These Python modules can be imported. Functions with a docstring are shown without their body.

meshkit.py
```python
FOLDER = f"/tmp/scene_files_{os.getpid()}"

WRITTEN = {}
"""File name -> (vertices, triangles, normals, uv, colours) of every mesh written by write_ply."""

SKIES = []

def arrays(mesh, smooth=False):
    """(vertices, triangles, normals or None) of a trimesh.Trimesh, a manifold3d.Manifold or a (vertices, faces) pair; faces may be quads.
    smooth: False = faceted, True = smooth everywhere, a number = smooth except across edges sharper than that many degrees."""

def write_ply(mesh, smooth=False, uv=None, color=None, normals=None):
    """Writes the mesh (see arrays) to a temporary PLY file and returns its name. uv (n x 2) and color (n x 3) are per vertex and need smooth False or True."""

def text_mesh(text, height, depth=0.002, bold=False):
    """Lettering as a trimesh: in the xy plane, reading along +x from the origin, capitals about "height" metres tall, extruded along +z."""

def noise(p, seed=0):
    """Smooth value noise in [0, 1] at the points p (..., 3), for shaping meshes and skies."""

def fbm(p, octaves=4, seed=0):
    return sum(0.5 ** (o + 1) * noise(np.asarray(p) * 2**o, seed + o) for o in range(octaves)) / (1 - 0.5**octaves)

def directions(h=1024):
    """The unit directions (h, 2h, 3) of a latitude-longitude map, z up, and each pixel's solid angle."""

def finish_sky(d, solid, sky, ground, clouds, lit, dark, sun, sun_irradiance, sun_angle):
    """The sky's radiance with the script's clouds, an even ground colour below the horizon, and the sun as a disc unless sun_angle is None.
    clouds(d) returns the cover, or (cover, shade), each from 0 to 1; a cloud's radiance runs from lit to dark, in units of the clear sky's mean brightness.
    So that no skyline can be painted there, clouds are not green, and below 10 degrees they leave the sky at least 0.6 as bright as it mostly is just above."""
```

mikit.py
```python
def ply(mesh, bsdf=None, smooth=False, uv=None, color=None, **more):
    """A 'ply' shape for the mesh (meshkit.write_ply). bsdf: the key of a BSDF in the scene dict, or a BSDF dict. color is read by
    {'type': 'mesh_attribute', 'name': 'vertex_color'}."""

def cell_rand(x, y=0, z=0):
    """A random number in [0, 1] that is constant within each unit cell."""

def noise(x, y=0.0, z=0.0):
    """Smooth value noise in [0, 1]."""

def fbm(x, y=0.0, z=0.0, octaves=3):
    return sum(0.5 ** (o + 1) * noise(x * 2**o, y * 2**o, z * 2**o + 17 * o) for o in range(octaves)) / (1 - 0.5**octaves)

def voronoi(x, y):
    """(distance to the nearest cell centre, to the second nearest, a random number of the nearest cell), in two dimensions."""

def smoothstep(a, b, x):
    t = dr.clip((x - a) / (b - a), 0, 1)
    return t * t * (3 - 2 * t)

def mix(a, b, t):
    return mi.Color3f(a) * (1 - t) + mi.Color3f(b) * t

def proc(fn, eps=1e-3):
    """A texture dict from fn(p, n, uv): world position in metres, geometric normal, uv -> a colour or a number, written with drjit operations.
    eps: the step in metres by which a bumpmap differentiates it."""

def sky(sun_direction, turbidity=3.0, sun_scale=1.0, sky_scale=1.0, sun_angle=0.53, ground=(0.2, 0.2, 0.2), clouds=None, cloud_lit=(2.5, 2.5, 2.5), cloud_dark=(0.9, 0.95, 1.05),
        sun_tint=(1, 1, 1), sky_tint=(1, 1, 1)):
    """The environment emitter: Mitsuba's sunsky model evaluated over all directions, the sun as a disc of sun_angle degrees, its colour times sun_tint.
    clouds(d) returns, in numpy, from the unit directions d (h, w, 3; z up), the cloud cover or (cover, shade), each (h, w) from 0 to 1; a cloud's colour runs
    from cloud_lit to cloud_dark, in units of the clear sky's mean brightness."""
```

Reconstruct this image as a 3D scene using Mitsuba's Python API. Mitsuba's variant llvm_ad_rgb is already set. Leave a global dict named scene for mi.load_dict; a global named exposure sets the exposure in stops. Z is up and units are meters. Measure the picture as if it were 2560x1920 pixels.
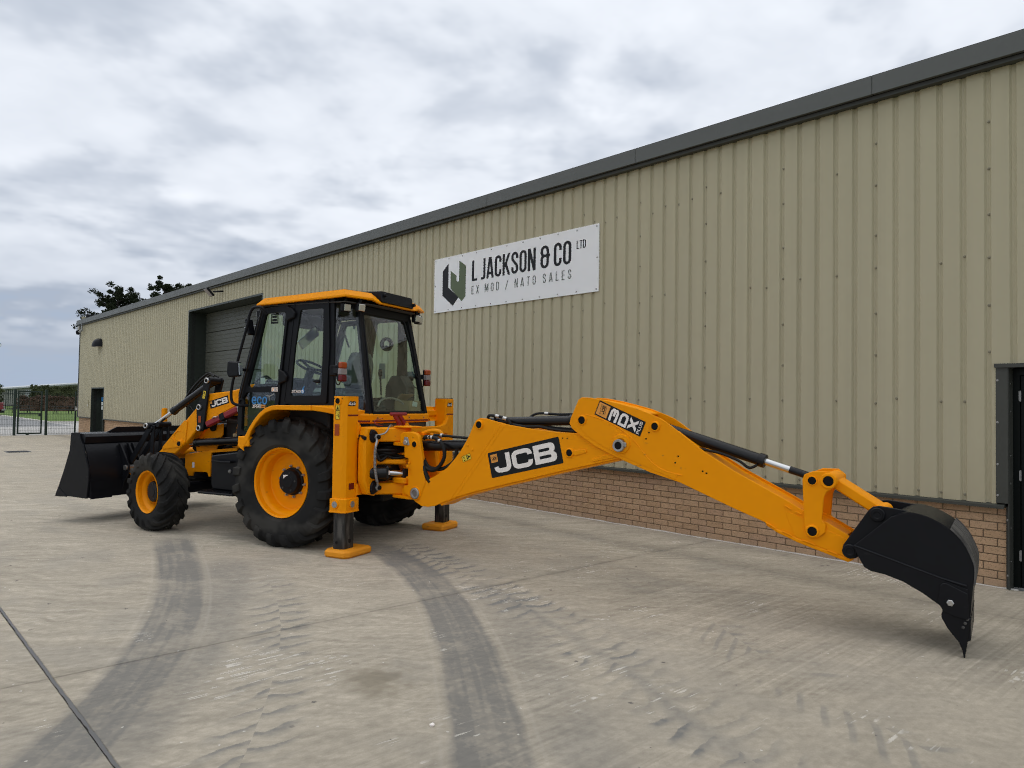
import math, random
import numpy as np, trimesh, shapely, drjit as dr, mitsuba as mi
import mapbox_earcut as earcut
from shapely.geometry import Polygon, LineString, box as sbox
from shapely.ops import unary_union
import mikit, meshkit
from mikit import noise, fbm, smoothstep, mix, cell_rand, proc

# ------------------------------------------------------------------ camera, sky, exposure
scene, labels = {'type': 'scene'}, {}
EYE = np.array([0, 0, 1.6])
FWD = np.array([-0.73580535, 0.67664419, 0.02726024])
UPV = np.array([0.00980967, -0.02960045, 0.99951367])
scene['camera'] = {'type': 'perspective', 'fov': 2 * math.degrees(math.atan(1280 / 1824.117)), 'fov_axis': 'x',
                   'near_clip': 0.05, 'far_clip': 3000.0,
                   'to_world': mi.ScalarTransform4f().look_at(origin=EYE.tolist(), target=(EYE + FWD).tolist(), up=UPV.tolist())}
exposure = 2.5


def clouds(d):
    """an overcast sky: bright veil, grey banks, a blue-grey shelf low down"""
    z = np.clip(d[..., 2], 0.0, 1)
    el = np.degrees(np.arcsin(z))
    az = np.degrees(np.arctan2(d[..., 1], d[..., 0]))
    p = np.stack([d[..., 0] / (z + 0.16), d[..., 1] / (z + 0.16), 0 * z], -1)
    warp = meshkit.fbm(p * 1.3 + 9.1, 3, 5)[..., None] * np.array([0.9, 0.7, 0])
    big = meshkit.fbm(p * [0.75, 0.6, 1] + warp + 3.7, 4, 11)
    mid = meshkit.fbm(p * [2.6, 2.1, 1] + warp * 1.4 + 20.3, 6, 23)
    fine = meshkit.fbm(p * 7.0 + warp * 2, 5, 37)
    base = np.interp(el, [0, 1.2, 2.6, 4.5, 8, 14, 25, 40, 90], [1.00, 1.00, 0.95, 0.82, 0.70, 0.60, 0.61, 0.49, 0.10])
    bank = 0
    for (a, e, w, h, k) in ((163, 26, 13, 5, 0.8), (135, 22, 10, 5, 0.9), (128, 27, 14, 5, 0.75), (169, 13.3, 10, 1.9, 1.35), (160, 10.6, 11, 1.6, 1.25),
                            (149, 16, 8, 3.2, 0.8), (112, 21, 14, 7, 0.7), (60, 20, 30, 9, 0.8), (-20, 24, 40, 10, 0.8), (-110, 18, 40, 8, 0.9), (172, 6.2, 9, 1.1, 0.9)):
        da = (az - a + 180) % 360 - 180
        bank = bank + k * np.exp(-(da / w) ** 2 - ((el - e) / h) ** 2)
    soft = np.clip(bank, 0, 1.2)
    n = mid * 0.6 + fine * 0.4
    dark = np.clip((n + 0.24 * soft - 0.575) / 0.19, 0, 1)
    dark = dark * dark * (3 - 2 * dark)
    puff = np.clip((n - 0.46) / 0.2, 0, 1) * soft
    wisp = meshkit.fbm(p * [11, 9, 1] + warp * 5 + 2.2, 5, 51)
    shade = base + 0.02 + 0.12 * (big - 0.5) + 0.105 * dark + 0.07 * puff + 0.12 * (fine - 0.5) + 0.16 * (wisp - 0.5) * (0.3 + soft)
    return np.ones_like(z), shade


scene['sky'] = mikit.sky((-0.35, -0.25, 0.9), turbidity=3, sun_scale=0.025, sun_angle=30, ground=(0.2, 0.19, 0.17), clouds=clouds,
                         cloud_lit=(2.90, 2.93, 2.97), cloud_dark=(0.62, 0.74, 0.94))

# ------------------------------------------------------------------ materials
def principled(name, color, rough=0.5, two=True, **kw):
    c = color if isinstance(color, dict) else {'type': 'rgb', 'value': list(color)}
    b = {'type': 'principled', 'base_color': c, 'roughness': rough, **kw}
    scene[name] = {'type': 'twosided', 'bsdf': b} if two else b


def bumped(name, color, rough, height, scale=1.0, eps=1e-3, **kw):
    c = color if isinstance(color, dict) else {'type': 'rgb', 'value': list(color)}
    scene[name] = {'type': 'twosided', 'bsdf': {'type': 'bumpmap', 'arbitrary': height, 'scale': scale,
                   'bsdf': {'type': 'principled', 'base_color': c, 'roughness': rough, **kw}}}


# tyre marks left on the concrete: curves y = f(x) in metres
T1 = np.polyfit([-8.96, -7.79, -6.31, -5.59, -4.82, -4.25, -3.89, -3.2], [2.89, 2.58, 2.14, 1.78, 1.42, 1.16, 0.87, 0.30], 3)
T1B = np.polyfit([-7.51, -6.35, -5.56, -4.71, -4.28, -3.6], [2.94, 2.52, 2.14, 1.66, 1.38, 0.90], 2)
T2 = np.polyfit([-6.91, -6.21, -5.68, -4.68, -3.55, -2.97, -2.43, -1.8], [4.36, 4.26, 4.08, 3.56, 2.93, 2.58, 2.19, 1.68], 3)
T3 = np.polyfit([-6.5, -4.39, -3.76, -3.24, -2.74, -2.37, -2.0, -1.7], [4.60, 4.07, 3.89, 3.74, 3.54, 3.42, 3.24, 3.04], 2)
T4 = np.polyfit([-5.84, -5.0, -4.23, -3.63, -3.22], [2.72, 2.34, 2.01, 1.65, 1.35], 2)
T5 = np.polyfit([-2.71, -2.29, -1.91, -1.56, -1.26, -1.08], [4.63, 4.39, 4.14, 3.97, 3.82, 3.75], 2)


def curve(c, x):
    y, g = mi.Float(0), mi.Float(0)
    n = len(c) - 1
    for i, a in enumerate(c):
        y = y * x + float(a)
        if i < n:
            g = g * x + float(a) * (n - i)
    return y, g


def across(c, x, y):
    f, g = curve(c, x)
    k = 1 / dr.sqrt(1 + g * g)
    return (y - f) * k, k, g


def band(v, hw, soft):
    return 1 - smoothstep(hw - soft, hw + soft, dr.abs(v))


def within(x, a, b, s=0.3):
    return smoothstep(a - s, a + s, x) * (1 - smoothstep(b - s, b + s, x))


def lugs(x, v, g, k1, k2, hw, wob):
    u = x * dr.sqrt(1 + g * g) * k1 + dr.abs(v) * k2 + wob + dr.select(v > 0, 0.5, 0.0)
    c = u - dr.floor(u)
    return smoothstep(0.04, 0.13, c) * (1 - smoothstep(0.30, 0.48, c)) * band(v, hw, 0.05)


def hooks(x, v, g, k1, k2, hw, wob):
    """smeared lug prints: a sharp leading edge that fades behind"""
    av = dr.abs(v)
    u = x * dr.sqrt(1 + g * g) * k1 + av * k2 + 9.0 * av * av * dr.select(v > 0, 1.0, 0.7) + wob + dr.select(v > 0, 0.5, 0.0)
    c = u - dr.floor(u)
    return smoothstep(0.0, 0.07, c) * dr.square(1 - smoothstep(0.07, 0.75, c)) * band(v, hw, 0.07)


def concrete_color(p, n, uv):
    x, y = p.x, p.y
    big = fbm(x * 0.55 + 3, y * 0.55, 0.3, 4)
    mid = fbm(x * 3.1, y * 2.3 + 7, 0.7, 4)
    grit = fbm(x * 38, y * 30, 0.2, 4)
    grain = noise(x * 170, y * 170)
    tone = mix((0.298, 0.264, 0.208), (0.366, 0.326, 0.260), big)
    tone = tone * (0.88 + 0.24 * mid) * (0.80 + 0.40 * grit) * (0.95 + 0.10 * grain)
    # broom finish running across the yard
    wob = (noise(x * 0.8, y * 0.8) - 0.5) * 0.5
    bx = x + wob * 0.05
    broom = noise(bx * 44, y * 0.9) * 0.55 + noise(bx * 95, y * 1.7) * 0.45
    keep = 0.22 + 0.78 * smoothstep(0.35, 0.62, fbm(x * 0.9, y * 0.9, 5.0, 3)) * smoothstep(-6.5, -2.0, x)
    tone = tone * (1 + (broom - 0.5) * 0.46 * keep)
    # slurry smeared by turning tyres: short scalloped streaks across the line of travel
    wx, wy = x + 0.5 * fbm(x * 1.5, y * 1.5, 2.0, 3), y + 0.5 * fbm(x * 1.5 + 7, y * 1.5, 3.0, 3)
    left = smoothstep(0.2, -4.0, x) * 0.80 + 0.20
    a, b = 0.68 * x + 0.73 * y, -0.73 * x + 0.68 * y
    wa, wb = a + 0.35 * fbm(a * 2, b * 2, 2.0, 3), b + 0.30 * fbm(a * 2 + 5, b * 2, 3.0, 3)
    st1 = fbm(wa * 3.2, wb * 15.0, 1.0, 4)
    st2 = fbm(wa * 7.0 + 4, wb * 36.0, 6.0, 3)
    zone = smoothstep(0.36, 0.62, fbm(x * 0.8 + 2, y * 0.8, 4.0, 3))
    tone = tone * (1 + (0.5 - st1) * 0.46 * left * (0.45 + 0.55 * zone)) * (1 + (0.5 - st2) * 0.30 * left)
    smear = smoothstep(0.50, 0.70, fbm(wx * 1.6, wy * 3.2, 1.0, 4)) * left
    tone = mix(tone, (0.205, 0.196, 0.178), smear * 0.20)
    # continuous dark tyre bands
    dark = (0.128, 0.127, 0.122)
    patch = 0.66 + 0.34 * smoothstep(0.28, 0.60, fbm(x * 3.4, y * 3.4, 9.0, 5))
    worn = 0.72 + 0.28 * smoothstep(0.30, 0.60, fbm(x * 30, y * 30, 1.5, 3))
    v, k, g = across(T1, x, y)
    vv = v + 0.05 * (fbm(x * 4, y * 4, 3.3, 4) - 0.5)
    a1 = band(vv, 0.190, 0.045) * within(x, -8.7, -2.0, 0.5) * (0.72 + 0.28 * smoothstep(0.2, 0.75, noise(v * 38, x * 1.2))) * patch
    edge1 = band(dr.abs(v) - 0.235, 0.010, 0.010) * within(x, -8.2, -4.6)
    vb, kb, gb = across(T1B, x, y)
    a1b = band(vb + 0.06 * (fbm(x * 5, y * 5, 2.3, 4) - 0.5), 0.18, 0.09) * within(x, -7.2, -2.8, 0.6) * 0.50 * patch
    v2, k2, g2 = across(T2, x, y)
    vv2 = v2 + 0.05 * (fbm(x * 4, y * 4, 7.3, 4) - 0.5)
    a2 = band(vv2, 0.185, 0.035) * within(x, -7.0, -0.4, 0.5) * (0.74 + 0.26 * smoothstep(0.2, 0.75, noise(v2 * 40, x * 1.2))) * patch
    edge2 = band(dr.abs(v2) - 0.235, 0.010, 0.010) * within(x, -6.0, -1.0)
    a2b = band(v2 - 0.40, 0.17, 0.12) * within(x, -4.6, -0.8, 0.9) * 0.38 * patch
    tone = mix(tone, tone * 0.25 + mi.Color3f(dark) * 0.75, dr.clip(dr.maximum(dr.maximum(a1, a1b), dr.maximum(a2, a2b)) * 1.25 * worn, 0, 1))
    tone = mix(tone, (0.41, 0.375, 0.315), dr.clip(edge1 + edge2, 0, 1) * 0.22 * patch)
    # prints of lugged tyres
    w = (fbm(x * 4.5, y * 4.5, 2.0, 4) - 0.5) * 0.9
    v3, k3, g3 = across(T3, x, y)
    v4, k4, g4 = across(T4, x, y)
    v5, k5, g5 = across(T5, x, y)
    pr = hooks(x, v3, g3, 6.0, -3.0, 0.25, w) * within(x, -6.8, -1.0, 0.5)
    core = band(v3 + 0.03 + 0.10 * (fbm(x * 4, y * 4, 1.3, 3) - 0.5), 0.055, 0.06) * within(x, -4.8, -1.6, 0.6) * 0.55 * patch
    pr = dr.maximum(pr, hooks(x, v4, g4, 6.4, -2.5, 0.20, w) * within(x, -6.2, -2.8, 0.5) * 0.65)
    pr5 = lugs(x, v5, g5, 4.6, -4.4, 0.27, w * 0.30) * within(x, -3.0, -0.9, 0.3) * smoothstep(0.42, 0.60, fbm(x * 3.1 + 1, y * 3.1, 6.0, 3))
    fade = 0.30 + 0.70 * smoothstep(0.34, 0.56, fbm(x * 2.1 + 5, y * 2.1, 6.0, 4))
    tone = mix(tone, (0.140, 0.142, 0.139), dr.clip(dr.maximum(pr * fade * 1.25, core), 0, 1) * 0.85 * worn)
    tone = mix(tone, (0.175, 0.172, 0.160), pr5 * 0.52 * worn)
    # scraped, chalky scratches and specks
    sp = smoothstep(0.60, 0.70, fbm(x * 1.7 + 11, y * 2.6, 3.0, 4))
    sc = smoothstep(0.68, 0.80, noise(x * 95 + 0.3 * y, y * 4.5)) * sp * smoothstep(0.35, 0.6, noise(x * 30, y * 26))
    tone = mix(tone, (0.60, 0.575, 0.515), sc * 0.62 * smoothstep(-7.5, -4.0, x))
    s1, s2, sw = mikit.voronoi(x * 7.0, y * 7.0)
    tone = mix(tone, (0.60, 0.58, 0.53), dr.select(sw > 0.93, smoothstep(0.055, 0.03, s1), 0.0) * 0.7)
    tone = mix(tone, (0.10, 0.095, 0.085), dr.select(sw < 0.035, smoothstep(0.06, 0.03, s1 + 0.03 * mid), 0.0) * 0.8)
    # one brown stain and oil drips
    st = smoothstep(0.26, 0.05, dr.sqrt(dr.square((x + 3.62) * 0.8) + dr.square(y - 2.28)) + 0.30 * (fbm(x * 11, y * 11, 0.0, 4) - 0.5))
    tone = mix(tone, (0.175, 0.150, 0.108), st * 0.75 * (0.4 + 0.9 * grit))
    d1, d2, which = mikit.voronoi(x * 4.5, y * 4.5)
    drip = dr.select(which > 0.955, smoothstep(0.12, 0.07, d1 + 0.06 * mid), 0.0) * smoothstep(0.5, 0.6, fbm(x * 0.8, y * 0.8, 8.0, 2))
    tone = mix(tone, (0.10, 0.095, 0.085), drip * 0.8)
    # damp, dirty joint edges, and the darker apron beside the building
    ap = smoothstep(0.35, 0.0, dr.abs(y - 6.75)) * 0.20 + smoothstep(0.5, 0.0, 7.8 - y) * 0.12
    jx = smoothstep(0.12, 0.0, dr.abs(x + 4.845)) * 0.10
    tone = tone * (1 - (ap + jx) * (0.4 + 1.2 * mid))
    return dr.clip(mi.Color3f(tone), 0.02, 0.8)


def concrete_height(p, n, uv):
    x, y = p.x, p.y
    wob = (noise(x * 0.8, y * 0.8) - 0.5) * 0.5
    h = 0.0014 * noise((x + wob * 0.05) * 44, y * 0.9) + 0.0008 * noise((x + wob * 0.05) * 95, y * 1.7)
    return h + 0.0020 * fbm(x * 18, y * 22, 0.0, 4)


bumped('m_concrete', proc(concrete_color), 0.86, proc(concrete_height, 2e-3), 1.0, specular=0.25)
principled('m_joint', (0.055, 0.054, 0.05), 0.95)
principled('m_sealant', (0.12, 0.12, 0.117), 0.9)
principled('m_earth', proc(lambda p, n, uv: mix((0.05, 0.075, 0.02), (0.09, 0.12, 0.03), fbm(p.x * 0.3, p.y * 0.3, 0.0, 4))), 0.95)


def cladding_color(p, n, uv):
    big = fbm(p.x * 0.7, p.z * 0.9, 1.0, 3)
    streak = noise(p.x * 17, p.z * 0.4)
    sheet = cell_rand((p.x + 36.86) / 1.0)
    low = smoothstep(1.7, 0.8, p.z + 0.4 * big)
    c = mix((0.432, 0.396, 0.274), (0.452, 0.414, 0.290), big) * (0.965 + 0.05 * streak) * (0.985 + 0.03 * sheet)
    return mix(c, (0.36, 0.31, 0.21), low * 0.25)


principled('m_cladding', proc(cladding_color), 0.6, specular=0.12)
principled('m_screw', (0.22, 0.20, 0.145), 0.5)
principled('m_trim', proc(lambda p, n, uv: mix((0.034, 0.036, 0.031), (0.050, 0.053, 0.045), fbm(p.x * 1.2, p.y * 1.2, p.z * 3, 3))), 0.55)
principled('m_fascia', proc(lambda p, n, uv: mix((0.080, 0.085, 0.079), (0.092, 0.098, 0.091), fbm(p.x * 0.8, p.z * 6, 0.0, 3)) * (0.97 + 0.06 * cell_rand((p.x + 40) / 3.0))), 0.45)
principled('m_darkgreen', (0.020, 0.027, 0.021), 0.45)
principled('m_blackgreen', (0.004, 0.006, 0.0055), 0.4, specular=0.15)
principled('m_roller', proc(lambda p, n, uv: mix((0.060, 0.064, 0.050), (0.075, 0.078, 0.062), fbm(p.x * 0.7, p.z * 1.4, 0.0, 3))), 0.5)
principled('m_void', (0.012, 0.012, 0.012), 0.9)


def brick_color(p, n, uv):
    bx, bz = p.x / 0.225, p.z / 0.073
    row = dr.floor(bz)
    col = dr.floor(bx + 0.5 * (row - 2 * dr.floor(row / 2)))
    r1, r2 = cell_rand(col, row, 3), cell_rand(col, row, 9)
    c = mix((0.425, 0.280, 0.168), (0.490, 0.330, 0.205), r1)
    c = mix(c, (0.43, 0.285, 0.185), smoothstep(0.7, 0.9, r2) * 0.8)
    g = fbm(p.x * 40, p.z * 70, 0.0, 3)
    pit = smoothstep(0.70, 0.78, noise(p.x * 130, p.z * 180))
    c = c * (0.88 + 0.24 * g) * (1 - 0.30 * pit)
    grime = smoothstep(0.25, 0.0, p.z + 0.12 * fbm(p.x * 3, p.z * 3, 0.0, 3))
    return mix(c, (0.32, 0.25, 0.19), grime * 0.35)


principled('m_brick', proc(brick_color), 0.9, specular=0.2)
principled('m_mortar', proc(lambda p, n, uv: mix((0.16, 0.115, 0.072), (0.21, 0.155, 0.10), fbm(p.x * 20, p.z * 20, 0.0, 3))), 0.95)
principled('m_cement', (0.50, 0.48, 0.44), 0.95)
principled('m_white', (0.81, 0.82, 0.83), 0.45, specular=0.2)
principled('m_whiteprint', (0.82, 0.765, 0.72), 0.4, specular=0.25)
principled('m_blackprint', (0.009, 0.010, 0.012), 0.45, specular=0.2)
principled('m_greenprint', (0.075, 0.105, 0.045), 0.45)
principled('m_greyprint', (0.085, 0.10, 0.09), 0.45)
principled('m_steel', (0.50, 0.50, 0.49), 0.35, metallic=0.9)
principled('m_zinc', (0.36, 0.36, 0.35), 0.5, metallic=0.7)


def yellow_color(p, n, uv):
    g = fbm(p.x * 3.5, p.y * 3.5, p.z * 3.5, 4)
    c = mix((0.840, 0.292, 0.0006), (0.880, 0.312, 0.0012), g)
    scuff = smoothstep(0.74, 0.80, fbm(p.x * 13, p.y * 13, p.z * 21, 4)) * smoothstep(0.5, 0.62, fbm(p.x * 1.6, p.y * 1.6, p.z * 1.6, 2))
    dust = smoothstep(0.55, 0.1, p.z + 0.25 * g)
    c = mix(c, (0.34, 0.15, 0.03), scuff * 0.55)
    return mix(c, (0.52, 0.34, 0.12), dust * 0.22)


def yellow_height(p, n, uv):
    return 0.00035 * fbm(p.x * 7, p.y * 7, p.z * 7, 2) + 0.00004 * noise(p.x * 420, p.y * 420, p.z * 420)


bumped('m_yellow', proc(yellow_color), 0.38, proc(yellow_height, 2e-3), 1.0, specular=0.11)


def black_color(p, n, uv):
    g = fbm(p.x * 6, p.y * 6, p.z * 6, 4)
    wear = smoothstep(0.73, 0.80, fbm(p.x * 16 + 3, p.y * 16, p.z * 30, 4)) * smoothstep(0.52, 0.66, fbm(p.x * 1.9, p.y * 1.9, p.z * 1.9 + 4, 2))
    return mix(mix((0.0055, 0.0060, 0.0080), (0.0085, 0.0092, 0.0118), g), (0.10, 0.095, 0.09), wear * 0.25)


bumped('m_black', proc(black_color), 0.36, proc(lambda p, n, uv: 0.0006 * fbm(p.x * 6, p.y * 6, p.z * 6, 2), 2e-3), 1.0, specular=0.17)
principled('m_satin', (0.0065, 0.0072, 0.0095), 0.45, specular=0.18)
principled('m_rubberhose', (0.007, 0.007, 0.007), 0.5, specular=0.25)
principled('m_barrel', (0.006, 0.006, 0.007), 0.28, specular=0.35)


def tyre_color(p, n, uv):
    g = fbm(p.x * 9, p.y * 9, p.z * 9, 4)
    dust = smoothstep(0.42, 0.70, fbm(p.x * 4, p.y * 4, p.z * 4 + 5, 4))
    return mix(mix((0.011, 0.011, 0.011), (0.020, 0.020, 0.0195), g), (0.085, 0.080, 0.070), dust * 0.40)


bumped('m_tyre', proc(tyre_color), 0.78, proc(lambda p, n, uv: 0.0008 * fbm(p.x * 30, p.y * 30, p.z * 30, 3)), 1.0, specular=0.15)
principled('m_bucketwear', proc(lambda p, n, uv: mix((0.035, 0.034, 0.034), (0.115, 0.110, 0.102), smoothstep(0.3, 0.8, fbm(p.x * 5, p.y * 40, p.z * 5, 4)))), 0.5, specular=0.4)
principled('m_chrome', (0.62, 0.62, 0.62), 0.12, metallic=1.0)
principled('m_pinsteel', (0.22, 0.215, 0.205), 0.45, metallic=0.8)
principled('m_pinhole', (0.006, 0.0055, 0.006), 0.7, specular=0.15)
principled('m_red', (0.230, 0.008, 0.016), 0.35)
principled('m_redprint', (0.150, 0.008, 0.010), 0.4)
principled('m_legsteel', proc(lambda p, n, uv: mix((0.024, 0.024, 0.024), (0.105, 0.10, 0.092), smoothstep(0.42, 0.75, fbm(p.x * 22, p.y * 22, p.z * 3.5, 4)))), 0.42, metallic=0.5)
principled('m_stickeryellow', (0.78, 0.56, 0.03), 0.4)
principled('m_orange', (0.33, 0.050, 0.004), 0.22)
principled('m_orangeprint', (0.72, 0.30, 0.05), 0.4)
principled('m_lampred', (0.12, 0.005, 0.010), 0.18)
principled('m_lampclear', (0.26, 0.235, 0.235), 0.15)
principled('m_reflector', (0.70, 0.70, 0.68), 0.18, metallic=0.8)
principled('m_mirror', (0.60, 0.62, 0.62), 0.06, metallic=1.0)
principled('m_interior', (0.028, 0.030, 0.031), 0.6)
principled('m_liner', (0.050, 0.050, 0.048), 0.8)
principled('m_card', proc(lambda p, n, uv: mix((0.33, 0.24, 0.13), (0.40, 0.30, 0.17), fbm(p.x * 20, p.y * 20, p.z * 20, 3))), 0.85)
principled('m_paper', (0.62, 0.66, 0.62), 0.8)
principled('m_blueprint', (0.045, 0.22, 0.50), 0.4)
bumped('m_plasticwrap', (0.10, 0.115, 0.118), 0.16, proc(lambda p, n, uv: 0.010 * fbm(p.x * 7 + p.z * 5, p.y * 16, p.z * 6, 3), 2e-3), 1.0, specular=0.8)
scene['m_glass'] = {'type': 'thindielectric', 'int_ior': 1.5, 'specular_transmittance': {'type': 'rgb', 'value': [0.70, 0.83, 0.765]}}
scene['m_clearfilm'] = {'type': 'thindielectric', 'int_ior': 1.5}

# ------------------------------------------------------------------ mesh helpers
def numbered(name):
    used = lambda k: k in scene or k in labels or any(s.startswith(k + '__') for s in PREFIX.get(k, ()))
    if name not in TAKEN:
        TAKEN.add(name)
        return name
    i = 1
    while f'{name}_{i:03d}' in TAKEN:
        i += 1
    TAKEN.add(f'{name}_{i:03d}')
    return f'{name}_{i:03d}'


TAKEN, PREFIX = set(), {}


def obj(name, mesh, bsdf, parent=None, smooth=32, **tags):
    """one entry of the scene, under its parent"""
    k = numbered(f'{parent}__{name}' if parent else name)
    if isinstance(mesh, list):
        mesh = join(mesh)
    scene[k] = mikit.ply(mesh, bsdf, smooth)
    if tags:
        labels[k] = tags
    return k


def group(name, parent=None, **tags):
    """a holder without a mesh of its own"""
    k = numbered(f'{parent}__{name}' if parent else name)
    if tags:
        labels[k] = tags
    return k


def TM(v, f):
    return trimesh.Trimesh(np.asarray(v, float), np.asarray(f, int), process=False)


def join(ms):
    return trimesh.util.concatenate([TM(m.vertices, m.faces) for m in ms])


def moved(mesh, fn):
    """the mesh in the world: fn maps local points; flipped if fn mirrors"""
    v = fn(np.asarray(mesh.vertices))
    a, b, c, d = fn(np.array([[0, 0, 0], [1, 0, 0], [0, 1, 0], [0, 0, 1.0]]))
    f = np.asarray(mesh.faces)
    return TM(v, f[:, ::-1] if np.linalg.det(np.stack([b - a, c - a, d - a])) < 0 else f)


def box(lo, hi, bevel=0.0):
    lo, hi = np.minimum(lo, hi).astype(float), np.maximum(lo, hi).astype(float)
    if bevel <= 0:
        m = trimesh.creation.box(bounds=[lo, hi])
        return TM(m.vertices, m.faces)
    b = min(bevel, 0.45 * (hi - lo).min())
    pts = []
    for sx in (0, 1):
        for sy in (0, 1):
            for sz in (0, 1):
                c = np.array([(lo, hi)[s][i] for i, s in enumerate((sx, sy, sz))])
                ins = np.array([(1, -1)[s] for s in (sx, sy, sz)]) * b
                for k in range(3):
                    q = c + ins
                    q[k] = c[k]
                    pts.append(q)
    h = trimesh.convex.convex_hull(np.array(pts))
    return TM(h.vertices, h.faces)


def poly_cap(p):
    return np.asarray(earcut.triangulate_float64(np.ascontiguousarray(p, np.float64), np.array([len(p)], np.uint32))).reshape(-1, 3)


def ring_inset(p, b):
    e = np.roll(p, -1, 0) - p
    e /= np.linalg.norm(e, axis=1, keepdims=True) + 1e-12
    nn = np.stack([-e[:, 1], e[:, 0]], 1)
    n0 = np.roll(nn, 1, 0)
    m = nn + n0
    m /= np.maximum((m * nn).sum(1, keepdims=True), 0.45)
    return p + m * b


def prism(poly, y0, y1, bevel=0.004, axes=(0, 2, 1)):
    """a polygon (a, b) pulled from y0 to y1 along the third axis, edges chamfered; axes: where a, b and y go"""
    p = np.asarray(shapely.geometry.polygon.orient(Polygon(poly), 1.0).exterior.coords)[:-1]
    y0, y1 = min(y0, y1), max(y0, y1)
    b = min(bevel, (y1 - y0) * 0.4)
    n = len(p)
    rings = [(ring_inset(p, b), y0), (p, y0 + b), (p, y1 - b), (ring_inset(p, b), y1)] if b > 0 else [(p, y0), (p, y1)]
    v = np.vstack([np.column_stack([r, np.full(n, y)]) for r, y in rings])
    f = []
    i = np.arange(n)
    j = (i + 1) % n
    for k in range(len(rings) - 1):
        a, c = k * n, (k + 1) * n
        f += [np.stack([a + i, a + j, c + j], 1), np.stack([a + i, c + j, c + i], 1)]
    cap = poly_cap(p)
    f += [cap[:, ::-1], cap + (len(rings) - 1) * n]
    out = np.zeros_like(v)
    out[:, axes[0]], out[:, axes[1]], out[:, axes[2]] = v[:, 0], v[:, 1], v[:, 2]
    f = np.vstack(f)
    m = TM(out, f)
    if m.volume < 0:
        m = TM(out, f[:, ::-1])
    return m


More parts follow.
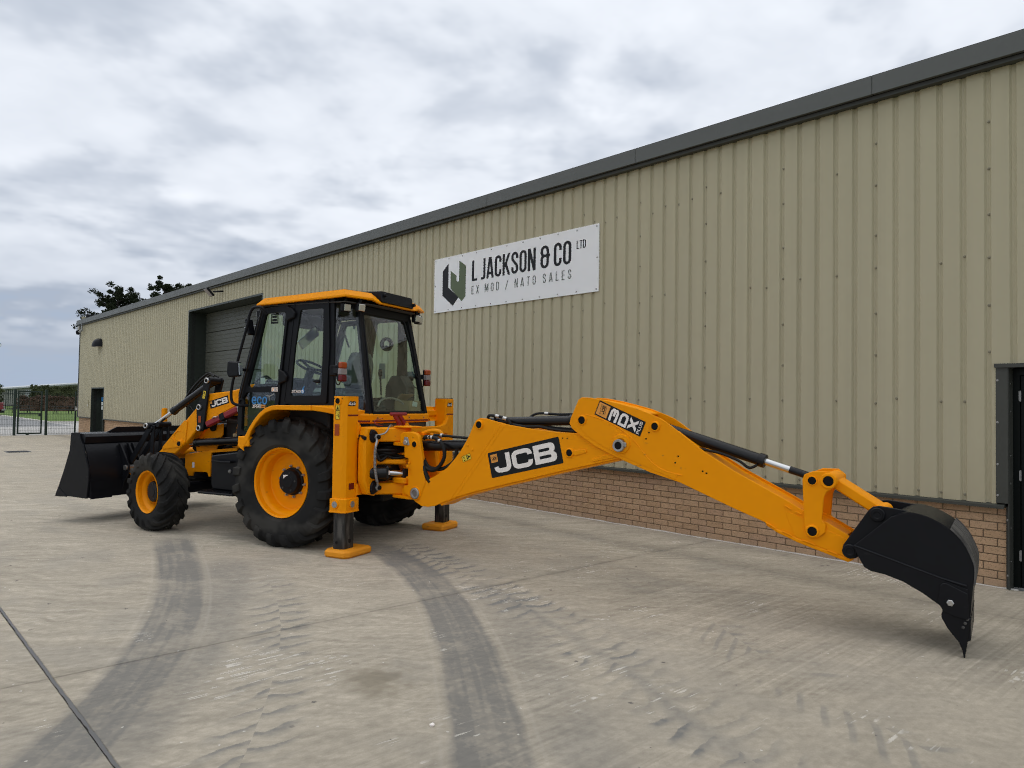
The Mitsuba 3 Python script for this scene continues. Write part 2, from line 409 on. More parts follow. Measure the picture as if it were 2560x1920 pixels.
def plate(shape, y0, y1, axes=(0, 2, 1)):
    """a shapely shape, holes allowed, pulled from y0 to y1"""
    ms = []
    for g in getattr(shape, 'geoms', [shape]):
        m = trimesh.creation.extrude_polygon(g, y1 - y0, engine='earcut')
        v = np.asarray(m.vertices)
        out = np.zeros_like(v)
        out[:, axes[0]], out[:, axes[1]], out[:, axes[2]] = v[:, 0], v[:, 1], v[:, 2] + y0
        t = TM(out, m.faces)
        ms.append(t if t.volume > 0 else TM(out, np.asarray(m.faces)[:, ::-1]))
    return join(ms)


def rounded(poly, r, inner=None, tol=0.0012):
    s = Polygon(poly) if not hasattr(poly, 'buffer') else poly
    s = s.buffer(-r, join_style=1).buffer(r, quad_segs=6)
    q = r if inner is None else inner
    if q:
        s = s.buffer(q, quad_segs=6).buffer(-q, join_style=1, quad_segs=6)
    s = s.simplify(tol)
    return np.asarray(s.exterior.coords)[:-1]


def spline(pts, k=6, closed=False):
    p = np.asarray(pts, float)
    if len(p) < 3:
        return p
    q = np.vstack([2 * p[0] - p[1], p, 2 * p[-1] - p[-2]])
    out = []
    for i in range(1, len(q) - 2):
        for t in np.linspace(0, 1, k, endpoint=False):
            a, b, c, d = q[i - 1:i + 3]
            out.append(0.5 * (2 * b + (c - a) * t + (2 * a - 5 * b + 4 * c - d) * t * t + (3 * b - a - 3 * c + d) * t ** 3))
    out.append(p[-1])
    return np.array(out)


def tube(path, r, n=10, smooth_path=0):
    p = spline(path, smooth_path) if smooth_path else np.asarray(path, float)
    r = np.broadcast_to(r, (len(p),))
    t = np.gradient(p, axis=0)
    t /= np.linalg.norm(t, axis=1, keepdims=True) + 1e-12
    up = np.array([0, 0, 1.0]) if abs(t[0, 2]) < 0.9 else np.array([1.0, 0, 0])
    a = np.cross(t[0], up)
    fr = []
    for k in range(len(p)):
        a = a - t[k] * (a @ t[k])
        a /= np.linalg.norm(a) + 1e-12
        fr.append((a.copy(), np.cross(t[k], a)))
    ang = np.arange(n) * 2 * np.pi / n
    v = np.vstack([p[k] + r[k] * (np.cos(ang)[:, None] * fr[k][0] + np.sin(ang)[:, None] * fr[k][1]) for k in range(len(p))] + [p[:1], p[-1:]])
    f = []
    i = np.arange(n)
    j = (i + 1) % n
    for k in range(len(p) - 1):
        f += [np.stack([k * n + i, k * n + j, (k + 1) * n + j], 1), np.stack([k * n + i, (k + 1) * n + j, (k + 1) * n + i], 1)]
    e = len(p) * n
    f += [np.stack([j, i, i * 0 + e], 1), np.stack([(len(p) - 1) * n + i, (len(p) - 1) * n + j, i * 0 + e + 1], 1)]
    m = TM(v, np.vstack(f))
    return m if m.volume > 0 else TM(v, np.vstack(f)[:, ::-1])


def lathe(profile, origin, axis, n=32):
    """a profile [(radius, along)] turned round an axis"""
    z = np.asarray(axis, float)
    z = z / np.linalg.norm(z)
    a = np.cross(z, [0, 0, 1] if abs(z[2]) < 0.9 else [1, 0, 0])
    a /= np.linalg.norm(a)
    b = np.cross(z, a)
    ang = np.arange(n) * 2 * np.pi / n
    pr = np.asarray(profile, float)
    v = np.vstack([np.asarray(origin, float) + z * h + max(r, 1e-5) * (np.cos(ang)[:, None] * a + np.sin(ang)[:, None] * b) for r, h in pr])
    i = np.arange(n)
    j = (i + 1) % n
    f = []
    for k in range(len(pr) - 1):
        f += [np.stack([k * n + i, k * n + j, (k + 1) * n + j], 1), np.stack([k * n + i, (k + 1) * n + j, (k + 1) * n + i], 1)]
    m = TM(v, np.vstack(f))
    return m if m.volume > 0 else TM(v, np.vstack(f)[:, ::-1])


def rod(p0, p1, r, bevel=0.003, n=24):
    p0, p1 = np.asarray(p0, float), np.asarray(p1, float)
    L = np.linalg.norm(p1 - p0)
    b = min(bevel, 0.4 * r, 0.4 * L)
    return lathe([(0, 0), (r - b, 0), (r, b), (r, L - b), (r - b, L), (0, L)], p0, p1 - p0, n)


def beam(p0, p1, w, h, side=(0, 1, 0), bevel=0.004):
    """a straight bar from p0 to p1, w along 'side', h across"""
    p0, p1 = np.asarray(p0, float), np.asarray(p1, float)
    t = p1 - p0
    L = np.linalg.norm(t)
    t /= L
    s = np.asarray(side, float)
    s = s - t * (s @ t)
    s /= np.linalg.norm(s)
    u = np.cross(t, s)
    m = box((0, -w / 2, -h / 2), (L, w / 2, h / 2), bevel)
    return moved(m, lambda q: p0 + q[:, :1] * t + q[:, 1:2] * s + q[:, 2:] * u)


def quad(a, b, c, d):
    return TM([a, b, c, d], [[0, 1, 2], [0, 2, 3]])


def sheet(p, thick):
    """a flat polygon in space given a small thickness along its normal"""
    p = np.asarray(p, float)
    n = np.cross(p[1] - p[0], p[2] - p[0])
    n /= np.linalg.norm(n)
    x = (p[1] - p[0]) / np.linalg.norm(p[1] - p[0])
    y = np.cross(n, x)
    q = np.stack([(p - p[0]) @ x, (p - p[0]) @ y], 1)
    m = prism(q, -thick / 2, thick / 2, min(0.003, thick * 0.3), axes=(0, 1, 2))
    return moved(m, lambda v: p[0] + v[:, :1] * x + v[:, 1:2] * y + v[:, 2:] * n)


# ------------------------------------------------------------------ lettering built from strokes
def stroke(pts, w, cap=2, join=2):
    return LineString(pts).buffer(w / 2, cap_style=cap, join_style=join, quad_segs=5)


def arc(cx, cy, rx, ry, a0, a1, k=8):
    return [(cx + rx * math.cos(math.radians(a)), cy + ry * math.sin(math.radians(a))) for a in np.linspace(a0, a1, k)]


def narrow_letter(c, w, t):
    """condensed capitals of height 1, width w, stroke t"""
    h = t / 2
    l, r, b, m, u = h, w - h, h, w / 2, 1 - h
    R = (w - t) / 2
    ru = min(R * 1.25, 0.3)
    S = lambda p: stroke(p, t)
    top, bot = arc(m, u - ru, R, ru, 180, 0), arc(m, b + ru, R, ru, 0, -180)
    if c == 'L': return S([(l, 1), (l, b), (w, b)])
    if c == 'J': return S([(r, 1), (r, b + ru)] + arc(m, b + ru, R, ru, 0, -90)[1:] + [(0, b)])
    if c == 'A': return unary_union([S([(h * 0.9, 0), (m - h * 0.35, 1)]), S([(w - h * 0.9, 0), (m + h * 0.35, 1)]), S([(w * 0.25, 0.24), (w * 0.75, 0.24)])]).intersection(sbox(-1, 0, 9, 1))
    if c == 'C': return S([(r, 0.67), (r, u - ru)] + top[::-1][1:] + [(l, b + ru)] + bot[::-1][1:] + [(r, 0.33)])
    if c == 'O': return S([(l, 0.5), (l, u - ru)] + top[1:] + [(r, b + ru)] + bot[1:] + [(l, 0.5)])
    if c == 'K': return unary_union([S([(l, 0), (l, 1)]), S([(l + h, 0.38), (w - h * 0.7, 1.05)]), S([(l + t * 0.9, 0.56), (w - h * 0.6, -0.04)])]).intersection(sbox(-1, 0, 9, 1))
    if c == 'S': return S([(r, 0.70), (r, u - ru)] + top[::-1][1:] + [(l, 0.72), (l + 0.02, 0.64), (r - 0.02, 0.38), (r, 0.30), (r, b + ru)] + bot[1:] + [(l, 0.31)])
    if c == 'N': return unary_union([S([(l, 0), (l, 1)]), S([(r, 0), (r, 1)]), S([(l, 1.02), (r, -0.02)])]).intersection(sbox(-1, 0, 9, 1))
    if c == 'M': return unary_union([S([(l, 0), (l, 1)]), S([(r, 0), (r, 1)]), S([(l, 1.02), (m, 0.2)]), S([(r, 1.02), (m, 0.2)])]).intersection(sbox(-1, 0, 9, 1))
    if c == 'E': return unary_union([S([(w, u), (l, u), (l, b), (w, b)]), S([(l, 0.5), (w * 0.9, 0.5)])])
    if c == 'X': return unary_union([S([(h * 0.8, -0.03), (w - h * 0.8, 1.03)]), S([(w - h * 0.8, -0.03), (h * 0.8, 1.03)])]).intersection(sbox(-1, 0, 9, 1))
    if c == 'D': return S([(l, b), (l, u), (m, u)] + arc(m, u - ru, R, ru, 90, 0)[1:] + [(r, b + ru)] + arc(m, b + ru, R, ru, 0, -90)[1:] + [(l, b), (l, 0.5)])
    if c == 'T': return unary_union([S([(0, u), (w, u)]), S([(m, 0), (m, u)])])
    if c == '/': return S([(h * 0.6, -0.05), (w - h * 0.6, 1.0)])
    if c == '&': return unary_union([S([(r, 0.80), (r, u - ru)] + top[::-1][1:] + [(l, 0.70)] + [(l + 0.03, 0.60), (l + 0.09, 0.55), (w + 0.05, 0.55)]),
                                     S([(l + 0.09, 0.55), (l + 0.02, 0.48), (l, 0.40), (l, b + ru)] + bot[::-1][1:] + [(r, 0.66)])])
    return None


def narrow_text(s, h, w, t, gap, space, widths={}):
    x, out = 0.0, []
    for c in s:
        if c == ' ':
            x += space
            continue
        cw = widths.get(c, w)
        g = narrow_letter(c, cw, t)
        out.append(shapely.affinity.affine_transform(g, [h, 0, 0, h, x * h, 0]))
        x += cw + gap
    return unary_union(out), (x - gap) * h


def wide_jcb():
    """the broad square-shouldered letters, height 1; returns (shape, width)"""
    t = 0.235
    h = t / 2
    def R(p):
        return LineString(p).buffer(h, cap_style=2, join_style=1, quad_segs=8)
    def bend(x0, y0, x1, y1, x2, y2, k=7):
        return [((1 - s) ** 2 * x0 + 2 * s * (1 - s) * x1 + s * s * x2, (1 - s) ** 2 * y0 + 2 * s * (1 - s) * y1 + s * s * y2) for s in np.linspace(0, 1, k)]
    J = R([(0.80, 1), (0.80, 0.35)] + bend(0.80, 0.35, 0.80, h, 0.58, h) + [(0.36, h)] + bend(0.36, h, h, h, h, 0.35))
    J = J.difference(sbox(-1, 0.36, 0.3, 2))
    C = R([(0.95, 0.64)] + bend(0.95, 0.66, 0.95, 1 - h, 0.72, 1 - h) + bend(0.40, 1 - h, h, 1 - h, h, 0.68) + bend(h, 0.32, h, h, 0.40, h) + bend(0.72, h, 0.95, h, 0.95, 0.34) + [(0.95, 0.36)])
    B = unary_union([Polygon([(0, 0), (0.82, 0)] + bend(0.82, 0, 1.12, 0.0, 1.12, 0.28) + bend(1.12, 0.28, 1.12, 0.46, 0.97, 0.515) + bend(0.97, 0.515, 1.08, 0.57, 1.08, 0.74) + bend(1.08, 0.74, 1.08, 1, 0.80, 1) + [(0, 1)])])
    B = B.difference(sbox(0.26, 0.60, 0.72, 0.755).buffer(0.0)).difference(Polygon(bend(0.72, 0.60, 0.81, 0.61, 0.81, 0.678) + bend(0.81, 0.678, 0.81, 0.75, 0.72, 0.755)))
    B = B.difference(sbox(0.26, 0.235, 0.75, 0.395)).difference(Polygon(bend(0.75, 0.235, 0.85, 0.24, 0.85, 0.315) + bend(0.85, 0.315, 0.85, 0.39, 0.75, 0.395)))
    tr = shapely.affinity.translate
    return unary_union([J, tr(C, 1.00), tr(B, 2.16)]), 3.28


def words(text, height, bold=True, sx=1.0, shear=0.0):
    m = meshkit.text_mesh(text, height, 0.001, bold)
    v = np.array(m.vertices)
    v[:, 0] = v[:, 0] * sx + v[:, 1] * shear
    v[:, 0] -= v[:, 0].min()
    return TM(v, m.faces)


def on_plane(mesh, o, ux, uy, lift):
    """a flat mesh in its own xy plane laid on the plane through o spanned by ux, uy (unit), lifted along their normal"""
    o, ux, uy = (np.asarray(a, float) for a in (o, ux, uy))
    n = np.cross(ux, uy)
    n /= np.linalg.norm(n)
    return moved(mesh, lambda v: o + v[:, :1] * ux + v[:, 1:2] * uy + (v[:, 2:] + lift) * n)


def flat(shape, thick=0.0015):
    return plate(shape, 0, thick, axes=(0, 1, 2))

# ------------------------------------------------------------------ the yard
WALLY = 7.742           # outer face of the cladding
BRICKY = 7.80           # face of the brick plinth
yard = 'concrete_yard'
TAKEN.add(yard)
labels[yard] = {'kind': 'structure'}
rng = np.random.default_rng(4)


def slab(x0, x1, y0, y1):
    return box((x0, y0, -0.16), (x1, y1, 0.0), 0.006)


xs = [7.3, 1.2, -4.845, -10.9, -16.95, -23.0, -29.05, -35.75]
rows = [(-16.6, -10.8), (-10.8, -4.96), (-4.96, 0.93), (0.93, 6.735), (6.735, BRICKY + 0.012)]
for (y0, y1) in rows:
    for a, b in zip(xs[:-1], xs[1:]):
        w = 0.008 if y1 == 0.93 else 0.0035
        obj('slab', slab(b + 0.0035, a - 0.0035, y0 + (0.008 if y0 == 0.93 else 0.0035), y1 - w), 'm_concrete', yard, smooth=False)
obj('joint_filler', TM([(xs[-1], -16.6, -0.008), (xs[0], -16.6, -0.008), (xs[0], 7.8, -0.008), (xs[-1], 7.8, -0.008)], [[0, 1, 2], [0, 2, 3]]), 'm_joint', yard, smooth=False)
# sealant squeezed out along the wide joint
zz = np.linspace(-12, 4, 640)
e0 = 0.93 - 0.003 - 0.013 * meshkit.fbm(np.stack([zz * 9, zz * 0, zz * 0], 1), 3)
e1 = 0.93 + 0.003 + 0.011 * meshkit.fbm(np.stack([zz * 9, zz * 0 + 5, zz * 0], 1), 3)
v = np.vstack([np.column_stack([zz, e0, zz * 0 + 0.003]), np.column_stack([zz, e1, zz * 0 + 0.003])])
i = np.arange(len(zz) - 1)
obj('joint_sealant', TM(v, np.vstack([np.stack([i, i + 1, i + 1 + len(zz)], 1), np.stack([i, i + 1 + len(zz), i + len(zz)], 1)])), 'm_sealant', yard, smooth=False)
# ground to the horizon and what lies beyond the fence
obj('ground', TM([(-1500, -1500, -0.20), (1500, -1500, -0.20), (1500, 1500, -0.20), (-1500, 1500, -0.20)], [[0, 1, 2], [0, 2, 3]]), 'm_earth', smooth=False, kind='structure')
principled('m_road', proc(lambda p, n, uv: mix((0.27, 0.265, 0.255), (0.34, 0.33, 0.31), fbm(p.x * 0.5, p.y * 0.5, 0.0, 4))), 0.9)
principled('m_asphalt', proc(lambda p, n, uv: mix((0.15, 0.155, 0.155), (0.19, 0.19, 0.19), fbm(p.x * 0.6, p.y * 0.6, 0.0, 4))), 0.9)
principled('m_grass', proc(lambda p, n, uv: mix((0.055, 0.095, 0.018), (0.095, 0.150, 0.030), fbm(p.x * 1.3, p.y * 1.3, 0.0, 4))), 0.9)
obj('road', box((-72.8, -60, -0.25), (-35.80, 60, -0.012)), 'm_road', smooth=False, kind='structure')
obj('access_lane', box((-72.7, -60, -0.2), (-46.5, 9.6, -0.006)), 'm_asphalt', smooth=False, kind='structure')
obj('lawn', box((-140, -60, -0.3), (-72.9, 60, 0.02)), 'm_grass', smooth=False, kind='structure')
obj('verge', box((-72.7, 9.75, -0.2), (-53.6, 40, 0.05)), 'm_grass', smooth=False, kind='structure')
kb = [obj('kerb', box((-72.7, 9.62, -0.2), (-53.6, 9.74, 0.07), 0.01), 'm_cement', smooth=False, kind='structure'),
      obj('kerb', box((-53.58, 9.62, -0.2), (-53.44, 40, 0.07), 0.01), 'm_cement', smooth=False, kind='structure')]
# loose bits on the concrete
dc = group('drain_cover', label='small dark metal drain cover set flush in the yard near the gate', category='drain cover')
obj('frame', box((-25.55, 3.52, -0.05), (-24.85, 4.12, 0.004), 0.002), 'm_legsteel', dc)
for k in range(7):
    obj('bar', box((-25.50 + k * 0.092, 3.57, 0.004), (-25.44 + k * 0.092, 4.07, 0.010), 0.003), 'm_satin', dc)


def pebble(x, y, r, seed, bs, **tags):
    m = trimesh.creation.icosphere(2, r)
    v = np.array(m.vertices) * (1 + 0.5 * (meshkit.noise(np.array(m.vertices) * 1.4 / r + seed * 7)[:, None] - 0.5))
    v[:, 2] *= 0.6
    obj('stone', TM(v + [x, y, r * 0.4], m.faces), bs, smooth=50, **tags)


pebble(-2.945, 2.205, 0.013, 1, 'm_whiteprint', label='small white stone lying alone on the concrete in the foreground', category='stone')

# ------------------------------------------------------------------ the warehouse
wh = 'warehouse'
TAKEN.add(wh)
labels[wh] = {'label': 'long olive beige ribbed metal warehouse on a brick plinth with dark green eaves', 'category': 'building'}
PH = -3.198            # a trough starts here; one every 0.2 m
TOPZ, SILL = 4.79, 0.762
LX, RX = -36.80, 7.2
openings = [(-34.45, -32.55, 0, 1.97), (-22.99, -17.77, 0, 4.25), (-1.905, -0.75, 0, 2.03)]


def ribs(x0, x1, z0, z1):
    """one sheet of trapezoidal cladding"""
    prof = [(x0, 0.0)]
    k = math.ceil((x0 - PH) / 0.2 - 1)
    while PH + 0.2 * k < x1:
        a = PH + 0.2 * k
        for dx, y in ((0, 0), (0.016, 0.023), (0.028, 0.023), (0.032, 0.021), (0.036, 0.023), (0.044, 0.023), (0.060, 0)):
            if x0 < a + dx < x1:
                prof.append((a + dx, y))
        k += 1
    prof.append((x1, 0.0))
    n = len(prof)
    prof = np.array(prof)
    v = np.vstack([np.column_stack([prof[:, 0], WALLY + prof[:, 1], np.full(n, z)]) for z in (z0, z1)])
    i = np.arange(n - 1)
    return TM(v, np.vstack([np.stack([i, i + 1, i + 1 + n], 1), np.stack([i, i + 1 + n, i + n], 1)]))


cuts = sorted(set([PH + 0.1 + 1.0 * k for k in range(-33, 11)] + [x for o in openings for x in o[:2]] + [LX, RX]))
cuts = [c for c in cuts if LX <= c <= RX]
merged = [cuts[0]]
fixed = [x for o in openings for x in o[:2]] + [LX, RX]
for c in cuts[1:]:
    if c - merged[-1] < 0.12 and c not in fixed:
        continue
    if c - merged[-1] < 0.12 and merged[-1] not in fixed:
        merged[-1] = c
        continue
    merged.append(c)
for a, b in zip(merged[:-1], merged[1:]):
    z0 = SILL
    for o in openings:
        if a >= o[0] - 1e-6 and b <= o[1] + 1e-6:
            z0 = o[3]
    obj('cladding_sheet', ribs(a, b, z0, TOPZ), 'm_cladding', wh, smooth=False)
# screws in the troughs, in rows at the rails
sm = []
for k in range(-168, 52):
    xx = PH + 0.2 * k + 0.036
    lap = k % 5 == 1
    for zr in ((0.82, 1.25, 1.68, 2.12, 2.55, 3.0, 3.42, 3.86, 4.30) if lap else (0.82, 1.68, 3.0, 4.15)):
        u = meshkit.noise(np.array([k * 3.7, zr * 9, 0]))
        if not lap and 1 < zr and u < 0.52:
            continue
        z = zr + (0 if zr < 1 else 0.12 * (meshkit.noise(np.array([k * 1.9, zr * 5, 4.0])) - 0.5))
        if any(o[0] - 0.1 < xx < o[1] + 0.1 and z < o[3] + 0.05 for o in openings) or not LX < xx < RX:
            continue
        sm.append(lathe([(0.0135, 0), (0.0135, 0.003), (0.0095, 0.004), (0.009, 0.013), (0.006, 0.015), (0, 0.015)], (xx, WALLY + 0.022, z), (0, -1, 0), 8))
obj('screw_heads', sm, 'm_screw', wh, kind='stuff')
# eaves: fascia lengths, drip band, roof sheet
fx = [RX] + [RX - 3.0 * k - 1.15 for k in range(0, 15)] + [LX - 0.12]
for a, b in zip(fx[1:], fx[:-1]):
    fp = [(7.615, 4.80), (7.615, 4.992), (7.66, 4.998), (8.3, 5.03), (8.3, 5.0), (7.70, 4.96), (7.66, 4.80)]
    obj('fascia', moved(prism(fp, a + 0.002, b - 0.002, 0.003, axes=(1, 2, 0)), lambda q: q), 'm_fascia', wh, smooth=False)
obj('drip_band', box((LX - 0.1, 7.665, 4.755), (RX, WALLY + 0.02, 4.795)), 'm_trim', wh, smooth=False)
obj('roof', [sheet([(LX - 0.1, 8.2, 5.0), (RX, 8.2, 5.0), (RX, 19.0, 5.95), (LX - 0.1, 19.0, 5.95)], 0.06), sheet([(LX - 0.1, 19.0, 5.95), (RX, 19.0, 5.95), (RX, 30, 5.0), (LX - 0.1, 30, 5.0)], 0.06)], 'm_fascia', wh, smooth=False)
# walls behind the cladding and the far gable
wb = []
for a, b in zip([LX + 0.02, -32.55, -17.77, -0.75], [-34.45, -22.99, -1.905, RX]):
    wb.append(box((a, WALLY + 0.09, 0), (b, WALLY + 0.2, TOPZ + 0.1)))
for o in openings:
    wb.append(box((o[0], WALLY + 0.09, o[3] + 0.02), (o[1], WALLY + 0.2, TOPZ + 0.1)))
wb += [box((LX + 0.02, 7.95, 0), (LX + 0.2, 29.9, 5.3)), box((LX, 29.8, 0), (RX, 30, 4.9)), box((RX - 0.2, 7.95, 0), (RX, 29.9, 5.3))]
obj('inner_wall', wb, 'm_void', wh, smooth=False)
obj('corner_trim', [box((LX - 0.04, WALLY - 0.012, SILL), (LX + 0.10, WALLY - 0.002, TOPZ - 0.03)), box((LX - 0.045, WALLY - 0.012, SILL), (LX - 0.035, 8.6, TOPZ - 0.03))], 'm_trim', wh, smooth=False)
gy = np.arange(7.8, 29.9, 0.2)
gp = np.array([(y + d, x) for y in gy for d, x in ((0, 0), (0.134, 0), (0.15, 0.03), (0.184, 0.03))])
gv = np.vstack([np.column_stack([LX - 0.03 + gp[:, 1], gp[:, 0], np.full(len(gp), z)]) for z in (0.75, 5.2)])
i = np.arange(len(gp) - 1)
obj('gable_sheet', TM(gv, np.vstack([np.stack([i, i + 1, i + 1 + len(gp)], 1), np.stack([i, i + 1 + len(gp), i + len(gp)], 1)])), 'm_cladding', wh, smooth=False)
# sill flashing above the brick
for a, b in ((LX - 0.03, -34.50), (-32.50, -23.06), (-17.70, -1.84), (-0.70, RX)):
    pr = [(WALLY - 0.032, 0.722), (WALLY - 0.032, 0.748), (WALLY + 0.03, 0.770), (BRICKY + 0.03, 0.770), (BRICKY + 0.03, 0.736), (WALLY - 0.026, 0.736), (WALLY - 0.026, 0.722)]
    obj('sill_flashing', prism(pr, a, b, 0.0, axes=(1, 2, 0)), 'm_trim', wh, smooth=False)
# brick plinth: mortar bed, then every brick
spans = [(LX, -34.47), (-32.53, -23.03), (-17.73, -1.84), (-0.75, RX)]
obj('mortar_bed', [box((a, BRICKY + 0.009, 0), (b, BRICKY + 0.10, 0.745)) for a, b in spans], 'm_mortar', wh, smooth=False)
PITCH, LAY = 0.225, 0.073
bricks = []
for row in range(11):
    z0, z1 = row * LAY + 0.0045, (row + 1) * LAY - 0.0045
    off = 0.5 * (row % 2)
    for a, b in spans:
        c0 = math.floor(a / PITCH + off) - 1
        for c in range(c0, math.ceil(b / PITCH + off) + 1):
            x0, x1 = (c - off) * PITCH + 0.005, (c - off + 1) * PITCH - 0.005
            x0, x1 = max(x0, a + 0.003), min(x1, b - 0.003)
            if x1 - x0 < 0.03 or z0 > 0.74:
                continue
            j = 0.0025 * (rng.random() - 0.5)
            bricks.append((abs((x0 + x1) / 2 + 1.9) if x1 < -1.5 else 99, box((x0, BRICKY + j, z0 + 0.001 * (rng.random() - 0.5)), (x1, BRICKY + 0.05, min(z1, 0.735)), 0.003)))
bricks.sort(key=lambda t: t[0])
for _, m in bricks[:300]:
    obj('brick', m, 'm_brick', wh, smooth=False)
obj('brickwork', [m for _, m in bricks[300:]], 'm_brick', wh, smooth=False, kind='stuff')
zz = np.linspace(-17.7, -1.75, 420)
wv = 0.004 + 0.022 * meshkit.fbm(np.stack([zz * 6, zz * 0, zz * 0], 1), 3)
hv = 0.002 + 0.012 * meshkit.fbm(np.stack([zz * 5, zz * 0 + 9, zz * 0], 1), 3)
v = np.vstack([np.column_stack([zz, BRICKY - 0.005 - wv, zz * 0 - 0.001]), np.column_stack([zz, zz * 0 + BRICKY - 0.004, hv])])
i = np.arange(len(zz) - 1)
obj('mortar_skirt', TM(v, np.vstack([np.stack([i, i + 1, i + 1 + len(zz)], 1), np.stack([i, i + 1 + len(zz), i + len(zz)], 1)])), 'm_cement', wh, smooth=False)

# roller door in its deep recess
o = openings[1]
RD = WALLY + 0.52
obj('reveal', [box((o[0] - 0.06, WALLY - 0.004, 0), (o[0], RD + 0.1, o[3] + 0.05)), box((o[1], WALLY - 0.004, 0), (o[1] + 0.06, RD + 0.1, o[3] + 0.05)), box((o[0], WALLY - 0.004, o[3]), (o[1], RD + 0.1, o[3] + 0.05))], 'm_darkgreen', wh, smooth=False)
rdoor = group('roller_door', wh, label='tall olive grey sectional roller door in a dark recess')
ns = 7
hs = o[3] / ns
for k in range(ns):
    z0, z1 = k * hs, (k + 1) * hs
    pr = [(RD + 0.04, z0 + 0.003)]
    nr = 5
    for r_ in range(nr):
        a = z0 + 0.004 + (hs - 0.008) * r_ / nr
        b = z0 + 0.004 + (hs - 0.008) * (r_ + 1) / nr
        pr += [(RD + (0.0 if r_ else 0.008), a), (RD, a + 0.010), (RD, b - 0.014), (RD + 0.007, b - 0.007)]
    pr += [(RD + 0.04, z1 - 0.003)]
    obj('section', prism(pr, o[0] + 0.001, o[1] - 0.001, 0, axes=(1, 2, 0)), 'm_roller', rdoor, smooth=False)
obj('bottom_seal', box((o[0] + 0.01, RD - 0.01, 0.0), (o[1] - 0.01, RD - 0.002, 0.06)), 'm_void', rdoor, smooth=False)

# personnel door far left, recessed, with a printed notice
o = openings[0]
obj('reveal', [box((o[0] - 0.05, WALLY - 0.006, 0), (o[0], WALLY + 0.42, o[3] + 0.05)), box((o[1], WALLY - 0.006, 0), (o[1] + 0.05, WALLY + 0.42, o[3] + 0.05)), box((o[0], WALLY - 0.006, o[3]), (o[1], WALLY + 0.42, o[3] + 0.05))], 'm_darkgreen', wh, smooth=False)
pd = group('door', wh, label='dark green personnel door with a blue and white notice at the far end')
for a, b in ((o[0] + 0.01, -33.62), (-33.61, o[1] - 0.01)):
    obj('leaf', box((a, WALLY + 0.36, 0.02), (b, WALLY + 0.41, o[3] - 0.01), 0.004), 'm_darkgreen' if a < -34 else 'm_blackgreen', pd, smooth=False)
obj('notice', [box((-34.35, WALLY + 0.352, 1.10), (-34.05, WALLY + 0.359, 1.24)), box((-34.35, WALLY + 0.352, 1.28), (-34.05, WALLY + 0.359, 1.42))], 'm_paper', pd, smooth=False)
obj('notice', box((-34.35, WALLY + 0.352, 1.45), (-34.05, WALLY + 0.359, 1.62)), 'm_blueprint', pd, smooth=False)
obj('handle', rod((-33.70, WALLY + 0.30, 1.02), (-33.86, WALLY + 0.30, 1.02), 0.012), 'm_steel', pd)

# personnel door at the right edge
o = openings[2]
D2 = WALLY + 0.13
obj('frame_trim', [box((-1.905, WALLY - 0.010, 0.772), (-1.812, WALLY + 0.004, 1.996)), box((-1.915, WALLY - 0.026, 1.996), (-0.70, WALLY + 0.03, 2.032)),
                   box((-1.838, BRICKY - 0.020, 0), (-1.812, BRICKY + 0.06, 0.74)), box((-1.816, WALLY + 0.003, 0), (-1.806, D2 + 0.05, 1.996)),
                   box((-0.84, WALLY - 0.010, 0), (-0.75, WALLY + 0.03, 1.996))], 'm_trim', wh, smooth=False)
sd = group('door', wh, label='near-black steel door at the right edge with silver hinges')
obj('frame', [box((-1.806, D2, 0), (-1.752, D2 + 0.06, 1.99)), box((-1.752, D2, 1.93), (-0.84, D2 + 0.06, 1.99))], 'm_blackgreen', sd, smooth=False)
obj('leaf', box((-1.748, D2 + 0.012, 0.01), (-0.84, D2 + 0.055, 1.925), 0.003), 'm_blackgreen', sd, smooth=False)
for z in (0.30, 1.02, 1.74):
    obj('hinge', [rod((-1.750, D2 + 0.004, z - 0.05), (-1.750, D2 + 0.004, z + 0.05), 0.006), box((-1.760, D2 - 0.003, z - 0.045), (-1.742, D2 - 0.001, z + 0.045))], 'm_zinc', sd)
obj('handle', rod((-0.95, D2 - 0.04, 1.02), (-1.08, D2 - 0.04, 1.02), 0.011), 'm_steel', sd)
obj('threshold', box((-1.80, D2 - 0.02, -0.01), (-0.84, D2 + 0.06, 0.012)), 'm_zinc', sd, smooth=False)
ts = []
for z in (0.84, 1.12, 1.50, 1.88):
    ts.append(lathe([(0.010, 0), (0.010, 0.002), (0.006, 0.003), (0.005, 0.007), (0, 0.008)], (-1.893, WALLY - 0.010, z), (0, -1, 0), 8))
for z in (0.12, 0.62):
    ts.append(lathe([(0.010, 0), (0.010, 0.002), (0.006, 0.003), (0.005, 0.007), (0, 0.008)], (-1.826, BRICKY - 0.020, z), (0, -1, 0), 8))
for z in (0.25, 0.55, 0.95, 1.2, 1.6, 1.85):
    ts.append(lathe([(0.006, 0), (0.006, 0.002), (0, 0.006)], (-1.806, WALLY + 0.05, z), (1, 0, 0), 8))
obj('trim_screws', ts, 'm_zinc', wh)

# ------------------------------------------------------------------ fixtures on the warehouse
sg = group('company_sign', label='long white company sign with a black and green emblem fixed high on the warehouse wall', category='sign')
SX0, SX1, SZ0, SZ1 = -10.483, -6.652, 3.187, 4.143
SW_, SH_ = SX1 - SX0, SZ1 - SZ0
SY_ = WALLY - 0.018
obj('board', box((SX0, SY_, SZ0), (SX1, WALLY - 0.003, SZ1), 0.002), 'm_white', sg, smooth=False)


def sign_put(shape, x, z, key, bs):
    for g in sorted(getattr(shape, 'geoms', [shape]), key=lambda g: g.bounds[0]):
        obj(key, on_plane(flat(g, 0.002), (SX0 + x, SY_, SZ0 + z), (1, 0, 0), (0, 0, 1), 0.001), bs, sg, smooth=False)


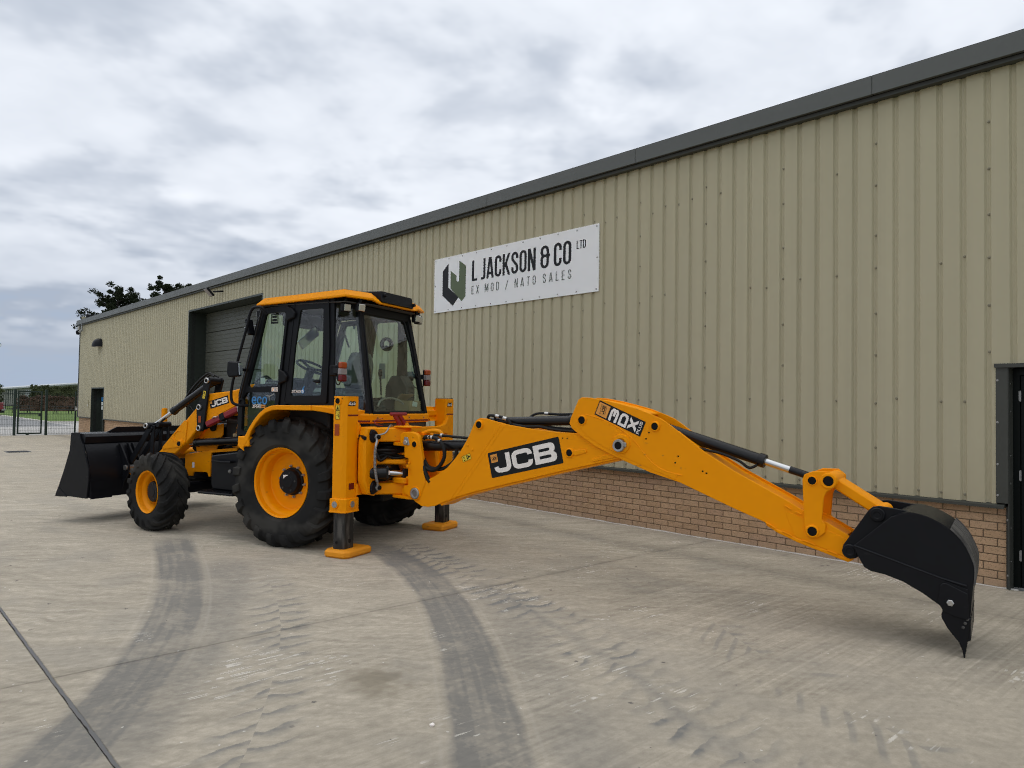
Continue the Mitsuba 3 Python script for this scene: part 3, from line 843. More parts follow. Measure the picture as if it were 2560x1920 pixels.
big = {'L': 0.30, 'J': 0.24, 'A': 0.40, 'C': 0.36, 'K': 0.40, 'S': 0.36, 'O': 0.365, 'N': 0.385, '&': 0.40}
tt, tw = narrow_text('L JACKSON & CO', 0.345, 0.36, 0.115, 0.065, 0.17, big)
k = 2.255 / tw
sign_put(shapely.affinity.scale(tt, k, 1, origin=(0, 0)), 1.055, 0.455, 'letter', 'm_blackprint')
tt, tw = narrow_text('LTD', 0.118, 0.36, 0.10, 0.07, 0.2, {'L': 0.30})
sign_put(shapely.affinity.scale(tt, 0.175 / tw, 1, origin=(0, 0)), 3.415, 0.650, 'letter', 'm_blackprint')
sml = {'E': 0.34, 'X': 0.42, 'M': 0.52, 'O': 0.40, 'D': 0.40, '/': 0.42, 'N': 0.42, 'A': 0.46, 'T': 0.38, 'S': 0.40, 'L': 0.34}
tt, tw = narrow_text('EX MOD / NATO SALES', 0.140, 0.4, 0.095, 0.40, 0.52, sml)
sign_put(shapely.affinity.scale(tt, 2.265 / tw, 1, origin=(0, 0)), 1.050, 0.235, 'letter', 'm_greyprint')
# emblem: a black L-shaped bar and a green J-shaped bar
ub = Polygon([(0.245, 0.64), (0.418, 0.775), (0.418, 0.300), (0.735, 0.080), (0.565, -0.075), (0.245, 0.155)])
ug = Polygon([(0.487, 0.620), (0.660, 0.510), (0.660, 0.410), (0.715, 0.375), (0.740, 0.395), (0.740, 0.790), (0.935, 0.665), (0.935, 0.075), (0.825, -0.010), (0.487, 0.275)])
fit = lambda g: shapely.affinity.affine_transform(g, [0.93, 0, 0, 0.88, 0.02, 0.155])
sign_put(fit(ub), 0, 0, 'emblem', 'm_blackprint')
sign_put(fit(ug), 0, 0, 'emblem', 'm_greenprint')
ss = []
for k in range(11):
    for z in (0.035, SH_ - 0.035):
        ss.append(lathe([(0.011, 0), (0.011, 0.002), (0.006, 0.003), (0.005, 0.006), (0, 0.007)], (SX0 + 0.04 + (SW_ - 0.08) * k / 10, SY_, SZ0 + z), (0, -1, 0), 8))
for x in (0.03, SW_ - 0.03):
    ss.append(lathe([(0.011, 0), (0.011, 0.002), (0.006, 0.003), (0.005, 0.006), (0, 0.007)], (SX0 + x, SY_, SZ0 + SH_ / 2), (0, -1, 0), 8))
obj('screw_heads', ss, 'm_legsteel', sg)

# half-dome wall light, security cameras, floodlight, keypad
wl = group('wall_light', label='black half-dome wall light high on the plain end of the warehouse', category='wall light')
v, f = [], []
nu, nv = 14, 9
for a in range(nu):
    for b in range(nv):
        th, ph = math.pi * a / (nu - 1), (math.pi / 2) * b / (nv - 1)
        v.append((-33.25 + 0.34 * math.cos(th) * max(0, math.cos(ph)) ** 0.6, WALLY - 0.01 - 0.30 * max(0, math.sin(th)) ** 0.8 * max(0, math.cos(ph)) ** 0.7, 3.68 + 0.33 * math.sin(ph)))
for a in range(nu - 1):
    for b in range(nv - 1):
        p = a * nv + b
        f += [(p, p + nv, p + nv + 1), (p, p + nv + 1, p + 1)]
obj('hood', TM(v, f), 'm_satin', wl, smooth=50)
obj('lens', box((-33.50, WALLY - 0.20, 3.66), (-33.00, WALLY - 0.02, 3.69), 0.01), 'm_lampclear', wl)
fl = group('floodlight', label='black floodlight on a bracket above the roller door', category='floodlight')
obj('bracket', [beam((-20.32, WALLY, 4.61), (-20.40, WALLY - 0.26, 4.57), 0.035, 0.035)], 'm_satin', fl)
obj('lamp_head', beam((-20.46, WALLY - 0.44, 4.66), (-20.46, WALLY - 0.24, 4.46), 0.26, 0.05, side=(1, 0, 0), bevel=0.012), 'm_satin', fl)
obj('lens', beam((-20.465, WALLY - 0.45, 4.63), (-20.465, WALLY - 0.28, 4.455), 0.21, 0.02, side=(1, 0, 0), bevel=0.004), 'm_lampclear', fl)
for k, (x, lab) in enumerate(((-36.62, 'dark hanging security camera at the far corner of the warehouse'), (-36.05, 'pale slim security camera just right of the dark corner camera'))):
    sc_ = group('security_camera', label=lab, category='camera')
    obj('mount', rod((x, WALLY - 0.09, 4.72), (x, WALLY - 0.09, 4.56), 0.035), 'm_zinc' if k else 'm_cement', sc_)
    obj('housing', lathe([(0, 0), (0.05, 0.0), (0.075, 0.05), (0.085, 0.14), (0.05, 0.20), (0, 0.20)], (x, WALLY - 0.12, 4.36), (0, 0, 1), 16) if k == 0 else beam((x, WALLY - 0.06, 4.56), (x, WALLY - 0.20, 4.42), 0.09, 0.09, bevel=0.012), 'm_satin' if k == 0 else 'm_zinc', sc_)
kp = group('door_entry_panel', label='slim pale entry panel on the wall left of the far door', category='entry panel')
obj('casing', box((-34.98, WALLY - 0.03, 1.18), (-34.88, WALLY - 0.002, 1.50), 0.008), 'm_cladding', kp)
obj('buzzer', box((-34.96, WALLY - 0.036, 1.22), (-34.90, WALLY - 0.030, 1.30), 0.003), 'm_white', kp)
bo = group('bollard', label='yellow steel bollard standing beside the roller door opening', category='bollard')
obj('post', lathe([(0, 0), (0.085, 0), (0.085, 1.28), (0.07, 1.31), (0, 1.315)], (-23.5, 7.27, 0), (0, 0, 1), 20), 'm_yellow', bo)
obj('base_plate', box((-23.66, 7.11, 0), (-23.34, 7.43, 0.012), 0.003), 'm_yellow', bo)

# ------------------------------------------------------------------ the backhoe loader: wheels, chassis, loader, cab
BL = 'backhoe_loader'
TAKEN.add(BL)
labels[BL] = {'label': 'yellow backhoe loader with black cab standing on stabilisers in front of the warehouse', 'category': 'backhoe loader'}
TH = math.radians(-158.3)
ORG = np.array([-7.9393, 4.4977, 0.0])
FW, LF = np.array([math.cos(TH), math.sin(TH), 0]), np.array([-math.sin(TH), math.cos(TH), 0])
ZU = np.array([0, 0, 1.0])


def MF(v):
    """machine frame: x forward from the rear axle, y to the left, z up"""
    v = np.asarray(v)
    return ORG + v[:, :1] * FW + v[:, 1:2] * LF + v[:, 2:] * ZU


def part(name, mesh, bsdf, parent=BL, smooth=32, **tags):
    mesh = join(mesh) if isinstance(mesh, list) else mesh
    return obj(name, moved(mesh, MF), bsdf, parent, smooth, **tags)


def mirror(mesh):
    return moved(mesh, lambda v: v * [1, -1, 1])


def both(name, mesh, bsdf, parent=BL, **kw):
    mesh = join(mesh) if isinstance(mesh, list) else mesh
    part(name, mesh, bsdf, parent, **kw)
    part(name, mirror(mesh), bsdf, parent, **kw)


def pin(p, ydir, r=0.034, boss=0.052, parent=BL, bs='m_yellow', head='m_pinhole', out=0.014):
    """a pivot pin end with its welded boss, standing on a side plate"""
    p = np.asarray(p, float)
    a = np.array([0, ydir, 0.0])
    part('pin_boss', lathe([(r + 0.002, 0.0), (boss, 0.0), (boss, out * 0.6), (boss - 0.006, out), (r + 0.002, out), (r + 0.002, out * 0.4)], p, a, 28), bs, parent)
    part('pin', lathe([(0, out * 0.75), (r - 0.004, out * 0.75), (r, out * 0.6), (r, 0)], p, a, 28), head, parent)


def tyre(R, W, rr, lug, N, seed):
    """carcass and lugs of a bar-treaded tyre round the y axis"""
    w, Rc = W / 2, R - lug
    prof = [(rr - 0.004, -w * 0.66), (rr + 0.012, -w * 0.78), (rr + 0.05, -w * 0.93), ((rr + Rc) / 2, -w), (Rc - 0.085, -w * 0.99), (Rc - 0.04, -w * 0.93), (Rc - 0.016, -w * 0.84), (Rc - 0.004, -w * 0.5), (Rc, 0)]
    prof += [(r, -h) for r, h in prof[-2::-1]]
    carc = lathe(prof, (0, 0, 0), (0, 1, 0), 72)
    cp = np.array([(w * 0.02, Rc), (w * 0.5, Rc - 0.004), (w * 0.80, Rc - 0.012), (w * 0.93, Rc - 0.036), (w * 0.99, Rc - 0.080), (w * 1.0, Rc - 0.115)])
    cl = np.concatenate([[0], np.cumsum(np.linalg.norm(np.diff(cp, axis=0), axis=1))])
    cl /= cl[-1]
    out = [carc]
    rg = np.random.default_rng(seed)
    us = np.linspace(0, 1, 11)
    for s in (-1, 1):
        for i in range(N):
            a0 = 2 * math.pi * (i + (0.5 if s > 0 else 0)) / N
            v = []
            for k, u in enumerate(us):
                y, r = np.interp(u, cl, cp[:, 0]), np.interp(u, cl, cp[:, 1])
                y2, r2 = np.interp(min(u + 0.02, 1), cl, cp[:, 0]) - np.interp(max(u - 0.02, 0), cl, cp[:, 0]), np.interp(min(u + 0.02, 1), cl, cp[:, 1]) - np.interp(max(u - 0.02, 0), cl, cp[:, 1])
                nn = np.array([-r2, y2]) / math.hypot(y2, r2)
                h = lug * (1.0 if u < 0.72 else 1.0 - 0.55 * (u - 0.72) / 0.28)
                ang = a0 + (0.30 * min(u, 0.62) / 0.62 + 0.10 * max(0, u - 0.62)) * (0.70 / R)
                hw = (0.027 + 0.026 * min(u / 0.7, 1)) * R / 0.71
                for q, (dw, dh) in enumerate(((-1.25, -0.006), (-0.82, h), (0.82, h), (1.25, -0.006))):
                    rr_, yy = r + nn[1] * dh, y + nn[0] * dh
                    aa = ang + dw * hw / R
                    v.append((rr_ * math.cos(aa), s * yy, rr_ * math.sin(aa)))
            f = []
            for k in range(len(us) - 1):
                for q in range(3):
                    a, b = k * 4 + q, k * 4 + q + 1
                    f += [(a, b, b + 4), (a, b + 4, a + 4)]
            e = (len(us) - 1) * 4
            f += [(0, 2, 1), (0, 3, 2), (e, e + 1, e + 2), (e, e + 2, e + 3)]
            m = TM(v, f)
            out.append(m if m.volume > 0 else TM(v, np.array(f)[:, ::-1]))
    return join(out)


def wheel(x, side, R, W, rr, lug, N, yc, disc, hub_r, hub_out, nb, seed, rear, steer=0.0, lean=0.0):
    wk = group('wheel', BL)
    ca, sa = math.cos(steer), math.sin(steer)

    def place(m):
        v = np.array(m.vertices)
        v[:, 1] *= side
        f = np.asarray(m.faces)[:, ::-1] if side < 0 else m.faces
        v = np.column_stack([v[:, 0] * ca - v[:, 1] * sa, v[:, 0] * sa + v[:, 1] * ca, v[:, 2]])
        return TM(v + [x, side * yc, R - 0.012], f)
    w = W / 2
    part('tyre', place(tyre(R, W, rr, lug, N, seed)), 'm_tyre', wk, smooth=28)
    fl = w * 0.80
    part('rim', place(lathe([(rr - 0.010, fl - 0.06), (rr - 0.004, fl - 0.004), (rr + 0.012, fl + 0.012), (rr + 0.016, fl + 0.004), (rr + 0.004, fl - 0.012), (rr + 0.004, fl - 0.05)], (0, 0, 0), (0, 1, 0), 64)), 'm_yellow', wk)
    part('rim_barrel', place(lathe([(rr - 0.010, fl - 0.055), (rr - 0.030, fl - 0.075), (rr - 0.045, fl - 0.10), (rr - 0.050, disc + 0.012), (rr - 0.062, disc + 0.004), (hub_r * 1.5, disc + 0.002), (hub_r * 1.3, disc), (0, disc)], (0, 0, 0), (0, 1, 0), 64)), 'm_yellow', wk)
    part('rim_barrel', place(lathe([(rr - 0.02, -fl), (rr - 0.05, -fl + 0.05), (rr - 0.05, disc - 0.02), (0, disc - 0.02)], (0, 0, 0), (0, 1, 0), 48)), 'm_yellow', wk)
    hp = [(hub_r * 1.12, disc), (hub_r * 1.1, disc + 0.018), (hub_r, disc + 0.026), (hub_r * 0.985, hub_out - 0.014), (hub_r * 0.93, hub_out), (hub_r * 0.5, hub_out + 0.004), (hub_r * 0.46, hub_out + 0.010), (0, hub_out + 0.010)]
    part('hub', place(lathe(hp, (0, 0, 0), (0, 1, 0), 40)), 'm_satin', wk)
    for k in range(nb):
        a = 2 * math.pi * (k + 0.25) / nb
        c = np.array([math.cos(a), 0, math.sin(a)]) * hub_r * 1.24
        part('wheel_bolt', place(join([lathe([(0.017, 0), (0.017, 0.014), (0.013, 0.018), (0, 0.018)], c + [0, disc, 0], (0, 1, 0), 6), lathe([(0.009, 0.015), (0.009, 0.034), (0, 0.036)], c + [0, disc, 0], (0, 1, 0), 10)])), 'm_zinc' if rear else 'm_satin', wk)
    for k in range(5):
        a = 2 * math.pi * (k + 0.4) / 5
        c = np.array([math.cos(a), 0, math.sin(a)]) * hub_r * 0.72
        part('hub_plug', place(lathe([(0.012, 0), (0.012, 0.006), (0, 0.006)], c + [0, hub_out, 0], (0, 1, 0), 8)), 'm_legsteel', wk)
    if rear and side > 0:
        part('tag', place(on_plane(flat(sbox(-0.032, -0.02, 0.032, 0.02)), (0.035, hub_out + 0.004, 0.055), (-1, 0, 0.05), (0.05, 0, 1), 0.001)), 'm_whiteprint', wk)
    return wk


for side in (1, -1):
    wheel(0.0, side, 0.715, 0.44, 0.368, 0.038, 20, 0.835, -0.015, 0.138, 0.065, 10, 3, True)
for side in (1, -1):
    wheel(2.075, side, 0.478, 0.33, 0.243, 0.026, 18, 0.895, -0.05, 0.128, 0.070, 8, 5, False, steer=math.radians(-10.5))

# chassis
part('chassis', [box((-0.85, -0.33, 0.48), (1.75, 0.33, 0.92), 0.02), box((1.7, -0.28, 0.55), (2.30, 0.28, 0.90), 0.02), box((0.35, -0.24, 0.36), (1.15, 0.24, 0.5), 0.03)], 'm_satin')
part('axle', [rod((0, -0.80, 0.70), (0, 0.80, 0.70), 0.11), lathe([(0, -0.2), (0.15, -0.16), (0.2, 0), (0.15, 0.16), (0, 0.2)], (0, 0, 0.70), (0, 1, 0), 24)], 'm_satin')
part('axle', [beam((2.075, -0.80, 0.47), (2.075, 0.80, 0.47), 0.14, 0.13, side=(1, 0, 0), bevel=0.02), rod((2.075, 0.60, 0.33), (2.075, 0.60, 0.62), 0.06), rod((2.075, -0.60, 0.33), (2.075, -0.60, 0.62), 0.06), rod((1.0, 0.0, 0.42), (2.1, 0.0, 0.46), 0.045), rod((2.19, -0.7, 0.5), (2.19, 0.7, 0.5), 0.025)], 'm_satin')
part('engine_block', [box((0.95, -0.30, 0.88), (1.62, 0.30, 1.40), 0.03), rod((1.28, 0.36, 1.10), (1.28, 0.36, 1.24), 0.055), rod((1.12, 0.34, 1.30), (1.5, 0.34, 1.33), 0.03)], 'm_interior')
part('oil_filter', rod((1.30, 0.40, 1.06), (1.30, 0.40, 1.18), 0.05, 0.01), 'm_card')
part('bonnet', box((1.00, -0.36, 1.40), (1.80, 0.36, 1.56), 0.04), 'm_yellow')
part('front_grille', box((1.75, -0.36, 0.92), (2.16, 0.36, 1.28), 0.04), 'm_satin')
part('side_panel', prism([(1.97, 1.07), (1.97, 1.20), (1.54, 1.30), (1.54, 1.16), (1.60, 1.10)], 0.385, 0.405, 0.004), 'm_yellow')
part('side_panel', mirror(prism([(1.97, 1.07), (1.97, 1.20), (1.54, 1.30), (1.54, 1.16), (1.60, 1.10)], 0.385, 0.405, 0.004)), 'm_yellow')
lowp = rounded([(2.19, 0.885), (1.70, 0.965), (1.27, 1.005), (1.29, 0.965), (1.725, 0.925), (1.735, 0.62), (1.76, 0.62), (1.79, 0.675), (2.03, 0.665), (2.05, 0.61), (2.13, 0.615), (2.19, 0.72)], 0.008)
both('side_frame', prism(lowp, 0.39, 0.415, 0.004), 'm_yellow')
both('side_panel', prism(rounded([(2.0, 0.925), (2.02, 1.005), (1.80, 1.05), (1.62, 1.03), (1.66, 0.97)], 0.01), 0.375, 0.40, 0.004), 'm_yellow')
both('loader_tower', [prism(rounded([(1.42, 1.00), (1.36, 1.16), (1.30, 1.45), (1.27, 1.78), (1.05, 1.80), (1.02, 1.0)], 0.02), 0.34, 0.375, 0.004), box((1.24, 0.375, 1.0), (1.29, 0.415, 1.42), 0.006)], 'm_yellow')
part('warning_label', on_plane(flat(sbox(0, 0, 0.045, 0.07)), (2.055, 0.4155, 0.72), (-1, 0, 0), (0, 0, 1), 0.001), 'm_whiteprint')
# fuel tank and step under the cab door
tk = group('fuel_tank', BL)
part('tank', prism(rounded([(1.24, 0.935), (0.64, 1.015), (0.64, 0.53), (1.21, 0.545), (1.235, 0.60)], 0.015), 0.36, 0.85, 0.012), 'm_black', tk)
part('step', [box((0.74, 0.62, 0.50), (1.29, 0.99, 0.525), 0.006)] + [box((0.76 + 0.05 * k, 0.64, 0.525), (0.775 + 0.05 * k, 0.97, 0.535), 0.002) for k in range(11)], 'm_satin', tk)
part('step', [box((0.86, 0.85, 0.868), (1.16, 0.92, 0.885), 0.004)] + [box((0.87 + 0.03 * k, 0.86, 0.885), (0.882 + 0.03 * k, 0.915, 0.893), 0.002) for k in range(10)], 'm_satin', tk)
part('filler_cap', lathe([(0.022, 0), (0.022, 0.010), (0.016, 0.012), (0.016, 0.02), (0.010, 0.022), (0, 0.012)], (0.925, 0.85, 0.765), (0, 1, 0), 18), 'm_pinsteel', tk)
part('data_plate', box((0.80, 0.851, 0.73), (0.835, 0.854, 0.80), 0.001), 'm_whiteprint', tk)
part('battery_box', box((0.66, -0.84, 0.53), (1.24, -0.38, 0.98), 0.015), 'm_black')
part('hose', tube([(1.55, 0.36, 0.99), (1.3, 0.37, 1.04), (1.05, 0.4, 1.0), (0.8, 0.42, 1.1)], 0.018, 8, 6), 'm_rubberhose')
part('hose', tube([(1.22, 0.40, 1.02), (1.10, 0.50, 1.0), (1.0, 0.52, 1.10), (0.98, 0.45, 1.25)], 0.016, 8, 6), 'm_rubberhose')

# loader arms
def cylinder(name, p0, p1, mid, rb, rrod, parent=BL, red=False):
    """a hydraulic ram: barrel from p0 to the fraction mid, bright rod to p1, an eye at each end"""
    p0, p1 = np.asarray(p0, float), np.asarray(p1, float)
    t = (p1 - p0) / np.linalg.norm(p1 - p0)
    L = np.linalg.norm(p1 - p0)
    c = group(name, parent)
    part('barrel', join([rod(p0 + t * 0.02, p0 + t * (mid * L), rb, 0.006), rod(p0 + t * (mid * L - 0.045), p0 + t * (mid * L + 0.004), rb + 0.007, 0.003), rod(p0 - [0, 0.035, 0], p0 + [0, 0.035, 0], rb * 0.95, 0.004)]), 'm_barrel', c)
    part('rod', rod(p0 + t * (mid * L), p1 - t * rrod, rrod, 0.001), 'm_chrome', c)
    part('rod_eye', rod(p1 - [0, 0.035, 0], p1 + [0, 0.035, 0], rrod * 1.6, 0.004), 'm_barrel', c)
    return c


arm_poly = rounded([(1.05, 1.745), (1.24, 1.705), (1.60, 1.672), (1.79, 1.52), (2.46, 0.925), (2.86, 0.66), (3.02, 0.70), (3.04, 0.60), (2.94, 0.52), (2.72, 0.55), (2.23, 0.905), (2.185, 0.895), (2.00, 1.02), (1.77, 1.245), (1.65, 1.285), (1.30, 1.46), (1.15, 1.52), (1.05, 1.535)], 0.012)
for side in (1, -1):
    la = group('loader_arm', BL)
    S = (lambda m: m) if side > 0 else mirror
    part('arm', S(prism(arm_poly, 0.44, 0.58, 0.012)), 'm_yellow', la)
    part('doubler_plate', S(prism(rounded([(2.44, 0.945), (2.02, 1.325), (1.955, 1.33), (1.985, 1.06), (2.02, 1.0), (2.10, 0.985), (2.26, 0.965)], 0.02), 0.58, 0.590, 0.004)), 'm_yellow', la)
    part('weld_bead', S(tube([(2.215, 0.592, 1.10), (2.17, 0.592, 1.06), (2.19, 0.592, 1.13), (2.13, 0.592, 1.19), (2.08, 0.592, 1.19)], 0.006, 6, 5)), 'm_yellow', la)
    part('pin_boss', S(lathe([(0, 0.0), (0.05, 0.0), (0.05, 0.012), (0.036, 0.016), (0.036, 0.022), (0, 0.022)], (2.065, 0.59, 1.035), (0, 1, 0), 24)), 'm_yellow', la)
    part('pin', S(lathe([(0.03, 0.0), (0.03, 0.026), (0, 0.026)], (2.075, 0.59, 1.035), (0, 1, 0), 24)), 'm_pinhole', la)
    # lever pair with cross tube
    lev = rounded([(1.535, 1.84), (1.56, 1.875), (1.62, 1.878), (1.655, 1.85), (1.69, 1.66), (1.765, 1.52), (1.772, 1.46), (1.755, 1.24), (1.72, 1.195), (1.655, 1.205), (1.635, 1.30), (1.575, 1.71)], 0.025)
    for y0 in (0.592, 0.405):
        part('lever', S(prism(lev, y0, y0 + 0.028, 0.005)), 'm_satin', la)
    part('cross_tube', S(rod((1.595, 0.40, 1.83), (1.595, 0.625, 1.83), 0.045)), 'm_satin', la)
    for (px, pz, r_) in ((1.59, 1.83, 0.036), (1.712, 1.50, 0.036), (1.708, 1.24, 0.036)):
        part('pin', S(lathe([(0.022, 0.022), (r_ - 0.006, 0.026), (r_, 0.02), (r_, 0.0)], (px, 0.62, pz), (0, 1, 0), 24)), 'm_steel', la)
        part('pin_core', S(lathe([(0, 0.020), (0.024, 0.020), (0.024, 0.0)], (px, 0.62, pz), (0, 1, 0), 20)), 'm_pinhole', la)
    # tilt ram, lift ram, locking strut
    mk = (lambda p: p) if side > 0 else (lambda p: (p[0], -p[1], p[2]))
    cylinder('tilt_ram', mk((1.62, 0.515, 1.81)), mk((2.66, 0.515, 1.245)), 0.66, 0.046, 0.025, la)
    cylinder('lift_ram', mk((1.02, 0.50, 1.115)), mk((2.07, 0.50, 1.035)), 0.83, 0.048, 0.026, la)
    part('strut', S(rod((1.70, 0.555, 1.245), (1.05, 0.555, 1.50), 0.030)), 'm_satin', la)
    for a, b in ((0.16, 0.50), (0.62, 0.95)):
        p0, p1 = np.array([1.70, 0.60, 1.245]), np.array([1.05, 0.60, 1.50])
        part('locking_strut', S(beam(p0 + (p1 - p0) * a, p0 + (p1 - p0) * b, 0.07, 0.075, bevel=0.014)), 'm_red', la)
    part('strut_clip', S(beam((1.36, 0.60, 1.375), (1.29, 0.60, 1.405), 0.074, 0.088, bevel=0.006)), 'm_satin', la)
    part('strut_clip', S(tube([(1.47, 0.64, 1.365), (1.43, 0.65, 1.385), (1.40, 0.64, 1.385), (1.38, 0.645, 1.40)], 0.007, 6, 4)), 'm_steel', la)
    part('strut_eye', S(lathe([(0.026, 0.0), (0.026, 0.03), (0.046, 0.03), (0.046, 0.0)], (1.05, 0.59, 1.495), (0, 1, 0), 24)), 'm_steel', la)
    part('hose', S(tube([(1.62, 0.50, 1.88), (1.72, 0.48, 1.93), (1.90, 0.47, 1.84), (2.06, 0.47, 1.70), (2.13, 0.48, 1.60), (2.12, 0.50, 1.545)], 0.014, 8, 6)), 'm_rubberhose', la)
    part('hose', S(tube([(1.60, 0.44, 1.88), (1.74, 0.44, 1.91), (1.92, 0.44, 1.80), (2.05, 0.45, 1.67), (2.14, 0.46, 1.56), (2.10, 0.48, 1.50)], 0.012, 8, 6)), 'm_rubberhose', la)
    part('hose', S(tube([(2.10, 0.44, 1.50), (2.02, 0.44, 1.44), (1.94, 0.46, 1.47), (1.85, 0.48, 1.56)], 0.011, 8, 6)), 'm_rubberhose', la)
    # bucket link: two-legged lever between arm and bucket back
    part('bucket_link', S(join([beam((2.62, y, 1.24), (3.00, y, 0.76), 0.028, 0.085, bevel=0.008) for y in (0.44, 0.585)] + [beam((2.60, y, 1.25), (2.62, y, 0.80), 0.022, 0.06, bevel=0.006) for y in (0.45, 0.57)] + [beam((2.49, 0.44, 1.27), (2.47, 0.44, 0.95), 0.022, 0.05, bevel=0.006), rod((2.49, 0.41, 1.265), (2.49, 0.60, 1.265), 0.035), rod((2.66, 0.40, 1.245), (2.66, 0.62, 1.245), 0.042), beam((2.49, 0.50, 1.265), (2.66, 0.50, 1.245), 0.10, 0.06)])), 'm_satin', la)
    part('pin', S(lathe([(0.02, 0.02), (0.032, 0.022), (0.036, 0.016), (0.036, 0)], (2.67, 0.62, 1.245), (0, 1, 0), 20)), 'm_steel', la)
    if side > 0:
        jcb, jw = wide_jcb()
        ux = np.array([-0.305, 0, 0.075]); ux /= np.linalg.norm(ux)
        uy = np.array([0.075, 0, 0.305]); uy /= np.linalg.norm(uy)
        W_, H_ = 0.318, 0.098
        o_ = np.array([1.567, 0.5805, 1.482])
        part('decal', on_plane(flat(sbox(0, 0, W_, H_).buffer(-0.004).buffer(0.004)), o_, ux, uy, 0.001), 'm_blackprint', la)
        sc_ = 0.070
        part('decal_lettering', on_plane(flat(shapely.affinity.affine_transform(jcb, [sc_ * 1.22, 0, 0, sc_, 0.026, 0.014])), o_, ux, uy, 0.003), 'm_whiteprint', la)
        part('decal_badge', on_plane(flat(sbox(0.012, 0.058, 0.042, 0.088)), o_, ux, uy, 0.0035), 'm_orangeprint', la)
        part('warning_label', on_plane(flat(sbox(0, 0, 0.042, 0.095)), (1.668, 0.6205, 1.612), (-0.95, 0, -0.12), (-0.2, 0, 0.98), 0.001), 'm_stickeryellow', la)
        part('warning_symbol', on_plane(flat(unary_union([Polygon([(0.008, 0.056), (0.034, 0.056), (0.021, 0.084)]).exterior.buffer(0.003), stroke([(0.01, 0.04), (0.03, 0.03), (0.02, 0.012)], 0.006)])), (1.668, 0.6205, 1.612), (-0.95, 0, -0.12), (-0.2, 0, 0.98), 0.003), 'm_blackprint', la)
        part('reflector', box((1.682, 0.6205, 1.31), (1.728, 0.626, 1.392), 0.002), 'm_orange', la)
part('cross_member', rod((2.45, -0.44, 0.88), (2.45, 0.44, 0.88), 0.07), 'm_yellow')
part('hose', tube([(1.6, 0.2, 1.66), (1.3, 0.28, 1.72), (1.1, 0.3, 1.78), (0.9, 0.3, 1.74)], 0.018, 8, 6), 'm_rubberhose')
part('hose', tube([(1.45, 0.25, 1.68), (1.15, 0.34, 1.77), (1.0, 0.36, 1.80), (0.85, 0.4, 1.72)], 0.015, 8, 6), 'm_rubberhose')

# front bucket
fb = group('loader_bucket', BL)
sidep = rounded([(3.70, 0.335), (3.66, 0.42), (3.55, 0.66), (3.445, 0.92), (3.425, 1.145), (3.285, 1.155), (3.19, 1.0), (3.10, 0.775), (3.06, 0.70), (3.055, 0.55), (3.085, 0.325), (3.45, 0.335)], 0.006)
for y in (1.10, -1.125):
    part('side_plate', prism(sidep, y, y + 0.025, 0.004), 'm_black', fb)
for s in (1, -1):
    part('side_wear_plate', prism([(3.70, 0.325), (3.64, 0.44), (3.47, 0.335), (3.47, 0.325)], s * 1.126 - 0.008, s * 1.126 + 0.008, 0.003), 'm_black', fb)
bkp = [(3.36, 1.14), (3.24, 1.05), (3.175, 0.99), (3.13, 0.89), (3.095, 0.79), (3.068, 0.70), (3.055, 0.61), (3.058, 0.53), (3.065, 0.44), (3.08, 0.345)]
inner = [(x + 0.02, z + 0.004) for x, z in bkp][::-1]
part('shell', prism(bkp + inner, -1.10, 1.10, 0.0), 'm_black', fb, smooth=40)
part('floor', prism([(3.07, 0.335), (3.72, 0.325), (3.72, 0.345), (3.07, 0.36)], -1.10, 1.10, 0.0), 'm_black', fb)
part('lower_wear_strip', prism([(3.050, 0.535), (3.072, 0.535), (3.085, 0.335), (3.058, 0.330)], -1.095, 1.095, 0.003), 'm_black', fb)
part('lower_wear_strip', prism([(3.046, 0.41), (3.06, 0.41), (3.06, 0.318), (3.046, 0.318)], 0.80, 1.09, 0.003), 'm_black', fb)
part('top_bar', prism(rounded([(3.185, 1.015), (3.17, 1.10), (3.21, 1.135), (3.40, 1.15), (3.40, 1.13), (3.26, 1.09), (3.24, 1.015)], 0.008), -1.10, 1.10, 0.0), 'm_black', fb)
sp = [(0.76, 1.13), (0.58, 1.212), (-0.58, 1.212), (-0.76, 1.13)]
part('spill_guard', prism(sp, 3.30, 3.318, 0.003, axes=(1, 2, 0)), 'm_black', fb)
part('cutting_edge', box((3.60, -1.12, 0.318), (3.715, 1.12, 0.338), 0.004), 'm_black', fb)
rib = [(3.20, 1.02), (3.115, 0.99), (3.03, 0.86), (2.955, 0.75), (2.935, 0.68), (2.95, 0.60), (3.03, 0.50), (3.06, 0.36), (3.08, 0.36), (3.07, 0.55), (3.08, 0.75), (3.16, 0.99)]
for y in (0.645, 0.525, -0.525, -0.645):
    part('hinge_rib', prism(rounded(rib, 0.01), y - 0.012, y + 0.012, 0.003), 'm_black', fb)
for y in (0.46, -0.46):
    part('hinge_plate', prism(rounded(rib, 0.01), y - 0.012, y + 0.012, 0.003), 'm_black', fb)
for s in (1, -1):
    part('hinge_pin', rod((2.985, s * 0.42, 0.69), (2.985, s * 0.68, 0.69), 0.035), 'm_pinsteel', fb)

def pane(p):
    """a single sheet of glass over a flat outline"""
    p = np.asarray(p, float)
    n = np.cross(p[1] - p[0], p[2] - p[0])
    x = (p[1] - p[0]) / np.linalg.norm(p[1] - p[0])
    y = np.cross(n / np.linalg.norm(n), x)
    return TM(p, poly_cap(np.stack([(p - p[0]) @ x, (p - p[0]) @ y], 1)))


# cab
cab = group('cab', BL)
YS = 0.72


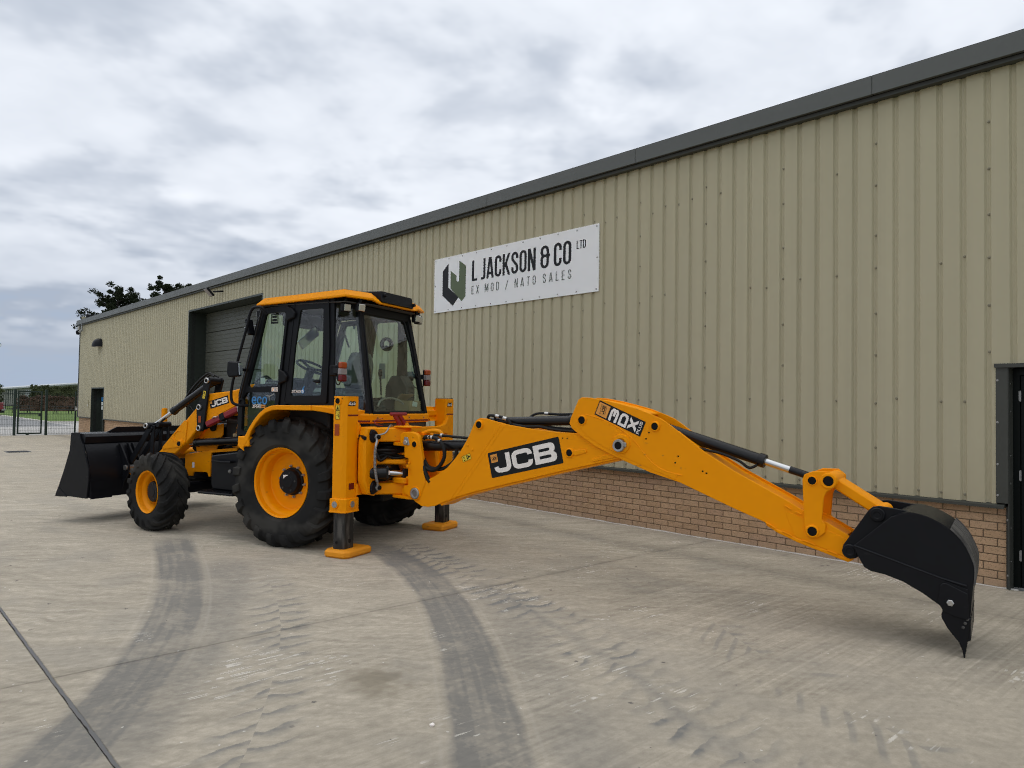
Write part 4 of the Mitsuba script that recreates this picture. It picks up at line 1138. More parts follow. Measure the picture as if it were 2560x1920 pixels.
def side_pair(name, shape_or_poly, y0, y1, bs, bevel=0.004, **kw):
    for s in (1, -1):
        m = prism(shape_or_poly, y0, y1, bevel) if not hasattr(shape_or_poly, 'geom_type') else plate(shape_or_poly, y0, y1)
        part(name, m if s > 0 else mirror(m), bs, cab, **kw)


def framed(outer, holes, r=0.03):
    g = Polygon(outer).buffer(-r).buffer(r, quad_segs=5)
    for h in holes:
        g = g.difference(Polygon(h).buffer(-0.03).buffer(0.03, quad_segs=5))
    return g


d1 = [(0.60, 2.665), (0.19, 2.69), (0.25, 2.23), (0.315, 1.60), (0.33, 1.53), (0.44, 1.36), (0.56, 1.19), (0.935, 1.185), (0.905, 1.66), (0.83, 1.98), (0.71, 2.36)]
g1 = [(0.545, 2.605), (0.235, 2.62), (0.30, 2.05), (0.335, 1.765), (0.81, 1.745), (0.765, 1.88), (0.635, 2.29)]
g1b = [(0.815, 1.69), (0.36, 1.69), (0.375, 1.56), (0.47, 1.40), (0.59, 1.235), (0.885, 1.23), (0.87, 1.62)]
d2 = [(0.105, 2.705), (-0.365, 2.72), (-0.385, 2.2), (-0.36, 1.585), (0.235, 1.575), (0.17, 2.1)]
g2 = [(0.03, 2.63), (-0.30, 2.635), (-0.305, 2.2), (-0.29, 1.66), (0.15, 1.65), (0.10, 2.2)]
side_pair('door_frame', framed(d1, [g1, g1b]), YS - 0.02, YS + 0.022, 'm_satin')
for s in (1, -1):
    for key, g in (('door_glass', g1), ('door_glass', g1b), ('window_glass', g2)):
        part(key, pane([(x, s * YS, z) for x, z in g]), 'm_glass', cab, smooth=False)
side_pair('window_frame', framed(d2, [g2]), YS - 0.012, YS + 0.014, 'm_satin')
side_pair('window_frame', framed([(0.115, 2.715), (-0.378, 2.732), (-0.40, 2.2), (-0.372, 1.573), (0.25, 1.562), (0.183, 2.1)], [d2], 0.03), YS - 0.02, YS + 0.020, 'm_satin')
for s in (1, -1):
    P = lambda x, y, z: (x, s * y, z)
    part('pillar', beam(P(0.150, YS - 0.02, 2.71), P(0.275, YS - 0.02, 1.50), 0.05, 0.085), 'm_satin', cab)
    part('pillar', beam(P(-0.405, YS - 0.02, 2.73), P(-0.425, YS - 0.02, 1.45), 0.045, 0.07), 'm_satin', cab)
    part('pillar', beam(P(-0.595, 0.490, 2.64), P(-0.822, 0.565, 1.45), 0.055, 0.06), 'm_satin', cab)
    part('pillar', beam(P(0.645, YS - 0.05, 2.68), P(0.955, YS - 0.05, 1.66), 0.05, 0.075), 'm_satin', cab)
    part('pillar', beam(P(0.955, YS - 0.05, 1.68), P(0.965, YS - 0.05, 1.18), 0.05, 0.07), 'm_satin', cab)
    q = [P(-0.415, 0.70, 2.67), P(-0.605, 0.515, 2.635), P(-0.825, 0.575, 1.47), P(-0.44, 0.705, 1.50)]
    part('quarter_glass', pane(q), 'm_glass', cab, smooth=False)
    part('roof_rail', beam(P(0.66, YS - 0.03, 2.70), P(-0.45, YS - 0.03, 2.735), 0.06, 0.045), 'm_satin', cab)
    part('rear_sill', beam(P(-0.43, 0.70, 1.50), P(-0.83, 0.575, 1.455), 0.05, 0.06), 'm_satin', cab)
    part('rear_rail', beam(P(-0.41, 0.69, 2.71), P(-0.60, 0.50, 2.665), 0.05, 0.07), 'm_satin', cab)
    for (hx, hz) in ((0.155, 2.585), (0.255, 1.865)):
        part('hinge', prism(rounded([(hx + 0.055, hz - 0.09), (hx + 0.06, hz + 0.10), (hx - 0.03, hz + 0.06), (hx - 0.075, hz + 0.01), (hx - 0.06, hz - 0.045), (hx - 0.01, hz - 0.06)], 0.012), YS + 0.010, YS + 0.05, 0.01) if s > 0 else mirror(prism(rounded([(hx + 0.055, hz - 0.09), (hx + 0.06, hz + 0.10), (hx - 0.03, hz + 0.06), (hx - 0.075, hz + 0.01), (hx - 0.06, hz - 0.045), (hx - 0.01, hz - 0.06)], 0.012), YS + 0.010, YS + 0.05, 0.01)), 'm_satin', cab)
    # door handle cup and latch
    part('door_handle', lathe([(0, 0.004), (0.03, 0.006), (0.036, 0.02), (0.046, 0.02), (0.050, 0.0)], P(0.875, YS + 0.02, 1.565), (0, s, 0), 24) , 'm_satin', cab)
    part('window_latch', [box(P(-0.20, YS - 0.01, 1.80), P(-0.26, YS + 0.02, 1.84), 0.008), rod(P(-0.19, YS + 0.004, 1.82), P(-0.19, YS + 0.022, 1.82), 0.012)], 'm_satin', cab)
# rear window
rg_ = [(-0.607, 0.455, 2.605), (-0.607, -0.455, 2.605), (-0.838, -0.525, 1.475), (-0.838, 0.525, 1.475)]
part('rear_glass', pane(rg_), 'm_glass', cab, smooth=False)
part('rear_seal', [beam((-0.612, 0.455, 2.61), (-0.842, 0.525, 1.47), 0.02, 0.045), beam((-0.612, -0.455, 2.61), (-0.842, -0.525, 1.47), 0.02, 0.045), beam((-0.838, -0.53, 1.475), (-0.838, 0.53, 1.475), 0.03, 0.04, side=(1, 0, 0))], 'm_satin', cab)
part('rear_header', [beam((-0.60, -0.49, 2.64), (-0.60, 0.49, 2.64), 0.07, 0.10, side=(1, 0, 0), bevel=0.012)], 'm_satin', cab)
part('windscreen', pane([(0.66, 0.64, 2.64), (0.66, -0.64, 2.64), (0.96, -0.64, 1.70), (0.96, 0.64, 1.70)]), 'm_glass', cab, smooth=False)
part('windscreen', pane([(0.965, 0.64, 1.64), (0.965, -0.64, 1.64), (0.975, -0.64, 1.30), (0.975, 0.64, 1.30)]), 'm_glass', cab, smooth=False)
part('front_rail', [beam((0.955, -0.68, 1.67), (0.955, 0.68, 1.67), 0.06, 0.06, side=(1, 0, 0)), beam((0.64, -0.68, 2.67), (0.64, 0.68, 2.67), 0.07, 0.07, side=(1, 0, 0)), beam((0.97, -0.70, 1.22), (0.97, 0.70, 1.22), 0.05, 0.14, side=(1, 0, 0))], 'm_satin', cab)
# roof shell
low = np.array([(0.735, 0.68, 2.695), (0.645, 0.785, 2.700), (-0.645, 0.79, 2.744), (-0.770, 0.47, 2.738), (-0.785, 0.36, 2.712), (-0.785, -0.36, 2.712), (-0.770, -0.47, 2.738), (-0.645, -0.79, 2.744), (0.645, -0.785, 2.700), (0.735, -0.68, 2.695)])
lift = np.array([0.012, 0.012, 0.02, 0.02, 0.012, 0.012, 0.02, 0.02, 0.012, 0.012])
r1 = low + np.column_stack([np.sign(-low[:, 0]) * 0.0, 0 * lift, lift])
ins = np.column_stack([np.where(low[:, 0] > 0, -0.085, 0.045), -np.sign(low[:, 1]) * 0.035, np.where(np.isin(np.arange(10), (4, 5)), 0.055, 0.082)])
r2 = low + ins
r3 = low + np.column_stack([np.where(low[:, 0] > 0, -0.20, 0.14), -np.sign(low[:, 1]) * 0.16, np.where(np.isin(np.arange(10), (4, 5)), 0.075, 0.108)])
ri = low + np.column_stack([np.where(low[:, 0] > 0, -0.05, 0.05), -np.sign(low[:, 1]) * 0.05, np.full(10, 0.0)])
rings = [ri, low, r1, r2, r3]
n = 10
v = np.vstack(rings)
f = []
for k in range(4):
    for i in range(n):
        j = (i + 1) % n
        f += [(k * n + i, k * n + j, (k + 1) * n + j), (k * n + i, (k + 1) * n + j, (k + 1) * n + i)]
cap = poly_cap(r3[:, :2])
f += [tuple(c + 4 * n) for c in cap]
rm = TM(v, f)
ctr = rm.triangles_center - np.array([0, 0, 2.6])
if (rm.face_normals * ctr).sum() < 0:
    rm = TM(v, np.array(f)[:, ::-1])
part('roof', rm, 'm_yellow', cab, smooth=20)
part('roof_liner', plate(Polygon(ri[:, :2]), 2.690, 2.700, axes=(0, 1, 2)), 'm_liner', cab)
part('roof_unit', [prism([(-0.80, 2.735), (-0.775, 2.860), (-0.46, 2.870), (-0.40, 2.82), (-0.60, 2.735)], -0.315, 0.325, 0.010)], 'm_satin', cab)
part('roof_unit', [lathe([(0.0, 0.03), (0.02, 0.03), (0.022, 0.0)], (-0.785, y, z), (-1, 0, 0.2), 14) for y, z in ((0.27, 2.815), (-0.318, 2.775))], 'm_satin', cab)


def work_light(p, d):
    p, d = np.asarray(p, float), np.asarray(d, float)
    d /= np.linalg.norm(d)
    s_ = np.cross(d, ZU)
    part('work_light', [beam(p - d * 0.07, p, 0.115, 0.105, side=s_, bevel=0.016), beam(p - d * 0.04 + [0, 0, 0.04], p - d * 0.03 + [0, 0, 0.10], 0.03, 0.03)], 'm_satin', cab)
    part('lamp_lens', beam(p - d * 0.004, p + d * 0.006, 0.082, 0.076, side=s_, bevel=0.006), 'm_reflector', cab)


for p in ((-0.60, 0.69, 2.632), (-0.715, 0.585, 2.640), (-0.705, -0.56, 2.645), (-0.63, -0.72, 2.645), (0.80, 0.58, 2.62), (0.80, -0.58, 2.62)):
    work_light(p, (-1, 0.35 if p[1] > 0 else 0.25, -0.12) if p[0] < 0 else (1, 0, -0.1))
# tail lamps on brackets
for s in (1, -1):
    lp = lambda z0, z1, e: box((-0.695 - e, s * 0.795 - e, z0), (-0.655, s * 0.895 + s * e if s > 0 else s * 0.895 - e, z1), 0.012)
    part('lamp_bracket', [box((-0.53, s * 0.735, 1.875), (-0.42, s * 0.765, 1.995), 0.012), beam((-0.50, s * 0.76, 1.935), (-0.655, s * 0.83, 1.925), 0.05, 0.06), rod((-0.46, s * 0.766, 1.98), (-0.46, s * 0.772, 1.98), 0.008), box((-0.66, s * 0.80, 1.815), (-0.63, s * 0.89, 2.02), 0.01)], 'm_satin', cab)
    part('lamp_lens', box((-0.70, s * 0.792, 1.952), (-0.65, s * 0.900, 2.022), 0.014), 'm_orange', cab)
    part('lamp_lens', box((-0.697, s * 0.793, 1.886), (-0.65, s * 0.899, 1.951), 0.006), 'm_lampclear', cab)
    part('lamp_lens', box((-0.70, s * 0.792, 1.812), (-0.65, s * 0.900, 1.885), 0.014), 'm_lampred', cab)
    part('hose', tube([(-0.64, s * 0.83, 1.83), (-0.60, s * 0.81, 1.78), (-0.53, s * 0.77, 1.80), (-0.50, s * 0.75, 1.88)], 0.007, 6, 6), 'm_rubberhose', cab)
    # mirrors, hand rails
    part('mirror', [prism(rounded([(0.645, 1.865), (0.655, 2.03), (0.83, 2.045), (0.835, 1.90), (0.81, 1.855)], 0.03), s * 1.0 - 0.035, s * 1.0 + 0.035, 0.015)], 'm_satin', cab)
    part('mirror_glass', beam((0.640, s * 1.0, 1.88), (0.650, s * 1.0, 2.015), 0.055, 0.006), 'm_mirror', cab)
    part('mirror_arm', tube([(0.70, s * 0.97, 1.96), (0.76, s * 0.88, 1.955), (0.86, s * 0.70, 1.95)], 0.018, 8, 5), 'm_satin', cab)
    part('mirror', beam((0.79, s * 0.76, 2.55), (0.74, s * 0.76, 2.36), 0.11, 0.035, bevel=0.012), 'm_satin', cab)
    part('handrail', tube([(0.47, s * 0.80, 2.585), (0.50, s * 0.84, 2.655), (0.56, s * 0.85, 2.67), (0.63, s * 0.855, 2.655), (0.675, s * 0.86, 2.58), (0.70, s * 0.865, 2.46), (0.82, s * 0.875, 2.07), (0.905, s * 0.875, 1.76), (0.915, s * 0.87, 1.61), (0.885, s * 0.86, 1.555), (0.82, s * 0.82, 1.535), (0.78, s * 0.74, 1.535)], 0.0165, 10, 6), 'm_satin', cab)
    part('handrail', rod((0.585, s * 0.765, 2.64), (0.895, s * 0.765, 1.62), 0.011), 'm_barrel', cab)
# door prints
prt = lambda m, x, z, bs, name='decal', lift_=0.004, par=cab, y=YS: part(name, on_plane(m, (x, y, z), (-1, 0, 0), (0, 0, 1), lift_), bs, par, smooth=False)
prt(words('eco', 0.112, True, 0.92), 0.745, 1.555, 'm_blueprint', 'decal_lettering')
prt(words('XPERT', 0.040, True, 0.82, 0.18), 0.735, 1.507, 'm_whiteprint', 'decal_lettering')
prt(flat(sbox(0, 0, 0.062, 0.036)), 0.595, 1.509, 'm_orangeprint')
prt(words('MAX', 0.018, True, 0.9), 0.586, 1.518, 'm_blackprint', 'decal_lettering', 0.006)
prt(words('STAGE', 0.030, True, 1.15, 0.1), 0.140, 1.690, 'm_whiteprint', 'decal_lettering')
prt(flat(unary_union([shapely.Point(0.02, 0.02).buffer(0.023), Polygon([(0.0, 0.03), (0.028, 0.075), (0.040, 0.025)]), Polygon([(0.026, 0.07), (0.052, 0.080), (0.036, 0.062)])])), -0.002, 1.685, 'm_blueprint')
prt(words('5', 0.030, True, 1.1), -0.012, 1.692, 'm_whiteprint', 'decal_lettering', 0.006)
prt(flat(sbox(0, 0, 0.098, 0.046).buffer(-0.006).buffer(0.006)), 0.423, 1.702, 'm_whiteprint', 'decal', 0.024)
prt(words('2025', 0.026, True, 0.78), 0.386, 1.712, 'm_blackprint', 'decal_lettering', 0.0255)
prt(flat(Polygon([(0.008, 0.008), (0.022, 0.008), (0.036, 0.038), (0.024, 0.038)])), 0.423, 1.702, 'm_orangeprint', 'decal', 0.0255)
prt(flat(sbox(0, 0, 0.108, 0.112).difference(sbox(0.010, 0.022, 0.098, 0.102))), 0.475, 2.485, 'm_blackprint')
prt(flat(unary_union([sbox(0.02, 0.068, 0.088, 0.095), sbox(0.02, 0.03, 0.088, 0.055)])), 0.475, 2.485, 'm_blackprint')
# a smear of torn film on the lower pane
prt(flat(unary_union([stroke([(0, 0.03), (0.05, 0.02), (0.12, 0.05)], 0.012), stroke([(0.045, 0.02), (0.05, -0.03)], 0.008)])), 0.52, 1.625, 'm_zinc', 'torn_film')
# inside: seat, wheel, consoles, box
part('cab_floor', [box((-0.80, -0.66, 1.12), (0.93, 0.66, 1.20)), prism([(-0.84, 1.20), (-0.84, 1.44), (-0.55, 1.46), (-0.30, 1.50), (-0.30, 1.20)], -0.55, 0.55, 0.01)], 'm_interior', cab)
both('inner_panel', box((-0.38, 0.60, 1.2), (0.20, 0.695, 1.62), 0.02), 'm_interior', cab)
st_ = group('seat', cab)
part('backrest', moved(prism(rounded([(-0.235, 0.0), (-0.225, 0.30), (-0.165, 0.43), (0.165, 0.43), (0.225, 0.30), (0.235, 0.0)], 0.06), 0, 0.12, 0.04, axes=(0, 1, 2)), lambda v: np.column_stack([-0.16 - v[:, 2] - 0.12 * v[:, 1], v[:, 0] + 0.0, 1.755 + v[:, 1]])), 'm_plasticwrap', st_, smooth=50)
part('cushion', box((-0.20, -0.24, 1.62), (0.30, 0.24, 1.76), 0.05), 'm_plasticwrap', st_)
part('base', box((-0.15, -0.16, 1.2), (0.22, 0.16, 1.62), 0.03), 'm_interior', st_)
part('armrest', [box((-0.22, s * 0.26, 1.86), (0.05, s * 0.32, 1.91), 0.02) for s in (1, -1)], 'm_interior', st_)
sw_ = group('steering_wheel', cab)
c0 = np.array([0.48, 0.0, 2.02])
ax = np.array([-0.45, 0, 0.9])
ax /= np.linalg.norm(ax)
e1 = np.array([0, 1.0, 0])
e2 = np.cross(ax, e1)
ring = [c0 + 0.195 * (math.cos(a) * e1 + math.sin(a) * e2) for a in np.linspace(0, 2 * math.pi, 41)]
part('rim', tube(ring, 0.016, 8), 'm_satin', sw_)
part('spoke', [beam(c0 + 0.18 * (math.cos(a) * e1 + math.sin(a) * e2), c0 - ax * 0.03, 0.035, 0.014, side=ax) for a in (0.5, 2.6, 4.7)], 'm_satin', sw_)
part('hub', rod(c0 - ax * 0.06, c0 - ax * 0.005, 0.055, 0.012), 'm_satin', sw_)
part('column', rod(c0 - ax * 0.05, (0.72, 0, 1.45), 0.05), 'm_interior', cab)
part('dashboard', [prism([(0.62, 1.20), (0.62, 1.62), (0.66, 1.80), (0.80, 1.82), (0.93, 1.66), (0.93, 1.20)], -0.62, 0.62, 0.02), box((0.56, -0.22, 1.62), (0.74, 0.22, 1.88), 0.04)], 'm_interior', cab)
part('console', [prism(rounded([(-0.62, 1.2), (-0.62, 1.80), (-0.52, 1.93), (-0.36, 1.93), (-0.28, 1.80), (-0.25, 1.2)], 0.05), -0.66, -0.48, 0.02)], 'm_interior', cab)
for (x, y) in ((-0.50, -0.10), (-0.50, 0.12)):
    part('lever_gaiter', lathe([(0.085 - 0.011 * k + (0.010 if k % 2 else 0), 1.46 + 0.026 * k) for k in range(9)] + [(0, 1.70)], (x, y, 0), (0, 0, 1), 16), 'm_interior', cab, smooth=20)
    part('lever', [rod((x, y, 1.68), (x + 0.02, y, 1.92), 0.010), lathe([(0, 0), (0.022, 0.01), (0.026, 0.05), (0.018, 0.09), (0, 0.095)], (x + 0.02, y, 1.90), (0, 0, 1), 14)], 'm_satin', cab)
part('lever_console', box((-0.60, -0.24, 1.40), (-0.40, 0.26, 1.50), 0.03), 'm_interior', cab)
part('grab_rail', tube([(-0.76, 0.32, 1.55), (-0.72, 0.20, 1.62), (-0.70, 0.0, 1.645), (-0.72, -0.16, 1.62), (-0.74, -0.22, 1.58)], 0.012, 8, 5), 'm_steel', cab)
part('interior_mirror', beam((0.50, -0.10, 2.49), (0.56, 0.14, 2.28), 0.02, 0.13, side=(1, 0, 0), bevel=0.008), 'm_mirror', cab)
part('sun_visor', box((0.50, -0.30, 2.50), (0.62, 0.40, 2.68), 0.02), 'm_liner', cab)
part('fan', [lathe([(0.05, -0.03), (0.085, -0.02), (0.09, 0.0), (0.085, 0.02), (0.05, 0.03)], (-0.28, -0.50, 2.33), (-0.7, 0.4, 0), 20), rod((-0.26, -0.52, 2.30), (-0.22, -0.66, 2.28), 0.02)], 'm_interior', cab)
part('grab_handle', tube([(-0.72, -0.49, 2.05), (-0.74, -0.44, 2.03), (-0.76, -0.455, 1.93), (-0.765, -0.50, 1.90)], 0.012, 8, 5), 'm_satin', cab)
part('wiper', [beam((-0.612, -0.38, 2.60), (-0.70, -0.475, 2.16), 0.02, 0.028), beam((-0.645, -0.42, 2.42), (-0.75, -0.485, 1.95), 0.014, 0.02), rod((-0.60, -0.37, 2.58), (-0.63, -0.37, 2.59), 0.022)], 'm_satin', cab)
part('wiper', [beam((-0.46, 0.655, 2.52), (-0.56, 0.60, 2.20), 0.014, 0.02), rod((-0.45, 0.66, 2.52), (-0.47, 0.665, 2.56), 0.02)], 'm_satin', cab)
part('label', quad((-0.03, -0.692, 2.10), (-0.13, -0.692, 2.10), (-0.13, -0.692, 1.90), (-0.03, -0.692, 1.90)), 'm_zinc', cab, smooth=False)
# cardboard box of parts on the ledge behind the rear glass
TAKEN.add('cardboard_box')
labels['cardboard_box'] = {'label': 'open brown cardboard box standing inside the rear window of the cab', 'category': 'box'}
bxk = 'cardboard_box'
part('carton', [box((-0.80, -0.26, 1.445), (-0.792, -0.50, 1.62)), box((-0.60, -0.26, 1.45), (-0.592, -0.50, 1.62)), box((-0.80, -0.262, 1.445), (-0.592, -0.255, 1.62)), box((-0.80, -0.505, 1.445), (-0.592, -0.498, 1.62)), box((-0.80, -0.26, 1.462), (-0.592, -0.50, 1.468))], 'm_card', bxk, smooth=False)
part('flap', sheet([(-0.595, -0.255, 1.62), (-0.595, -0.50, 1.62), (-0.70, -0.52, 1.70), (-0.70, -0.22, 1.70)], 0.004), 'm_card', bxk, smooth=False)
part('paper', sheet([(-0.803, -0.31, 1.555), (-0.803, -0.42, 1.545), (-0.803, -0.43, 1.60), (-0.803, -0.33, 1.615)], 0.001), 'm_paper', bxk, smooth=False)
part('note', quad((0.56, YS - 0.012, 1.86), (0.63, YS - 0.012, 1.86), (0.63, YS - 0.012, 1.79), (0.56, YS - 0.012, 1.79)), 'm_paper', cab, smooth=False)

# mudguards and the body below the rear glass
path = [(0.555, 1.085), (0.535, 1.12), (0.455, 1.20), (0.395, 1.295), (0.325, 1.385), (0.255, 1.455), (0.175, 1.51), (0.085, 1.540), (0.0, 1.550), (-0.48, 1.552), (-0.62, 1.535), (-0.76, 1.505)]
pp = np.array(path)
inn = ring_inset(np.vstack([pp, [[-0.8, 0.9], [0.55, 0.9]]]), 0.012)[:len(pp)]
inn[0] = pp[0] + [-0.012, 0]
lipi = []
tt_ = np.gradient(pp, axis=0)
tt_ /= np.linalg.norm(tt_, axis=1, keepdims=True)
nrm = np.column_stack([tt_[:, 1], -tt_[:, 0]])
if (nrm * (np.array([0, 0.9]) - pp)).sum() < 0:
    nrm = -nrm
lipi = pp + nrm * np.interp(np.arange(len(pp)), [0, 3, 8, 11], [0.10, 0.045, 0.052, 0.058])[:, None]
thin = pp + nrm * 0.010
for s in (1, -1):
    mg = group('mudguard', BL)
    S = (lambda m: m) if s > 0 else mirror
    k1 = 9
    part('lip', S(prism(np.vstack([pp[:k1 + 1], lipi[:k1 + 1][::-1]]), 1.085, 1.105, 0.006)), 'm_yellow', mg, smooth=24)
    part('top', S(prism(np.vstack([pp[:k1 + 1], thin[:k1 + 1][::-1]]), 0.60, 1.087, 0.002)), 'm_yellow', mg, smooth=24)
    tail = [(-0.484, 1.553), (-0.62, 1.537), (-0.80, 1.500), (-0.80, 1.438), (-0.62, 1.480), (-0.484, 1.500)]
    part('tail_piece', S(moved(prism(tail, 0.60, 1.105, 0.006), lambda v: np.column_stack([v[:, 0], v[:, 1] - np.clip((-0.52 - v[:, 0]), 0, 1) * 0.55 * (v[:, 1] - 0.60) / 0.5, v[:, 2]]))), 'm_yellow', mg)
    part('front_foot', S(box((0.40, 0.86, 1.085), (0.565, 1.10, 1.195), 0.01)), 'm_yellow', mg)
    part('inner_arch', S(prism(np.vstack([thin[:k1 + 3], [[-0.72, 1.30], [-0.72, 0.95], [0.45, 0.95]]]), 0.57, 0.60, 0.002)), 'm_satin', mg)
part('cab_base', box((-0.80, -0.60, 1.10), (0.60, 0.60, 1.50), 0.01), 'm_satin')
rb_ = group('rear_body', BL)
plan = rounded([(-0.715, 0.87), (-0.865, 0.585), (-0.865, -0.585), (-0.715, -0.87), (-0.655, -0.835), (-0.79, -0.55), (-0.79, 0.55), (-0.655, 0.835)], 0.01)
part('skirt', prism(plan, 1.362, 1.468, 0.016, axes=(0, 1, 2)), 'm_yellow', rb_)
part('underside', box((-0.83, -0.60, 1.30), (-0.3, 0.60, 1.365), 0.01), 'm_satin', rb_)
part('wing', [prism([(-0.72, 1.37), (-0.80, 1.37), (-0.74, 1.545), (-0.52, 1.555), (-0.50, 1.37)], -1.0, -0.70, 0.01)], 'm_yellow', rb_)
part('stripe', box((-0.868, -0.575, 1.378), (-0.8655, 0.555, 1.396), 0.0), 'm_redprint', rb_, smooth=False)
for s in (1, -1):
    part('stripe', beam((-0.8635, s * 0.598, 1.387), (-0.763, s * 0.793, 1.387), 0.003, 0.018, side=(-0.9, s * 0.45, 0), bevel=0), 'm_redprint', rb_, smooth=False)
for y in (0.46, 0.15, -0.16, -0.48):
    part('bolt', lathe([(0.018, 0), (0.018, 0.003), (0.010, 0.003), (0.010, 0.0015), (0, 0.0015)], (-0.865, y, 1.420), (-1, 0, 0), 16), 'm_orangeprint', rb_)
    part('bolt_core', lathe([(0.010, 0), (0.010, 0.003), (0, 0.004)], (-0.865, y, 1.420), (-1, 0, 0), 12), 'm_pinhole', rb_)

# backhoe frame between the stabilisers
rf = group('rear_frame', BL)
part('slide_rail', [box((-0.955, -0.92, 1.215), (-0.80, 0.92, 1.305), 0.006), box((-0.935, -0.90, 1.17), (-0.82, 0.90, 1.213), 0.004)], 'm_yellow', rf)
part('slide_rail', box((-0.955, -0.92, 0.62), (-0.80, 0.92, 0.74), 0.008), 'm_yellow', rf)
part('back_plate', [box((-0.86, -0.90, 0.64), (-0.80, -0.70, 1.25), 0.004), box((-0.86, 0.70, 0.64), (-0.80, 0.90, 1.25), 0.004), box((-0.84, -0.90, 0.60), (-0.81, -0.30, 1.22), 0.004)], 'm_yellow', rf)
part('label', quad((-0.9365, -0.74, 1.183), (-0.9365, -0.84, 1.183), (-0.9365, -0.84, 1.205), (-0.9365, -0.74, 1.205)), 'm_whiteprint', rf, smooth=False)
part('gusset', prism(rounded([(-0.70, 1.305), (-0.86, 1.335), (-0.92, 1.43), (-0.955, 1.43), (-0.955, 1.29), (-0.70, 1.29)], 0.01), -0.955, -0.90, 0.006, axes=(1, 2, 0)), 'm_yellow', rf)
part('gusset', prism(rounded([(0.78, 1.305), (0.86, 1.335), (0.90, 1.38), (0.92, 1.38), (0.92, 1.29), (0.78, 1.29)], 0.01), -0.955, -0.90, 0.006, axes=(1, 2, 0)), 'm_yellow', rf)
for s in (1, -1):
    sb = group('stabiliser', BL)
    S = (lambda m: m) if s > 0 else mirror
    post = rounded([(-0.770, 0.885), (-0.770, 1.10), (-0.895, 1.10), (-0.938, 1.075), (-0.938, 0.905), (-0.925, 0.885)], 0.012)
    part('post', S(prism(post, 0.585, 1.652, 0.004, axes=(0, 1, 2))), 'm_yellow', sb)
    part('post_cap', S(prism(ring_inset(np.array(post), 0.006 if Polygon(post).exterior.is_ccw else -0.006), 1.650, 1.658, 0.002, axes=(0, 1, 2))), 'm_satin', sb)
    sl = rounded([(-0.755, 0.870), (-0.755, 1.115), (-0.910, 1.115), (-0.955, 1.085), (-0.955, 0.890), (-0.94, 0.870)], 0.012)
    part('sleeve', S(prism(sl, 0.465, 0.600, 0.008, axes=(0, 1, 2))), 'm_yellow', sb)
    part('sleeve_collar', S(prism(ring_inset(np.array(sl), -0.008 if Polygon(sl).exterior.is_ccw else 0.008), 0.455, 0.472, 0.004, axes=(0, 1, 2))), 'm_yellow', sb)
    part('leg', S(prism(rounded([(-0.785, 0.905), (-0.785, 1.080), (-0.880, 1.080), (-0.915, 1.055), (-0.915, 0.905)], 0.008), 0.03, 0.50, 0.003, axes=(0, 1, 2))), 'm_legsteel', sb)
    part('leg_hole', S(join([lathe([(0.016, 0), (0.016, 0.002), (0, 0.002)], (-0.83, 1.080, 0.145), (0, 1, 0), 16)])), 'm_pinhole', sb)
    part('leg_hole', S(lathe([(0.022, 0), (0.022, 0.002), (0, 0.002)], (-0.915, 0.975, 0.155), (-1, 0, 0), 16)), 'm_rubberhose', sb)
    padp = rounded([(-0.70, 0.72), (-0.70, 1.09), (-0.74, 1.155), (-0.98, 1.155), (-1.02, 1.09), (-1.02, 0.72)], 0.03)
    part('foot_pad', S(prism(padp, 0.0, 0.078, 0.020, axes=(0, 1, 2))), 'm_yellow', sb)
    for (p, a) in (((-0.832, 1.115, 0.540), (0, 1, 0)), ((-0.955, 1.005, 0.540), (-1, 0, 0))):
        part('wear_pad_boss', S(lathe([(0.043, 0.0), (0.043, 0.010), (0.034, 0.012), (0.034, 0.0)], p, a, 24)), 'm_yellow', sb)
        part('wear_pad_bolt', S(lathe([(0.033, 0.0), (0.033, 0.014), (0.010, 0.015), (0.010, 0.012), (0, 0.012)], p, a, 24)), 'm_zinc', sb)
    part('lift_boss', S(lathe([(0.030, 0.0), (0.046, 0.0), (0.042, 0.012), (0.031, 0.014), (0.030, 0.002)], (-0.832, 1.10, 1.603), (0, 1, 0), 24)), 'm_yellow', sb)
    part('lift_pin', S(lathe([(0, 0.008), (0.027, 0.008), (0.030, 0.0)], (-0.830, 1.10, 1.603), (0, 1, 0), 24)), 'm_pinhole', sb)
    part('bolt_hole', S(join([lathe([(0.007, 0), (0.007, 0.0015), (0, 0.0015)], (x, 1.10, 1.628), (0, 1, 0), 10) for x in (-0.785, -0.882)])), 'm_pinhole', sb)
    ry = (0, -1, 0)          # reading direction on the rear face
    if s > 0:
        lab = on_plane(flat(sbox(0, 0, 0.050, 0.150)), (-0.805, 1.1005, 1.415), (-1, 0, 0), (0, 0, 1), 0.001)
        part('warning_label', lab, 'm_stickeryellow', sb, smooth=False)
        sym = unary_union([Polygon([(0.008, 0.088), (0.042, 0.088), (0.025, 0.132)]).exterior.buffer(0.003), stroke([(0.025, 0.118), (0.022, 0.095)], 0.006), stroke([(0.03, 0.06), (0.036, 0.02)], 0.006), stroke([(0.008, 0.035), (0.034, 0.04)], 0.005), sbox(0, 0.073, 0.05, 0.0755), sbox(0, 0, 0.05, 0.15).exterior.buffer(0.0012)])
        part('warning_symbol', on_plane(flat(sym), (-0.805, 1.1005, 1.415), (-1, 0, 0), (0, 0, 1), 0.003), 'm_blackprint', sb, smooth=False)
        part('reflector', box((-0.795, 1.1005, 1.245), (-0.855, 1.106, 1.365), 0.002), 'm_orange', sb)
    m4 = words('4x4', 0.034, True, 1.30, 0.30)
